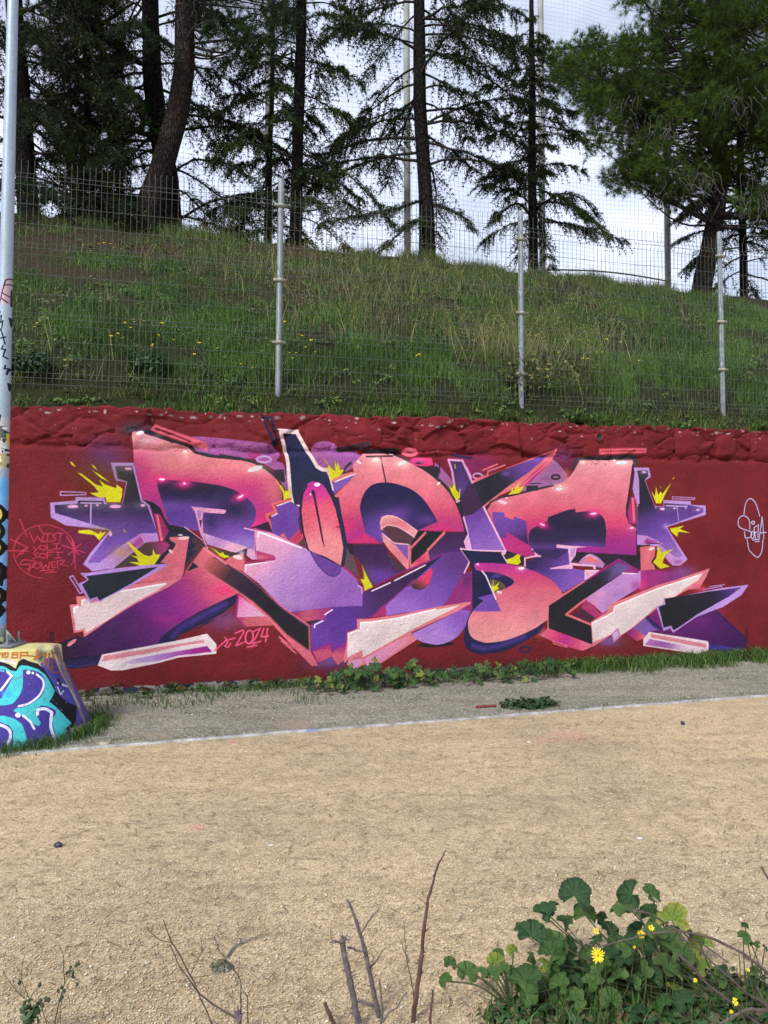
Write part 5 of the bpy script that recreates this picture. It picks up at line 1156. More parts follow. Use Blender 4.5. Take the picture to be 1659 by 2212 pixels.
# dark cedar just behind the leaning trunk
t, C, rr = make_tree('cedar_tree', [(368, 480), (362, 390), (347, 300), (330, 180), (327, 90), (324, 0)], 7.9, .22, .15, M_BARK2, 'black trunked cedar close behind the leaning pine, bare limbs reaching left', 203, (-.05, 0, 2.5))
cedar(t, C, rr, dict(z0=7.2, z1=13.6, n=58, L=lambda q: 2.6 - .7 * q, rise=.16, droop=.42, hang=.9, lb=.5, az=[2.9, 3.5, .1, 2.5, -.4, 3.14, .5, 4.2, 5.2]), 2, CED, 1.0)
mb = MB()
for P in ([(340, 296), (300, 285), (262, 262), (225, 225), (205, 190)], [(318, 142), (280, 125), (235, 92), (190, 62), (150, 8)], [(190, 62), (230, 45), (290, 5)], [(305, 290), (312, 240), (320, 200)]):
    mb.tube(spline([pt(x, y, 7.8) for x, y in P], 16), np.linspace(.06, .022, 16), 7)
under(mb.build('limb', M_BARK2, smooth=True), t)
# leaning pine with fissured bark
t, C, rr = make_tree('pine_tree', [(313, 496), (322, 450), (345, 380), (368, 300), (388, 220), (399, 140), (399, 60), (398, 0)], 6.7, .245, .155, M_BARK, 'leaning pine with a thick fissured brown trunk curving to the right', 204, (.1, 0, 2.6), .12)
pine_crown(t, inside([(405, -50), (640, -50), (610, 60), (560, 110), (500, 140), (430, 120), (400, 40)], 26, 5.9, 7.8, .22, .42, 4), C, 32, (.024, .046, .018), 60, 24, .5)
dead_twigs(t, [(pt(430, 30, 6.4), 26, .25)], 6)
# low dark spray right of the leaning trunk
# ivy-clad cedar by the second post
t, C, rr = make_tree('cedar_tree', [(577, 530), (578, 450), (582, 330), (588, 200)], 9.2, .075, .045, M_BARK2, 'slender cedar wrapped round the grey pole left of the first full fence post', 205, (.02, 0, 2.2))
cedar(t, C, rr, dict(z0=6.9, z1=12.6, n=34, L=lambda q: 1.55 - .6 * q, rise=.1, droop=.4, hang=.8, lb=.4), 3, CED, .9)
t, C, rr = make_tree('cedar_tree', [(638, 532), (641, 420), (645, 250), (650, 100), (652, 0)], 7.3, .125, .095, M_BARK2, 'straight cedar with drooping sprays just right of the first full fence post', 206, (.03, 0, 2.5))
cedar(t, C, rr, dict(z0=7.3, z1=13.4, n=42, L=lambda q: 1.75 - .4 * q, rise=.1, droop=.45, hang=1.0, lb=.48), 4, CED2, 1.0)
lb_ = inside([(668, 330), (730, 335), (742, 400), (725, 450), (680, 465), (655, 410)], 8, 6.8, 7.6, .16, .28, 5); lb_ += inside([(560, 20), (640, 0), (600, 120), (560, 110)], 5, 6.8, 7.8, .18, .3, 6)
pine_crown(t, lb_, C, 33, (.034, .060, .020), 60, 22, .6)
# the two middle cedars
t, C, rr = make_tree('cedar_tree', [(922, 568), (922, 480), (918, 400), (908, 250), (906, 120), (905, 0)], 6.9, .165, .105, M_BARK2, 'tall cedar with long tiers of drooping branches right of the middle', 207, (-.02, 0, 2.8))
cedar(t, C, rr, dict(z0=9.0, z1=13.9, n=44, L=lambda q: 2.75 - 1.0 * q, rise=.10, droop=.36, hang=.85, lb=.46, az=[.0, 3.1, .4, 2.7, -.4, 3.6, 1.2, 5.0, .15, 2.95]), 6, CED, 1.0)
t2 = t
cd = np.array(C)
def spray(t, C, pix, w, seed, tint, lb=.42, hang=.75, r0=.032):
    """one surveyed bough with its foliage"""
    r = np.random.default_rng(seed); B = spline([pt(x, y, wv) for (x, y), wv in zip(pix, w)], 22); L = np.linalg.norm(np.diff(B, axis=0), axis=1).sum(); mb = MB(); mb.tube(B, np.linspace(r0, .007, 22), 6); under(mb.build('limb', M_BARK2, smooth=True), t)
    ns = int(L * 20); sv = r.uniform(.12, 1, ns); bi = np.clip((sv * 21).astype(int), 0, 20); pos = B[bi]; az = math.atan2(B[-1, 1] - B[0, 1], B[-1, 0] - B[0, 0]); TV = []; TC = []
    for sgn in (-1, 1):
        an = az + sgn * r.uniform(.3, 1.3, ns); lbv = lb * r.uniform(.5, 1.2, ns) * (1.1 - .5 * sv); dd = np.stack([np.cos(an), np.sin(an), r.normal(-.05, .15, ns)], -1); tt = np.linspace(.12, 1, 8)
        Q = pos[:, None] + lbv[:, None, None] * (tt[None, :, None] * dd[:, None] - hang * (tt ** 2)[None, :, None] * np.array([0, 0, 1]) * r.uniform(.4, 1.2, (ns, 1, 1)))
        TV.append(np.stack([pos - [0, 0, .004], pos + [0, 0, .004], Q[:, -1]], 1).reshape(-1, 3)); TC.append(np.tile(np.array([.035, .03, .024]), (ns * 3, 1)))
        Pb = np.repeat(Q.reshape(-1, 3), 4, 0); N = len(Pb); al = np.repeat(np.gradient(Q, axis=1).reshape(-1, 3), 4, 0); al /= np.linalg.norm(al, axis=1)[:, None] + 1e-9
        TV.append(tris_blades(Pb, al * .75 + r.normal(0, .6, (N, 3)) + np.array([0, 0, .15]), r.uniform(.035, .075, N), r.uniform(.010, .022, N), r)); TC.append(np.repeat(np.asarray(tint) * np.repeat(r.uniform(.7, 1.4, ns), 32)[:, None] * r.uniform(.75, 1.25, (N, 1)), 3, 0))
    V = np.vstack(TV); under(mesh_np('foliage', V, np.arange(len(V)).reshape(-1, 3), M_NEEDLE, col=np.vstack(TC)), t)
spray(t, C, [(918, 430), (860, 450), (790, 465), (690, 482)], [6.9, 6.5, 6.2, 6.0], 71, (.034, .050, .024))
spray(t, C, [(922, 440), (960, 450), (1000, 470), (1020, 500)], [6.9, 6.6, 6.3, 6.1], 72, (.034, .050, .024), .34)
spray(t, C, [(918, 470), (890, 485), (850, 515), (830, 540)], [6.9, 6.5, 6.2, 6.0], 73, (.034, .050, .024), .34)
t, C, rr = make_tree('cedar_tree', [(1152, 600), (1151, 480), (1149, 330), (1150, 200), (1148, 80), (1148, -10)], 7.6, .115, .035, M_BARK2, 'narrow cedar tapering to a light tip above the second full fence post', 208, (0, 0, .25))
cedar(t, C, rr, dict(z0=8.4, z1=13.05, n=50, L=lambda q: 1.85 - 1.25 * q ** .8, rise=.10, droop=.42, hang=.75, lb=.38), 7, CED2, 1.0)
spray(t, C, [(1150, 455), (1180, 435), (1215, 418), (1260, 432), (1290, 470)], [7.6, 7.3, 7.0, 6.9, 6.8], 74, (.040, .058, .024), .40, .9)
spray(t, C, [(1150, 470), (1120, 440), (1090, 455), (1068, 480)], [7.6, 7.3, 7.1, 7.0], 75, (.040, .058, .024), .38, .9)
# big pine on the right
t, C, rr = make_tree('pine_tree', [(1508, 655), (1522, 590), (1540, 500), (1552, 420), (1556, 330), (1550, 200), (1560, 60)], 6.6, .215, .13, M_BARK, 'big pine on the right with a broad bushy crown and curved trunk', 209, (.1, 0, 2))
big = [(1195, 160), (1205, 105), (1250, 95), (1300, 80), (1345, 85), (1362, 20), (1350, -60), (1740, -60), (1740, 470), (1660, 490), (1620, 450), (1585, 425), (1500, 425), (1440, 435), (1390, 410), (1330, 390), (1290, 400), (1265, 345), (1262, 250), (1240, 190)]
pine_crown(t, inside(big, 300, 5.2, 8.4, .28, .52, 7), C, 34, PIN, 80, 24, .12)
dead_twigs(t, [(pt(1440, 270, 5.2), 30, .3), (pt(1500, 380, 5.2), 40, .35), (pt(1590, 200, 5.0), 30, .3), (pt(1620, 430, 5.1), 34, .3), (pt(1350, 220, 5.4), 22, .25)], 7)
t, C, rr = make_tree('cedar_tree', [(1607, 652), (1606, 560), (1603, 470), (1600, 380)], 7.3, .095, .075, M_BARK2, 'thin dark cedar trunk just right of the big pine', 210, (0, 0, 3))
cedar(t, C, rr, dict(z0=7.6, z1=10.5, n=26, L=lambda q: 1.5, rise=.05, droop=.4, hang=.8, lb=.4), 8, CED2, .9)
spray(t, C, [(1600, 440), (1550, 425), (1500, 440), (1462, 480)], [7.3, 7.1, 7.0, 6.9], 76, (.040, .058, .024), .40, .7)
spray(t, C, [(1604, 500), (1560, 490), (1500, 505), (1455, 530)], [7.3, 7.1, 7.0, 6.9], 77, (.040, .058, .024), .36, .6)
spray(t, C, [(1604, 460), (1630, 455), (1665, 480), (1690, 520)], [7.3, 7.1, 7.0, 6.9], 78, (.040, .058, .024), .42, .9)
spray(t, C, [(1604, 520), (1640, 530), (1680, 560)], [7.3, 7.1, 7.0], 79, (.040, .058, .024), .36, .9)

# ------------------------------------------------------------------ floodlight pole on its concrete base
PD, PX, PY = 5.92, -3.16, 5.92
KS = 1598. / PD
def _plinth_px(x, y): return (np.asarray(x) + 60.) * 2.2, (1640. - np.asarray(y)) * 2.2
def paint_plinth():
    p = Paint(int(280 * 2.2), int(260 * 2.2), _plinth_px, .42, '#5a4a9c'); F, G, L, B, D = p.fill, p.grad, p.line, p.glow, p.dot
    r = np.random.default_rng(2)
    F('k-900,800 k1100,800 k1100,900 k760,1100 k420,1130 k-900,1100', '#cfc48c'); B('k300,950', 200, 60, '#c8bc62', .7); B('k460,990', 50, 70, '#20406a', .95); B('k100,1000', 160, 50, '#d8d2b0', .6)
    F('k455,1080 k560,1000 k650,1040 k760,1250 k900,1560 k880,1760 k780,1700 k620,1300', '#4c48a0')
    F('k600,890 k655,870 k1000,1800 k985,1830', '#8a7a70'); L('k600,900 k610,1000 k700,1180 k760,1300 k900,1560', 16, '#d0cac4', a=.6); L('k585,930 k640,1080 k720,1260', 14, '#a0521c', a=.8); L('k640,1030 k700,1180', 10, '#c8c0c8')
    for t_ in ('k0,985 k10,960', 'k25,955 k100,955 k95,1000 k35,1000 k30,975 k70,975', 'k140,1010 k145,955 k210,952', 'k150,975 k205,975 k205,1010 k150,1008', 'k235,1020 k240,950 k320,950 k310,985 k240,985', 'k320,985 k430,1000 k390,1030', 'k410,950 k430,930 k450,960 k400,1020 k460,990', 'k400,1025 k520,950 k500,1090', 'k560,960 k545,1120'):
        L(t_, 17, '#b8661c')
    for t_ in ('k600,1010 k590,1150 k610,1120', 'k560,1130 k620,1180 k660,1170', 'k520,960 k515,1090', 'k590,940 k620,960'): L(t_, 18, '#a85a1c', a=.85)
    # letters : black shell, turquoise body, violet core, white shines
    F('k-900,1060 k-100,1040 k0,1045 k110,1080 k185,1130 k215,1050 k270,1022* k330,1045 k430,1075 k500,1130 k560,1230 k600,1290 k640,1390 k720,1470 k800,1520 k870,1560 k860,1790 k780,1800 k740,1900 k-900,2100', '#17161f')
    F('k-60,1010 k10,1030 k110,1040 k190,1070 k190,1090 k90,1055 k-60,1050', '#d8d8e0')
    F('k-900,1110 k-50,1085 k60,1105 k130,1150 k190,1160 k240,1095* k330,1100 k440,1140 k520,1200 k570,1280 k625,1380 k600,1440 k560,1500 k640,1560 k720,1640 k815,1740 k760,1790 k745,1900 k650,1930 k330,2020 k100,2060 k-900,2100', '#3fc0c4')
    F('k265,1145 k300,1140 k420,1160* k500,1230* k515,1330* k480,1430* k400,1500* k280,1560 k200,1570 k130,1545 k220,1440* k262,1330*', '#43358e')
    F('k-900,1130 k-40,1125 k60,1140 k150,1190 k160,1220 k60,1390 k30,1460 k-60,1480', '#43358e')
    F('k-900,1540 k60,1540 k160,1520 k200,1560 k160,1600 k240,1640 k320,1690 k400,1760 k450,1770 k470,1740 k420,1650 k410,1600 k470,1545* k560,1560* k640,1610* k600,1690 k610,1800 k660,1930 k330,2010 k310,1900* k260,1760* k170,1690* k60,1655 k-900,1640', '#43358e')
    F('k-900,1700 k0,1720 k110,1760 k160,1830 k160,1960 k120,2050 k-900,2090', '#43358e')
    L('k420,1195 k490,1260* k495,1340* k440,1440* k330,1520* k220,1550', 24, '#dfe2f2'); D('k328,1172', 24, 22, '#f0f0f8'); D('k376,1180', 14, 14, '#f0f0f8')
    L('k90,1165 k140,1210 k20,1370', 26, '#dfe2f2'); L('k-40,1130 k50,1160', 18, '#5ab4f0'); B('k80,1410', 60, 40, '#38a8e8', .9)
    L('k430,1640 k440,1590* k520,1580* k590,1620 k580,1760* k600,1850 k640,1930', 34, '#dfe2f2'); D('k212,1648', 30, 26, '#f0f0f8'); L('k270,1655 k350,1720 k395,1800', 26, '#dfe2f2')
    L('k-40,1740 k90,1790* k130,1880* k60,2060', 34, '#d0d2ea'); L('k180,1255 k290,1200', 8, '#b04878', a=.8)
    F('k300,1960 k640,1880 k700,2060 k300,2080', '#5a5090', 8, .5)
    F('k800,1800 k850,1780 k830,1880', '#a8c8d8'); F('k830,1800 k960,1740 k1000,1820 k830,1880', '#b0a26a'); L('k660,1290 k760,1330', 22, '#d8d8e6'); L('k655,1340 k690,1420 k720,1380', 14, '#d8d8e6'); L('k660,1250 k690,1310', 26, '#17161f')
    for q in range(120):
        D('k%d,%d' % (r.integers(-100, 800), r.integers(1150, 2000)), r.uniform(2, 7), r.uniform(2, 6), r.choice(['#12303c', '#1a1a2c', '#e4e6ee']), a=.7)
    p.C = p.C * .9 + p.C.mean(-1, keepdims=True) * .06
    p.C *= (.90 + .2 * fbm(*np.meshgrid(np.arange(p.w) / 30., np.arange(p.h) / 30.), 5))[..., None]
    return p.image('plinth_paint')
def painted_mat(name, im, rough=.8, bump=.5, metal=0):
    m = Mat(name, rough, metal, .25); t = m.n('ShaderNodeTexImage', extension='MIRROR' if 'concrete' in name else 'EXTEND'); t.image = im
    f = m.ramp(m.noise(40, 4, .7), [(.3, (.84, .84, .84)), (.65, (1.04, 1.04, 1.04))]); m.color(m.mix(1.0, t.outputs['Color'], f, 'MULTIPLY')); m.bump(m.noise(50, 5, .7), bump, .012); return m.m
base = thing('concrete_plinth', Vector((PX, PY, 0)), 'flared concrete block covered in turquoise and violet bubble graffiti under the metal pole', 'plinth')
N = 48; an = np.linspace(0, 2 * math.pi, N + 1)[:-1]
def sup(a, b, e): return np.sign(np.cos(an)) * a * np.abs(np.cos(an)) ** e, np.sign(np.sin(an)) * b * np.abs(np.sin(an)) ** e
lev = [(-.1, .80, .66, 1.0), (.0, .79, .65, 1.0), (.10, .745, .58, .95), (.25, .68, .46, .85), (.40, .615, .34, .72), (.54, .565, .22, .6), (.60, .56, .205, .58), (.655, .558, .20, .58), (.668, .55, .192, .58), (.670, .40, .13, .6), (.670, .02, .01, 1)]
V = []; UV = []
for z, a, b, e in lev:
    x, y = sup(a, b, e); nzz = .006 * (fbm(an * 3, an * 0 + z * 9, 5) - .5)
    V.append(np.stack([x * (1 + nzz), y * (1 + nzz), np.full(N, z)], -1))
    d = PY + y; px = 829.5 + (PX + x) / d * 1598; zz = np.minimum(z, .66); py = 1140 + (1.6 - zz) / d * 1598; UV.append(np.stack([(px + 60) * 2.2 / (280 * 2.2), (1640 - py) * 2.2 / (260 * 2.2)], -1))
V = np.concatenate(V); UV = np.concatenate(UV); i = np.arange(len(lev) - 1)[:, None] * N; j = np.arange(N)[None]
F = np.stack([i + j, i + (j + 1) % N, i + N + (j + 1) % N, i + N + j], -1).reshape(-1, 4)
o = mesh_np('block', V, F, painted_mat('painted_concrete', paint_plinth()), base, uv=UV, smooth=True)

def _pole_px(x, y): return (np.asarray(x) + 40.) * 5, (1400. - np.asarray(y)) * 5
def paint_pole():
    p = Paint(90 * 5, 1500 * 5, _pole_px, 1.9, '#98a6b0'); F, G, L, B, D = p.fill, p.grad, p.line, p.glow, p.dot; p.scale = 1.9
    r = np.random.default_rng(4)
    hh = lambda y: (1400 - y) * 5
    zz = np.arange(p.h)[:, None, None]
    p.C[:] = np.array([.62, .68, .73]); n = fbm(np.arange(p.w)[None] / 60. + 0 * np.arange(p.h)[:, None], np.arange(p.h)[:, None] / 400. + 0 * np.arange(p.w)[None], 3); p.C += ((n - .5) * .10)[..., None]
    F('p-60,830 p80,830 p80,1120 p-60,1120', '#b4b8b4'); F('p-60,1165 p80,1165 p80,1990 p-60,1990', '#74b2e2'); B('p0,1230', 40, 30, '#3f8ed8', .6); B('p10,1700', 40, 200, '#8cc0ea', .6)
    F('p8,130 p40,40 p65,40 p62,200 p8,185', '#b8a0a8')
    for t_ in ('p10,180 p40,60 p70,40 p62,120 p60,200', 'p20,130 p55,150', 'p15,160 p50,185', 'p30,90 p60,80'): L(t_, 7, '#3a2040')
    for t_ in ('p0,220 p12,240 p0,270 p20,260 p15,300 p28,290 p22,330 p8,345', 'p18,340 p30,380 p38,420', 'p10,390 p42,380', 'p30,430 p20,450 p40,450 p30,490 p48,500', 'p40,540 p36,560 p52,555 p44,590', 'p55,270 p62,330', 'p0,510 p8,560 p4,640 p10,680', 'p50,640 p54,680'): L(t_, 8, '#1c2038')
    L('p20,820 p10,870 p0,880', 8, '#28303a')
    F('p-60,880 p40,880 p42,950 p-60,950', '#5a605c'); F('p-60,1040 p45,1030 p45,1110 p-60,1115', '#b8b080'); F('p-60,950 p42,950 p46,1030 p-60,1040', '#c8c4c8')
    for q in range(60): D('p%d,%d' % (r.integers(-50, 50), r.integers(880, 1110)), r.uniform(3, 9), r.uniform(3, 9), r.choice(['#20221e', '#e8e8e0', '#3a3a36', '#8a8a50']), a=.9)
    F('p42,920 p56,930 p52,1010 p44,980', '#d0b848')
    # chain of yellow bubble letters in black
    for (cx, cy, rx, ry) in ((8, 1375, 22, 44), (4, 1470, 20, 40), (2, 1560, 24, 40), (6, 1700, 22, 50), (2, 1830, 24, 42), (0, 1910, 20, 34)):
        D('p%d,%d' % (cx, cy), rx + 14, ry + 16, '#11110f')
    for (cx, cy, rx, ry) in ((8, 1375, 20, 36), (4, 1470, 16, 30), (2, 1560, 20, 30), (0, 1690, 20, 40), (2, 1830, 18, 30), (0, 1910, 14, 22)):
        D('p%d,%d' % (cx, cy), rx, ry, '#d8c65a')
    for (cx, cy) in ((12, 1345), (8, 1460), (10, 1545)): D('p%d,%d' % (cx, cy), 5, 4, '#f6f4ea')
    L('p0,1640 p24,1650 p24,1770', 12, '#11110f')
    p.C[:int(hh(1352)) if hh(1352) > 0 else 1] = np.array([.52, .58, .58])
    F('p-40,2070 p30,2060 p28,2115 p-40,2120', '#cfd49a')
    for t_ in ('p-8,2080 p-8,2110', 'p-8,2080 p2,2085 p-8,2095 p4,2110', 'p16,2080 p8,2085 p15,2095 p6,2108', 'p18,2080 p22,2108 p25,2090 p28,2108'): L(t_, 6, '#26281c')
    return p.image('pole_paint')
pole = thing('floodlight_pole', Vector((PX, PY, .67)), 'tall galvanised pole with tags, stickers and yellow on blue bubble letters', 'pole')
xb, xt = -4.5, 21.5 ; zz = np.concatenate([np.linspace(.69, 6.2, 24), [9.5]]); d = PY
NP = 16; a8 = np.linspace(0, 2 * math.pi, NP + 1)[:-1] + .1; V = []; UV = []
for z in zz:
    yD = 1140 + (1.6 - z) / d * 1598; cx = xb + (xt - xb) * (1340 - yD) / 1340.; x0 = (cx - 829.5) / 1598 * d
    r = .064 - .0045 * (z - .7)
    xx = x0 + r * np.cos(a8); V.append(np.stack([xx - PX, r * np.sin(a8), np.full(NP, z - .67)], -1)); px = 829.5 + xx / d * 1598
    UV.append(np.stack([(px + 40) / 90., np.full(NP, (1400 - yD) / 1500.)], -1))
V = np.concatenate(V); UV = np.concatenate(UV); i = np.arange(len(zz) - 1)[:, None] * NP; j = np.arange(NP)[None]
mesh_np('shaft', V, np.stack([i + j, i + (j + 1) % NP, i + NP + (j + 1) % NP, i + NP + j], -1).reshape(-1, 4), painted_mat('painted_pole', paint_pole(), .5, .12, .25), pole, uv=UV, smooth=True)
xp = (xb - 829.5) / 1598 * d - PX
mb = MB(); mb.box((xp - .17, -.13, .002), (xp + .17, .13, .024)); mb.build('base_plate', M_GALV, pole)
for sx, sy in ((1, -1), (1, 1), (-1, -1), (-1, 1)):
    mb = MB(); bx, by = xp + .125 * sx, .09 * sy; mb.tube([(bx, by, .0), (bx, by, .105)], .010, 8); mb.tube([(bx, by, .024), (bx, by, .044)], .020, 6); mb.build('anchor_bolt', M_GALV, pole)
for sx, sy in ((1, 0), (-1, 0), (0, 1), (0, -1)):
    a, b = np.array([sx, sy, 0.]), np.array([-sy, sx, 0.]); c = np.array([xp, 0, 0]); pts_ = [c + a * .05 + [0, 0, .024], c + a * .15 + [0, 0, .024], c + a * .15 + [0, 0, .04], c + a * .05 + [0, 0, .16]]
    mb = MB(); mb.add(np.array([p_ + b * .005 for p_ in pts_] + [p_ - b * .005 for p_ in pts_]), [[0, 1, 2, 3], [7, 6, 5, 4], [0, 4, 5, 1], [1, 5, 6, 2], [2, 6, 7, 3], [3, 7, 4, 0]]); mb.build('gusset', M_GALV, pole)

# ------------------------------------------------------------------ leaves
M_LEAF = leaf_mat('herb_leaf', (1, 1, 1), .5, .22, .35)
M_BIGLEAF = leaf_mat('mallow_blade', (1, 1, 1), .5, .25, .3, 5)
M_STEM = simple_mat('green_stem', (.040, .055, .020), (.075, .085, .032), 20, .6)
def mallow_leaf(R, seed, tint, edge):
    """round lobed leaf, pleated along its veins; the stalk joins at the origin, the blade spreads in +y"""
    r = np.random.default_rng(seed); n, m_ = 57, 5; W_ = r.uniform(2.05, 2.75); th = np.linspace(-W_, W_, n); ph = r.uniform(-.2, .2); fold = r.uniform(-.05, .42)
    fq = 7 * 2.55 / 2.75; lob = .86 + .14 * np.abs(np.cos(th * fq / 2)) ** .7 + .025 * np.sin(th * 27 + ph) + .05 * r.normal(0, 1, 1) * np.sin(th); lob *= .84 + .16 * np.cos(th * .6 + ph)
    V = [[0, 0, 0]]; C = [np.asarray(tint) * 1.25]
    for k in range(1, m_ + 1):
        q = k / m_; rad = R * q * lob if k > 1 else R * q * (1 + 0 * lob)
        x, y = rad * np.sin(th), rad * np.cos(th) + R * .06
        z = -.105 * R * q * np.cos(th * fq) * (.5 + .6 * q) + .20 * R * q - .36 * R * q ** 2.4 * (.75 + .35 * np.sin(th * 1.3 + ph * 14)) + .16 * R * np.sin(th * 2 + ph * 9) * q ** 2 + fold * R * np.abs(np.sin(th * .9)) * q + .05 * R * np.sin(th * 13 + ph * 30) * q ** 3
        V += np.stack([x, y, z], -1).tolist(); v = np.clip(np.cos(th * fq), 0, 1) ** 10 * (1 - .5 * q)
        C += (np.asarray(tint) * (1 + .8 * v[:, None] * [1, .8, .8]) * (1 - q ** 3) + np.asarray(edge) * q ** 3).tolist()
    F3 = [[0, 1 + i, 2 + i] for i in range(n - 1)]; F4 = [[1 + (k - 1) * n + i, 1 + k * n + i, 2 + k * n + i, 2 + (k - 1) * n + i] for k in range(1, m_) for i in range(n - 1)]
    return mesh_np('leaf', V, [np.array(F3), np.array(F4)], M_BIGLEAF, col=np.array(C), smooth=True, link=False).data
GREEN = [(.036, .088, .022), (.026, .066, .022), (.056, .118, .026), (.030, .076, .026)]
LEAVES = [mallow_leaf(1, 300 + k, GREEN[k % 4], np.array(GREEN[k % 4]) * .9) for k in range(12)]
YLEAF = [mallow_leaf(1, 320 + k, (.13, .20, .035), (.28, .27, .05)) for k in range(3)]
PLEAF = [mallow_leaf(1, 340 + k, (.050, .115, .030), (.10, .15, .04)) for k in range(3)]
def place_leaf(parent, P, nrm, tipdir, R, data):
    """leaf with its stalk end at P (world), upper side towards nrm"""
    nrm = Vector(nrm).normalized(); t = Vector(tipdir); t = (t - nrm * t.dot(nrm)).normalized(); x = t.cross(nrm)
    o = bpy.data.objects.new('leaf', data); COL.objects.link(o); o.parent = parent
    M = Matrix(((x.x, t.x, nrm.x, 0), (x.y, t.y, nrm.y, 0), (x.z, t.z, nrm.z, 0), (0, 0, 0, 1)))
    o.matrix_basis = Matrix.Translation(Vector(P) - parent.location) @ M @ Matrix.Scale(R, 4)
    return o
def small_leaves(cs, n, sz, cols, seed, flat=.6):
    """many little herb leaves: cs = list of (centre, radius vector)"""
    r = np.random.default_rng(seed); VV = []; CC = []
    for c, rv in cs:
        d = r.normal(0, 1, (n, 3)); d /= np.linalg.norm(d, axis=1)[:, None]; P = c + d * np.asarray(rv) * (r.random((n, 1)) ** .5); P[:, 2] = np.maximum(P[:, 2], c[2] - rv[2] * .9)
        up = np.array([0, 0, 1.]) * flat + d * .6 + r.normal(0, .3, (n, 3)); up /= np.linalg.norm(up, axis=1)[:, None]; a = np.cross(up, r.normal(0, 1, (n, 3))); a /= np.linalg.norm(a, axis=1)[:, None]; b = np.cross(up, a); s = sz * r.uniform(.5, 1.3, (n, 1))
        V = np.stack([P - a * s, P - b * s * .55 + up * s * .15, P + a * s * .9 - up * s * .2, P + b * s * .55 + up * s * .15], 1); VV.append(V.reshape(-1, 3)); CC.append(np.repeat(np.asarray(cols)[r.integers(0, len(cols), n)] * r.uniform(.7, 1.3, (n, 1)), 4, 0))
    V = np.vstack(VV); return V, np.arange(len(V)).reshape(-1, 4), np.vstack(CC)
# weeds along the foot of the wall
def foot_pt(x, y, w=None):
    P = on_ground(x, y); return float(CT * P[0] + ST * (P[1] - D0)), float(-ST * P[0] + CT * (P[1] - D0))
def foot_plant(u, w, spread, hgt, nl, R, label, seed, young=.2, yellow=.12):
    r = np.random.default_rng(seed); c = np.array(S1(u, w, .02)); t = thing('mallow_plant', Vector(c), label, 'plant', 'mallows along the foot of the wall'); mb = MB()
    for k in range(nl):
        a = r.uniform(-spread, spread); P = np.array(S1(u + a, min(w + r.uniform(-.20, .16), -.03), .03 + hgt * r.random() ** .8 * (1 - .5 * (a / spread) ** 2)))
        nr = Vector((r.normal(0, .45) + .1, r.normal(-.55, .4), .75)); tp = Vector((r.normal(0, 1), r.normal(-.3, .6), r.normal(-.5, .4)))
        kind = YLEAF if r.random() < yellow else (PLEAF if r.random() < young else LEAVES)
        place_leaf(t, P, nr, tp, R * r.uniform(.55, 1.2), kind[r.integers(len(kind))])
        B = np.array(S1(u + a * .4, w + r.normal(0, .03), .01)); mb.tube(spline([B, (B + P) / 2 + r.normal(0, .02, 3), P], 6), .0022, 4, False)
    mb.build('stem', M_STEM, t, off=c)
for k, (x, y, sp, h, n, R, yl, lb) in enumerate([
    (705, 1512, .20, .13, 20, .040, .35, 'leftmost mallow clump at the wall foot, with yellowing leaves'),
    (770, 1508, .22, .22, 34, .045, .06, 'dense green mallow clump at the wall foot below the forked white wedge'),
    (838, 1514, .26, .26, 46, .052, .10, 'largest mallow clump at the wall foot, spilling onto the grey gravel strip'),
    (905, 1500, .20, .20, 26, .055, .30, 'mallow clump at the wall foot with big round pale leaves beside yellow paint'),
    (985, 1492, .24, .16, 30, .040, .05, 'low mallow clump at the wall foot under the black oval shadow of the piece'),
    (1060, 1484, .24, .17, 34, .040, .06, 'mallow clump at the wall foot below the navy foot of the coral bowl'),
    (1130, 1478, .24, .20, 38, .036, .03, 'taller mallow clump at the wall foot below the small dark ring'),
    (1200, 1470, .24, .19, 34, .034, .04, 'rightmost mallow clump at the wall foot, running into the grass')]):
    u, w = foot_pt(x, y); foot_plant(u, max(min(w, -.12), -.34), sp, h, n, R, lb, 400 + k, .25, yl)
r = np.random.default_rng(41)
# grass at the wall foot and round the plinth
def tufts(name, spots, seed, H=(.08, .22), Wd=(.004, .009), cols=((.055, .125, .022), (.032, .078, .018), (.085, .135, .035)), lean=.5):
    r = np.random.default_rng(seed); PP = np.vstack([np.stack([r.normal(0, sx, n) * CT - r.normal(0, sy, n) * ST + P[0], r.normal(0, sx, n) * ST + r.normal(0, sy, n) * CT + P[1], np.full(n, P[2])], -1) for P, sx, sy, n in spots]); n = len(PP)
    V, F, c = blades(PP, r.uniform(*H, n), r.uniform(*Wd, n), np.clip(r.normal(lean, .25, n), .05, 1), np.asarray(cols)[r.integers(0, len(cols), n)] * r.uniform(.7, 1.25, (n, 1)), seed)
    return tag(mesh_np(name, V, F, M_GRASS, col=c), kind='stuff')
sp = []
for u in np.arange(1.6, 7.5, .10):
    sp.append((np.array(S1(u + r.normal(0, .05), -.10 + r.normal(0, .04), .02)), r.uniform(.04, .10), .05, int(r.uniform(25, 200))))
    if u > 2.0: sp.append((np.array(S1(u + r.normal(0, .05), -.26 + r.normal(0, .08), .02)), r.uniform(.04, .12), .06, int(r.uniform(10, 120))))
tufts('wall_foot_grass', sp, 51, (.03, .19), (.004, .011), ((.085, .165, .030), (.035, .080, .018), (.055, .115, .022), (.12, .17, .05)), .75)
sp = [(np.array(S1(u, -.10 + r.normal(0, .03), .02)), .09, .05, int(75 * np.clip(1.45 - fbm(np.array([u * 1.9]), np.array([0.]), 7)[0] * 2.3, .02, 1))) for u in np.arange(-2.95, 1.6, .12)] + [(np.array(S1(u, -.42 + r.normal(0, .14), .02)), .14, .08, 40) for u in np.arange(-2.8, -.9, .17)]
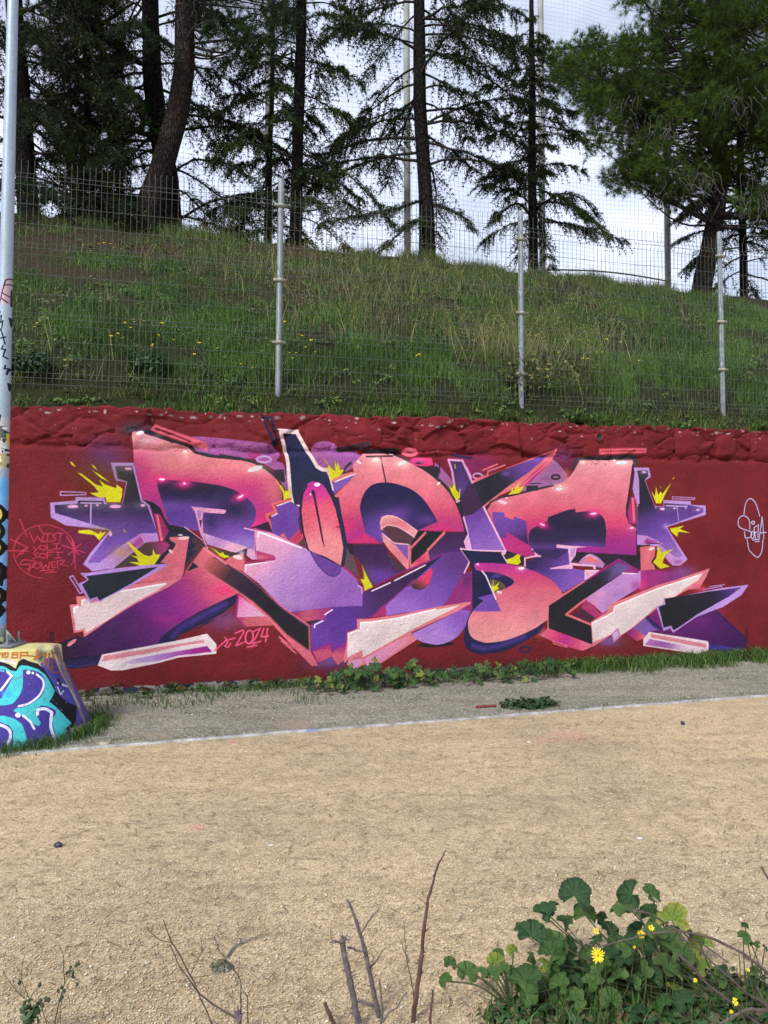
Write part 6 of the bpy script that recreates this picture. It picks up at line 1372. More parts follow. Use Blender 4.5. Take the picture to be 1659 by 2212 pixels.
tufts('wall_foot_grass', sp, 52, (.03, .11), lean=.8)
V, F, c = small_leaves([(np.array(S1(u, -.12 + r.normal(0, .05), .05)), (.11, .07, .07 + .05 * r.random())) for u in np.concatenate([np.arange(-2.9, -.6, .26), np.arange(-.5, 7, .2)])], 60, .022, [(.035, .085, .022), (.05, .11, .03), (.028, .062, .02), (.08, .11, .04)], 53)
tag(mesh_np('wall_foot_weeds', V, F, M_LEAF, col=c), kind='stuff')
sp = []
for a in np.linspace(-1.9, .55, 30):
    sp.append((np.array([PX + .84 * math.cos(a) + r.normal(0, .03), PY + .72 * math.sin(a) + r.normal(0, .03), .0]), .06, .05, 60 if a > -1.1 else 40))
tufts('plinth_grass', sp, 54, (.04, .14), (.004, .008), lean=.7)
sp = []
for u in np.arange(-4.6, 6.6, .085):
    w0 = r.uniform(.04, .40); u0 = u + r.normal(0, .05); sp.append((np.array(S1(u0, w0, float(hill(u0, max(w0, .08))) - .01)), .05, .035, int(r.uniform(15, 75))))
tufts('bank_edge_grass', sp, 57, (.04, .16), (.004, .009), ((.090, .160, .030), (.05, .10, .022), (.13, .16, .05), (.16, .14, .06)), .85)
# sparse weeds on the strip and along the edging
sp = [(np.array(S1(r.uniform(-3.2, 6), r.choice([-1.60, -1.56, -.9, -.7]) + r.normal(0, .04), .006)), .10, .02, 26) for k in range(60)]
tufts('strip_weeds', sp, 55, (.012, .045), (.002, .005), lean=.9)
u, w = foot_pt(1145, 1528); c0 = np.array(S1(u, w, .0)); t = thing('low_weed', Vector(c0), 'low leafy green weed spreading beside the pale edging line on the gravel strip', 'weed')
V, F, c = small_leaves([(c0 + np.array([dx, dy, .03]), (.12, .10, .055)) for dx, dy in ((-.16, -.03), (-.05, .02), (.07, .0), (.17, .05), (.0, -.05))], 190, .022, [(.030, .075, .025), (.045, .10, .03), (.022, .055, .02)], 56)
mesh_np('foliage', V - c0, F, M_LEAF, t, col=c)
# broad-leaved rosettes and herbs on the bank above the wall
def rosette(name, P, n, L, label, seed, cat='weed', group=None, up=.5, cols=((.05, .115, .03), (.07, .14, .035))):
    r = np.random.default_rng(seed); P = np.asarray(P, float); t = thing(name, Vector(P), label, cat, group)
    for k in range(n):
        a = 6.283 * k / n + r.normal(0, .25); l = L * r.uniform(.7, 1.2); d = np.array([math.cos(a), math.sin(a), 0]); s_ = np.array([-d[1], d[0], 0]); q = np.linspace(0, 1, 6)[:, None]; el = up * r.uniform(.6, 1.3)
        ax = l * (q * d + (el * q - .65 * el * q ** 2.2) * np.array([0, 0, 1])); wd = l * .17 * np.sin(np.clip(q, .06, .96) * math.pi) ** .7
        V = np.concatenate([ax - s_ * wd + [0, 0, l * .03], ax, ax + s_ * wd + [0, 0, l * .03]]); F = [[i, i + 1, i + 7, i + 6] for i in range(5)] + [[i + 6, i + 7, i + 13, i + 12] for i in range(5)]
        mesh_np('leaf', V, F, M_LEAF, t, col=np.tile(np.asarray(cols[k % len(cols)]) * r.uniform(.8, 1.25), (18, 1)), smooth=True)
for k, (x, y, n, L, lb) in enumerate([(1252, 884, 12, .19, 'bright rosette weed on the wall top left of the second full fence post'), (1296, 886, 11, .17, 'rosette weed on the wall top just right of the second full fence post'), (1095, 888, 9, .15, 'small rosette weed on the wall top above the beam of the graffiti'), (1640, 902, 10, .16, 'rosette weed on the wall top at the right edge of the view'), (905, 884, 8, .13, 'small flat rosette on the wall top over the coral arch')]):
    u, z = on_plane(x, y, .12); rosette('rosette_weed', S1(float(u), .12, float(hill(float(u), .12)) + .01), n, L, lb, 500 + k, group='rosette weeds on top of the wall')
for k, (x, y, R, h, lb, cols) in enumerate([(318, 800, .20, .26, 'leafy bright green weed clump low on the bank left of the first full fence post', [(.045, .105, .03), (.03, .08, .025)]), (62, 800, .24, .22, 'dark green weed clump low on the bank beside the metal pole', [(.022, .055, .022), (.03, .07, .025)]), (1165, 838, .50, .42, 'bushy olive shrub behind the foot of the second full fence post', [(.045, .070, .022), (.085, .11, .03), (.15, .15, .045)])]):
    u, w, z = on_hill(x, y + 10); c0 = np.array(S1(u, w, z)); t = thing('leafy_weed', Vector(c0), lb, 'weed')
    rr_ = np.random.default_rng(60 + k); V, F, c = small_leaves([(c0 + np.array([rr_.normal(0, R * .5), rr_.normal(0, R * .3), h * .5]), (R * .5, R * .4, h * .55)) for q in range(7)], 110, .026, cols, 61 + k, .4); mesh_np('foliage', V - c0, F, M_LEAF, t, col=c)

# ------------------------------------------------------------------ yellow flowers
M_PETAL = simple_mat('yellow_petal', (.78, .52, .010), (.86, .66, .02), 30, .55)
M_DISC = simple_mat('flower_disc', (.60, .28, .005), (.80, .42, .01), 200, .8, 0, .6, 400)
def bloom(n=14, R=1.0, seed=0, cup=.15):
    r = np.random.default_rng(seed); V = []; F = []
    for k in range(n):
        a = 6.283 * k / n + r.normal(0, .08); l = R * r.uniform(.82, 1.08); d = np.array([math.cos(a), math.sin(a), 0]); s_ = np.array([-d[1], d[0], 0]); b = len(V); w_ = R * 2.6 / n; dr = r.normal(cup, .12)
        for q, ww in ((.22, .5), (.6, 1.0), (.92, .9), (1.0, .45)): V += [d * l * q - s_ * w_ * ww * .5 + [0, 0, dr * l * q * q], d * l * q + s_ * w_ * ww * .5 + [0, 0, dr * l * q * q]]
        F += [[b + 2 * i, b + 2 * i + 1, b + 2 * i + 3, b + 2 * i + 2] for i in range(3)]
    return np.array(V), np.array(F)
def disc(R):
    an = np.linspace(0, 6.283, 13)[:-1]; V = [[0, 0, .11 * R / .3]]; 
    for q, z in ((.16, .09), (.28, .0)): V += np.stack([q * R / .28 * .30 * np.cos(an) / 1, q * R / .28 * .30 * np.sin(an), np.full(12, z)], -1).tolist()
    return np.array(V), np.array([[0, 1 + i, 1 + (i + 1) % 12] for i in range(12)]), np.array([[1 + i, 13 + i, 13 + (i + 1) % 12, 1 + (i + 1) % 12] for i in range(12)])
wild = None; wr = np.random.default_rng(77)
spots = [(180, 548), (196, 556), (214, 535), (225, 545), (238, 540), (246, 556), (232, 568), (205, 575), (62, 700), (75, 722), (103, 703), (80, 735), (270, 722), (282, 728), (288, 715), (290, 712), (310, 718), (255, 748), (266, 752), (330, 764), (328, 770), (343, 740), (350, 735), (240, 762), (240, 770), (585, 772), (600, 768), (615, 722), (635, 760), (652, 758), (660, 765), (625, 780), (640, 788), (680, 780), (672, 772), (632, 798), (375, 752), (420, 800), (470, 785), (520, 805), (545, 815), (430, 780), (1265, 745), (1270, 760), (1248, 748), (1258, 806), (1268, 800), (1190, 800), (1185, 812), (1205, 790), (1310, 758), (1340, 762), (1380, 800), (900, 805), (905, 800), (1300, 780), (120, 760), (140, 800), (60, 806), (100, 815)]
for k, (x, y) in enumerate(spots):
    u, w, z = on_hill(x, y + 14); h = wr.uniform(.10, .22); P = S1(u, w - .01, z)
    if wild is None:
        wild = thing('wild_flower', P, 'small yellow wild flower among the grass of the fenced bank', 'flower', 'yellow wild flowers on the bank')
        V, F = bloom(11, .017, 3); bl = mesh_np('petals', V + [0, 0, .0], F, M_PETAL, wild); bl.location = (0, 0, .2); bl.rotation_euler = (.7, 0, 0)
        V, F3, F4 = disc(.006); dd = mesh_np('disc', V * [1, 1, .03], [F3, F4], M_DISC, wild); dd.location = (0, 0, .2); dd.rotation_euler = (.7, 0, 0)
        mb = MB(); mb.tube([(0, 0, -.05), (.004, .004, .1), (0, 0, .198)], .0015, 4); mb.build('stem', M_STEM, wild); o = wild
    else:
        o = wild.copy(); COL.objects.link(o); o.location = P
        for ch in list(wild.children): copy_obj(ch, o)
    o['label'] = ('yellow wild flower high on the brown bank in the upper left cluster' if y < 600 else
                  'yellow wild flower beside the foot of the first full fence post' if 570 < x < 700 else
                  'yellow wild flower low on the bank left of the first full post' if x < 570 else
                  'yellow wild flower low on the bank right of the second full post' if x > 1130 else
                  'yellow wild flower low on the bank between the two middle posts')
    o.scale = [wr.uniform(.75, 1.35)] * 3; o.rotation_euler = (0, 0, wr.uniform(-.8, .8))

# ------------------------------------------------------------------ foreground: mallow, daisies, bare shoots
def fg(x, y): return 1061.8 + .36 * x, 1853.3 + .36 * y
fgr = np.random.default_rng(88)
mal_base = np.array([1.04, 2.62, 0.0])
mallow = thing('mallow_plant', Vector(mal_base), 'big mallow in the foreground with round pleated leaves on long stalks', 'plant')
LST = [(508, 178, 92, 2.58, 0), (360, 305, 74, 2.56, 0), (245, 428, 84, 2.52, 0), (565, 312, 68, 2.60, 0), (385, 548, 88, 2.45, 0), (455, 372, 58, 2.66, 0), (790, 315, 108, 2.55, 3), (805, 235, 92, 2.72, 0), (945, 195, 62, 2.66, 0), (1090, 325, 96, 2.58, 1), (965, 320, 62, 2.74, 0), (228, 700, 96, 2.42, 0), (432, 632, 76, 2.50, 0), (240, 810, 68, 2.36, 0), (520, 705, 58, 2.52, 0), (655, 362, 44, 2.68, 0), (640, 752, 62, 2.44, 3), (710, 822, 70, 2.38, 3), (1030, 632, 95, 2.46, 3), (855, 950, 84, 2.33, 0), (890, 702, 62, 2.46, 3), (1180, 662, 62, 2.48, 1), (1250, 640, 62, 2.54, 1), (1052, 490, 82, 2.56, 3), (850, 482, 72, 2.60, 0), (640, 480, 56, 2.66, 0), (760, 560, 60, 2.60, 0), (560, 560, 50, 2.62, 0), (980, 400, 60, 2.70, 0), (700, 420, 60, 2.70, 0), (1140, 430, 60, 2.70, 0), (930, 560, 60, 2.56, 0), (580, 830, 56, 2.42, 0), (330, 640, 40, 2.5, 1), (1110, 780, 50, 2.44, 2), (470, 820, 50, 2.40, 0), (320, 900, 60, 2.34, 0), (1020, 860, 56, 2.38, 0)]
for q in range(95):
    cx, cy = (fgr.uniform(170, 1250), fgr.uniform(470, 960)) if q < 56 else (fgr.normal(720, 260), fgr.normal(640, 130)); LST.append((cx, cy, fgr.uniform(40, 78), fgr.uniform(2.46, 2.74) - .0003 * (cy - 470), 3 if fgr.random() < .3 else (1 if fgr.random() < .08 else 0)))
for k, (cx, cy, R, d, kind) in enumerate(LST):
    P = on_depth(*fg(cx, cy), d); Rm = R * .36 * d / 1598 * 1.16
    nr = Vector((fgr.normal(0, .5) - .05, -.42 + fgr.normal(0, .35), .68 + fgr.normal(0, .2))); tp = Vector((fgr.normal(0, .6) + (.5 if cx < 600 else -.1), .25 + fgr.normal(0, .2), .5 + fgr.normal(0, .5)))
    if k in (0, 2, 3, 8): nr = Vector((-.25 + .1 * k, -.62, .55)); tp = Vector((.15, .1, 1))
    data = {0: LEAVES, 1: YLEAF, 2: YLEAF, 3: PLEAF}[kind]; nn = nr.normalized(); t = (tp - nn * tp.dot(nn)).normalized()
    A = P - np.array(t) * Rm * .45
    place_leaf(mallow, A, nr, tp, Rm, data[fgr.integers(len(data))])
    B = mal_base + np.array([fgr.normal(0, .09) + .12 * (cx - 650) / 650, fgr.normal(0, .05) - .05, 0.0]); md = (A + B) / 2 + np.array([(A[0] - B[0]) * .18, 0, .10 * (A[2] - B[2]) - .01])
    mb = MB(); mb.tube(spline([B, md, A], 10), np.linspace(.0034, .0020, 10), 6, False); mb.build('stem', M_STEM, mallow, off=mal_base, smooth=True)
# a smaller mallow shoot on the left, sprawling
m2 = np.array(on_ground(*fg(120, 930))); mal2 = thing('mallow_plant', Vector(m2), 'small sprawling mallow shoot on the gravel left of the big foreground mallow', 'plant')
for k, (cx, cy, R, d, kind) in enumerate([(25, 640, 60, 2.50, 1), (5, 705, 44, 2.45, 3), (40, 585, 34, 2.58, 0), (-150, 700, 62, 2.46, 3), (-250, 640, 40, 2.52, 3), (-270, 740, 40, 2.40, 0), (130, 560, 36, 2.56, 1), (-60, 690, 30, 2.44, 3), (75, 670, 34, 2.42, 3)]):
    P = on_depth(*fg(cx, cy), d); Rm = R * .36 * d / 1598 * 1.2; nr = Vector((fgr.normal(0, .3), -.6, .6)); tp = Vector((fgr.normal(0, .6), .2, .7)); data = {0: LEAVES, 1: YLEAF, 3: PLEAF}[kind]
    place_leaf(mal2, P, nr, tp, Rm, data[k % 3]); B = m2 + np.array([0, 0, .01]); mb = MB(); mb.tube(spline([B, (P + B) / 2 + [0, 0, .03], P], 8), .003, 5, False); mb.build('stem', M_STEM, mal2, off=m2)
# daisies
for k, (cx, cy, R, d, n, lb) in enumerate([(638, 585, 40, 2.40, 17, 'largest yellow daisy, shaggy and facing forward in the middle of the mallow'), (627, 438, 24, 2.52, 11, 'small ragged yellow daisy upper left among the mallow leaves'), (895, 455, 28, 2.46, 12, 'cupped yellow daisy right of the middle of the mallow'), (957, 418, 24, 2.50, 9, 'wilting orange yellow daisy under the thorny cane'), (1462, 862, 26, 2.36, 10, 'orange daisy low at the right under the canes'), (1438, 922, 14, 2.32, 8, 'tiny orange daisy bud near the lower right canes'), (1222, 733, 15, 2.44, 8, 'half open yellow daisy below the yellow mallow leaf'), (1540, 670, 13, 2.46, 8, 'small orange daisy at the right edge among stems'), (857, 535, 11, 2.5, 8, 'tiny yellow daisy deep in the mallow')]):
    d -= .10; P = on_depth(*fg(cx, cy), d); Rm = R * .36 * d / 1598 * (1.15 if k == 0 else .85); B = np.array([P[0] + fgr.normal(0, .04), P[1] + .02, 0]); t = thing('daisy', Vector(B), lb, 'flower', 'yellow daisies in the foreground')
    V, F = bloom(n, Rm, 600 + k, .30 if k in (2, 3) else .05); ob = mesh_np('petals', V, F, M_PETAL, t); ob.location = Vector(P - B); ob.rotation_euler = (1.15 + fgr.normal(0, .12), fgr.normal(0, .2), 0)
    if k == 0:
        V, F = bloom(13, Rm * .72, 650, .25); ob2 = mesh_np('petals', V, F, M_PETAL, t); ob2.location = Vector(P - B) + Vector((0, -.003, .001)); ob2.rotation_euler = ob.rotation_euler
    V, F3, F4 = disc(Rm * .30); ob2 = mesh_np('disc', V * [1, 1, Rm * 1.2], [F3, F4], M_DISC, t); ob2.location = Vector(P - B) + Vector((0, -.002, .001)); ob2.rotation_euler = ob.rotation_euler
    mb = MB(); Q = P - B; mb.tube(spline([(0, 0, 0), Q * .5 + np.array([.02, 0, 0]), Q + np.array([0, .004, -.002])], 8), .0022, 5); mb.build('stem', M_STEM, t)
# woody shoots and canes
M_SHOOT = simple_mat('grey_shoot_bark', (.060, .045, .050), (.16, .13, .135), 30, .7, 0, .5, 60)
M_RED = simple_mat('red_shoot_bark', (.075, .030, .028), (.13, .065, .060), 25, .55, 0, .3, 60)
M_CANE = simple_mat('cane_bark', (.055, .036, .034), (.12, .085, .078), 25, .7, 0, .4, 60)
M_CUT = simple_mat('cut_wood', (.48, .37, .22), (.60, .48, .30), 60, .8)
def ct(x, y): return 547 + .2327 * x, 1705.3 + .2327 * y
def shoot(name, label, mat, main, sides, cat='shoot', group=None, to_ground=True, conv=ct, d=2.38, thorns=0, seed=0, k=8):
    """main/sides: (points on the survey sheet, width there at start and end)"""
    r = np.random.default_rng(seed); t = None
    for q, (pts_, w0, w1) in enumerate([main] + sides):
        sc_ = .2327 if conv is ct else (.36 if conv is fg else .3491)
        P = np.array([on_depth(*conv(x, y), d + (.0 if q == 0 else .01 * q * (-1) ** q)) for x, y in pts_])
        if q == 0 and to_ground:
            g = P[0].copy(); g[2] = -.01; P = np.vstack([g, P]) if P[0][2] > .0 else P
        n = max(len(P) * 5, 8); C = spline(P, n) + np.cumsum(r.normal(0, .0009, (n, 3)), 0) * (w0 > 6); rr = np.linspace(w0, w1, n) * sc_ * d / 1598 / 2 * (1 + .10 * r.normal(0, 1, n).clip(-1, 1.5))
        if t is None: c0 = P[0].copy(); t = thing(name, Vector(c0), label, cat, group)
        mb = MB(); mb.tube(C, rr, k)
        for _ in range(thorns if q == 0 else thorns // 4):
            i = r.integers(2, n - 1); dd = r.normal(0, 1, 3) * [1, .4, .6]; dd /= np.linalg.norm(dd); L = rr[i] * r.uniform(1.4, 2.6); mb.tube([C[i] + dd * rr[i] * .5, C[i] + dd * (rr[i] + L * .5), C[i] + dd * (rr[i] + L) + [0, 0, L * .2]], [rr[i] * .45, rr[i] * .28, rr[i] * .08], 5)
        mb.build('stem' if q == 0 else 'side_twig', mat, t, off=c0, smooth=True)
    return t, c0
g_ = 'bare pruned shoots in the foreground'
shoot('bare_shoot', 'thick grey shoot with a chopped splayed top, left of the taller brown shoot', M_SHOOT, ([(985, 2176), (940, 1950), (885, 1700), (850, 1520), (832, 1400), (845, 1355)], 62, 50), [([(835, 1415), (800, 1402), (770, 1398), (728, 1396)], 26, 14), ([(838, 1390), (822, 1362), (815, 1345)], 16, 5), ([(850, 1380), (858, 1350)], 14, 5)], 'shoot', g_, thorns=16, seed=1, d=2.36)
shoot('bare_shoot', 'tall brown shoot with three short side twigs in the bottom middle', M_SHOOT, ([(1185, 2176), (1120, 1850), (1060, 1550), (1000, 1330), (940, 1150), (925, 1100), (898, 1045)], 50, 16), [([(1015, 1325), (1080, 1215), (1130, 1165), (1188, 1108)], 20, 6), ([(1085, 1665), (1120, 1620), (1165, 1560), (1232, 1470)], 24, 7), ([(1032, 1505), (1000, 1498), (935, 1470), (868, 1448)], 24, 18), ([(1142, 2005), (1050, 1972), (955, 1945)], 26, 20), ([(1110, 1600), (1115, 1550), (1078, 1510)], 12, 5), ([(905, 1050), (880, 1040)], 18, 9), ([(905, 1040), (935, 1022)], 12, 5)], 'shoot', g_, thorns=14, seed=2, d=2.42)
shoot('bare_shoot', 'slim dark red shoot, the tallest one, leaning right in the bottom middle', M_RED, ([(1478, 2176), (1518, 1800), (1560, 1500), (1610, 1150), (1662, 930), (1720, 720), (1775, 610), (1796, 555)], 46, 9), [([(1572, 1490), (1590, 1494)], 10, 3), ([(1528, 1590), (1512, 1570)], 12, 4)], 'shoot', g_, thorns=14, seed=3, d=2.40)
t, c0 = shoot('bare_shoot', 'short cut off shoot with a pale cut end, left of the thick grey shoot', M_RED, ([(745, 2176), (700, 2070), (652, 1960)], 44, 36), [], 'shoot', g_, thorns=2, seed=4, d=2.36)
P = on_depth(*ct(652, 1960), 2.36); mb = MB(); q = on_depth(*ct(648, 1950), 2.36); mb.tube([P, q], .0058, 10); mb.build('cut_end', M_CUT, t, off=c0)
shoot('bare_shoot', 'thin upright stub with a twig bending right beside the tall brown shoot', M_SHOOT, ([(1192, 2176), (1212, 2000), (1196, 1750)], 26, 18), [([(1200, 2165), (1270, 2080), (1340, 2045), (1440, 1912)], 22, 12)], 'shoot', g_, thorns=5, seed=5, d=2.34)
shoot('bare_shoot', 'short broken stub right of the slim red shoot', M_RED, ([(1640, 2176), (1655, 2050), (1668, 1880)], 28, 20), [], 'shoot', g_, thorns=2, seed=6, d=2.34)
shoot('dry_stalk', 'hair thin forked stem just left of the slim red shoot', M_STEM, ([(1515, 2176), (1480, 1800), (1448, 1600), (1440, 1480), (1424, 1200)], 12, 6), [([(1448, 1610), (1400, 1500), (1375, 1395), (1345, 1330)], 9, 4)], 'stem', seed=7, d=2.44, k=5)
g2 = 'thorny canes arching in from the right'
shoot('thorny_cane', 'uppermost long cane arching over the mallow from the right edge', M_CANE, ([(1800, 800), (1659, 690), (1500, 570), (1290, 465), (1100, 425), (960, 345), (880, 318), (805, 298)], 19, 9), [([(1110, 440), (1010, 440), (880, 460), (760, 490), (640, 505), (575, 478)], 11, 5), ([(1130, 435), (1180, 478), (1290, 540), (1420, 640)], 11, 7)], 'cane', g2, False, fg, 2.36, 18, 8, 6)
shoot('thorny_cane', 'lower cane falling from the mallow towards the bottom right', M_CANE, ([(1115, 570), (1200, 650), (1300, 760), (1430, 860), (1560, 960), (1700, 1050)], 13, 17), [([(1190, 640), (1250, 700), (1290, 730)], 8, 5), ([(1120, 480), (1220, 540), (1330, 640), (1500, 790), (1659, 900)], 10, 12)], 'cane', g2, False, fg, 2.32, 14, 9, 6)
shoot('thorny_cane', 'cane crossing the bottom right corner nearly level', M_CANE, ([(1760, 895), (1659, 905), (1560, 900), (1480, 915), (1400, 945), (1330, 990)], 24, 16), [([(1590, 780), (1640, 850), (1680, 900)], 14, 12)], 'cane', g2, False, fg, 2.28, 8, 10, 6)
shoot('thorny_cane', 'short cane tip poking in at the right edge above the others', M_CANE, ([(1760, 200), (1690, 150), (1650, 90), (1618, 48)], 18, 7), [], 'cane', g2, False, fg, 2.34, 4, 11, 6)
# leafy sprig at the far right
sg = np.array(on_depth(*fg(1545, 700), 2.42)); sg[2] = 0; t = thing('leafy_sprig', Vector(sg), 'leafy green sprig standing behind the canes at the right edge', 'plant')
for k, (x, y, R) in enumerate([(1510, 480, 44), (1520, 410, 24), (1560, 520, 20), (1370, 690, 42), (1405, 680, 40), (1245, 495, 34), (1590, 690, 40), (1640, 540, 24), (1600, 520, 22), (1360, 740, 50), (1580, 740, 38), (1500, 820, 40), (1620, 830, 40), (1400, 960, 44)]):
    P = on_depth(*fg(x, y), 2.42); Rm = R * .36 * 2.42 / 1598; place_leaf(t, P, Vector((fgr.normal(0, .4), -.6, .6)), Vector((fgr.normal(0, 1), .2, .6)), Rm, (LEAVES if k % 3 else PLEAF)[k % 3])
    mb = MB(); B = sg + np.array([fgr.normal(0, .02), 0, 0]); mb.tube(spline([B, (B + P) / 2 + np.array([fgr.normal(0, .02), 0, 0]), P], 8), .002, 4, False); mb.build('stem', M_STEM, t, off=sg)
# grass and ground cover under the mallow
sp = []
for x, y, n in [(560, 960, 60), (640, 985, 70), (430, 985, 40), (760, 1010, 40), (950, 1000, 50), (1080, 990, 40), (300, 1000, 40), (150, 1000, 40), (500, 940, 30), (680, 930, 30), (1200, 940, 40), (1300, 960, 40), (1450, 940, 50), (1600, 900, 50), (1560, 990, 50), (60, 1010, 40)]:
    sp.append((on_ground(*fg(x, y)), .05, .05, n if x in (560, 640) else n // 3))
tufts('foreground_grass', sp, 91, (.04, .17), (.003, .0075), ((.060, .150, .028), (.040, .100, .022), (.10, .17, .045)), .35)
V, F, c = small_leaves([(on_ground(*fg(x, y)) + np.array([0, 0, .025]), (.075, .07, .03)) for x, y in ([(x, 960 + 40 * fgr.random()) for x in range(40, 1700, 60)] + [(x, 860 + 60 * fgr.random()) for x in range(250, 1700, 80)] + [(x, 760 + 80 * fgr.random()) for x in range(420, 1700, 110)])], 95, .016, [(.028, .075, .022), (.04, .10, .028), (.06, .12, .035), (.09, .10, .035), (.12, .10, .05)], 92)
tag(mesh_np('ground_cover', V, F, M_LEAF, col=c), kind='stuff')
# dead stalks on the left
def cu(x, y): return .3491 * x, 1930.5 + .3491 * y
M_DRY = simple_mat('dry_stalk', (.060, .045, .034), (.11, .085, .065), 20, .8)
def umbel(cx, cy, rays, w=5): return [([(cx, cy), (cx + dx * .6, cy + dy * .55), (cx + dx, cy + dy)], w, 3) for dx, dy in rays]
shoot('dry_umbel_stalk', 'tall dead umbel stalk leaning left with a bent tip, left of the woody shoots', M_DRY, ([(1480, 790), (1330, 690), (1222, 605), (1172, 510), (1110, 390), (1058, 305), (1030, 250), (992, 150)], 13, 7), [([(1056, 303), (990, 285), (935, 243)], 6, 5), ([(1176, 505), (1215, 430), (1250, 362)], 6, 5), ([(1310, 806), (1230, 615), (1120, 455), (1052, 312)], 10, 6), ([(1215, 610), (1160, 560), (1120, 470)], 4, 3), ([(1190, 520), (1290, 505), (1370, 488)], 5, 2)] + umbel(935, 243, [(-28, -40), (10, -50), (18, -42)], 4) + umbel(1250, 362, [(-22, -60), (-8, -95), (10, -70), (28, -40)], 4), 'stalk', None, True, cu, 2.40, 4, 12, 5)
shoot('dry_umbel_stalk', 'dead umbel stalk with two thin forks between the leaning stalk and the woody shoots', M_DRY, ([(1482, 790), (1474, 650), (1470, 545), (1400, 440), (1340, 350), (1320, 300), (1308, 265)], 11, 4), [([(1340, 350), (1352, 318), (1356, 288)], 5, 3), ([(1470, 545), (1478, 470), (1480, 390)], 6, 3), ([(1532, 806), (1528, 640), (1505, 590), (1490, 545)], 9, 3), ([(1528, 640), (1552, 590), (1572, 548)], 5, 3)] + umbel(1572, 550, [(-14, -14), (10, -12)], 3), 'stalk', None, True, cu, 2.34, 3, 13, 5)
P = on_depth(*cu(1478, 775), 2.33); mb = MB(); fr = np.random.default_rng(3)
for q in range(9): dv = np.array([fr.normal(0, .3), fr.normal(0, .2), 1.]); mb.tube([P + [0, 0, -.02], P + dv * .012, P + dv * .03], [.006, .005, .001], 5)
bp = P.copy(); t = thing('thistle_bud', Vector(bp), 'small purple brown dried bud at the bottom edge under the dead stalks', 'bud'); mb.build('bud', simple_mat('purple_bud', (.10, .06, .09), (.18, .12, .16), 60, .8), t, off=bp)
M_BUD = simple_mat('green_bud', (.028, .040, .020), (.06, .075, .035), 60, .8)
def buds(t, c0, pts_, d, R):
    for x, y in pts_:
        P = on_depth(*cu(x, y), d); mb = MB(); mb.tube([P - [0, 0, R], P - [0, 0, R * .4], P + [0, 0, R * .3], P + [0, 0, R]], [R * .35, R * .8, R * .75, R * .15], 6); mb.build('bud', M_BUD, t, off=c0, smooth=True)
t, c0 = shoot('budding_sprig', 'green sprig with clustered round buds near the lower left corner', M_STEM, ([(345, 806), (380, 650), (400, 555), (400, 440), (392, 370), (370, 312)], 9, 3), [([(400, 560), (430, 500), (470, 440), (488, 432)], 5, 3), ([(372, 806), (378, 680), (390, 620)], 5, 3), ([(395, 600), (440, 540), (478, 560)], 4, 3)], 'plant', None, True, cu, 2.32, 0, 14, 5)
buds(t, c0, [(430, 480), (450, 510), (413, 492), (470, 442), (360, 600), (380, 578), (385, 640), (478, 560), (452, 490), (436, 455), (398, 600), (372, 655), (486, 434)], 2.32, .0062); 
t, c0 = shoot('budding_sprig', 'sprawling brown sprig with seed heads in the lower left corner', M_STEM, ([(185, 806), (180, 660), (150, 590), (122, 515), (132, 395), (112, 352)], 7, 3), [([(178, 665), (110, 610), (40, 518), (20, 478)], 5, 3), ([(290, 806), (240, 650), (228, 590), (250, 560)], 5, 3), ([(240, 660), (280, 640), (300, 650)], 4, 3), ([(120, 530), (70, 518)], 4, 2)], 'plant', None, True, cu, 2.28, 0, 15, 5)
buds(t, c0, [(150, 680), (185, 700), (212, 715), (160, 745), (250, 660), (285, 650), (262, 690), (230, 690), (300, 655), (245, 562), (120, 548), (200, 745), (150, 715)], 2.28, .0075)
V, F, c = small_leaves([(on_depth(*cu(185, 745), 2.28), (.035, .03, .05))], 60, .014, [(.03, .07, .02), (.05, .09, .03)], 93); mesh_np('foliage', V - c0, F, M_LEAF, t, col=c)

# ------------------------------------------------------------------ odds and ends lying about
def lump(name, P, R, mat, label, cat, seed, sq=(1, 1, .7)):
    r = np.random.default_rng(seed); n = 10; m_ = 7; a, b = np.meshgrid(np.linspace(0, 6.283, n + 1)[:-1], np.linspace(.15, math.pi - .15, m_)); rad = R * (1 + r.uniform(-.22, .22, a.shape))
    V = np.stack([rad * np.sin(b) * np.cos(a) * sq[0], rad * np.sin(b) * np.sin(a) * sq[1], rad * np.cos(b) * sq[2]], -1).reshape(-1, 3); i = np.arange(m_ - 1)[:, None] * n; j = np.arange(n)[None]
    F4 = np.stack([i + j, i + n + j, i + n + (j + 1) % n, i + (j + 1) % n], -1).reshape(-1, 4); F = [F4, np.array([[0] + [n - q for q in range(1, n)]]), np.array([list(range((m_ - 1) * n, m_ * n))])]
    o = mesh_np(name, V, F, mat); o.location = Vector(P) + Vector((0, 0, R * sq[2] * .8)); return tag(o, label, cat)
M_DKP = simple_mat('dark_purple_plastic', (.022, .016, .045), (.05, .04, .09), 40, .5)
lump('crumpled_wrapper', on_ground(126, 1830), .019, M_DKP, 'crumpled dark purple wrapper on the tan gravel at lower left', 'litter', 1, (1.1, .9, .75))
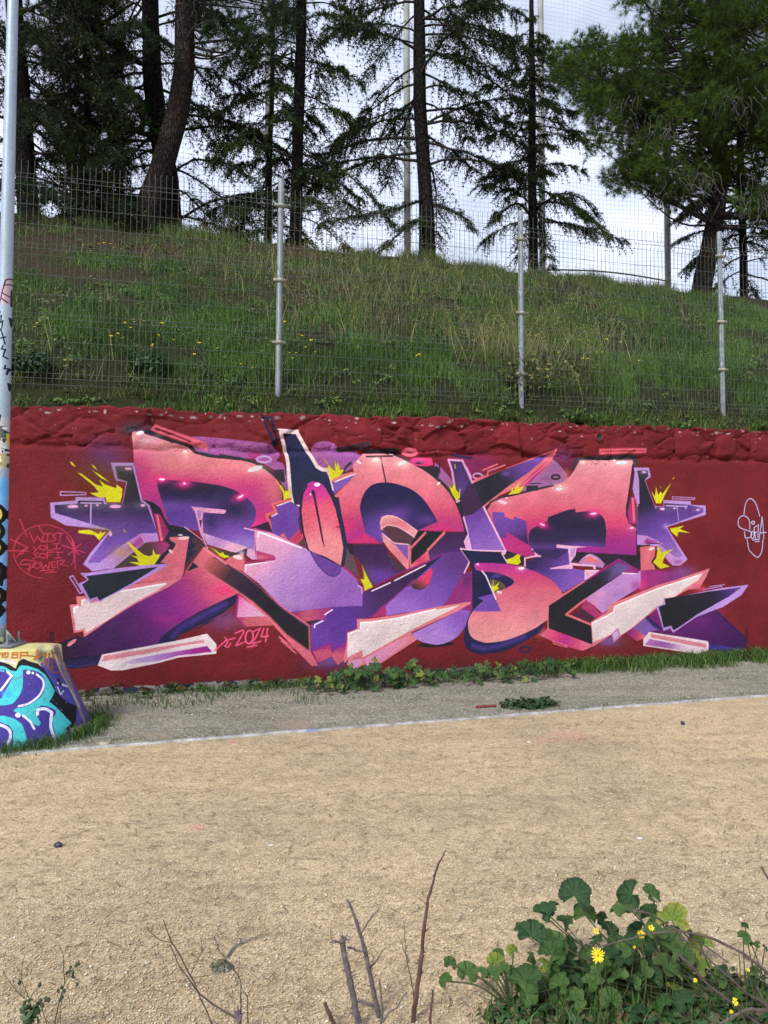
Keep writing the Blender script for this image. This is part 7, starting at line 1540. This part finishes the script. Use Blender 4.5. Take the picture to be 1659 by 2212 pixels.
lump('dark_ball', on_ground(1475, 1565), .017, M_DKP, 'small black lump on the tan gravel at the right below the pale edging', 'litter', 2, (1, 1, .9))
lump('stone', on_ground(226, 1611), .040, simple_mat('tan_stone', (.26, .21, .15), (.40, .33, .25), 20, .9, 0, .5, 50), 'loose tan stone beside the grass of the graffiti covered plinth', 'stone', 3, (1.2, .7, .45))
a, b = on_ground(1028, 1531), on_ground(1072, 1528.5); mb = MB(); mb.tube(np.array([a + [0, 0, .016], (a + b) / 2 + [0, 0, .017], b + [0, 0, .016]]), [.013, .014, .012], 8); o = mb.build('painted_stick', simple_mat('red_painted_wood', (.12, .018, .02), (.20, .035, .035), 30, .7, 0, .3)); tag(o, 'short dark red painted stick lying on the grey gravel strip', 'stick')
M_PAPER = simple_mat('white_scrap', (.70, .68, .64), (.80, .78, .74), 40, .8)
for k, (x, y, R, lb) in enumerate([(1143, 1803 - 200, .012, 'white scrap on the gravel near the middle of the court'), (415, 1577 - 32, .016, 'white scrap on the grey strip left of the mallows'), (487, 1524, .014, 'white chip on the grey strip beside the edging'), (1383, 1812, .013, 'pale chip on the court at right of centre'), (585, 2076 - 250, .011, 'pale chip left of centre on the court'), (1690 // 1, 1700, .01, 'x')]):
    if lb == 'x': continue
    lump('paper_scrap', on_ground(x, y), R, M_PAPER, lb, 'litter', 20 + k, (1.2, .8, .25))
# dry weed lying on the court, and two loose twigs
c0 = on_ground(478, 2090); t = thing('uprooted_weed', Vector(c0), 'dried grey green weed with its root lying on the tan gravel', 'weed'); V, F, c = small_leaves([(c0 + np.array([0, 0, .008]), (.045, .035, .008))], 60, .013, [(.13, .15, .10), (.17, .18, .13), (.10, .10, .07)], 94, 1.2); mesh_np('foliage', V - c0, F, M_LEAF, t, col=c)
q = np.array([on_ground(x, y) - c0 + [0, 0, .006] for x, y in ((490, 2070), (505, 2050), (530, 2036), (560, 2026))]); mb = MB(); mb.tube(spline(q, 12), np.linspace(.005, .002, 12), 5); mb.build('root', M_DEADTW, t)
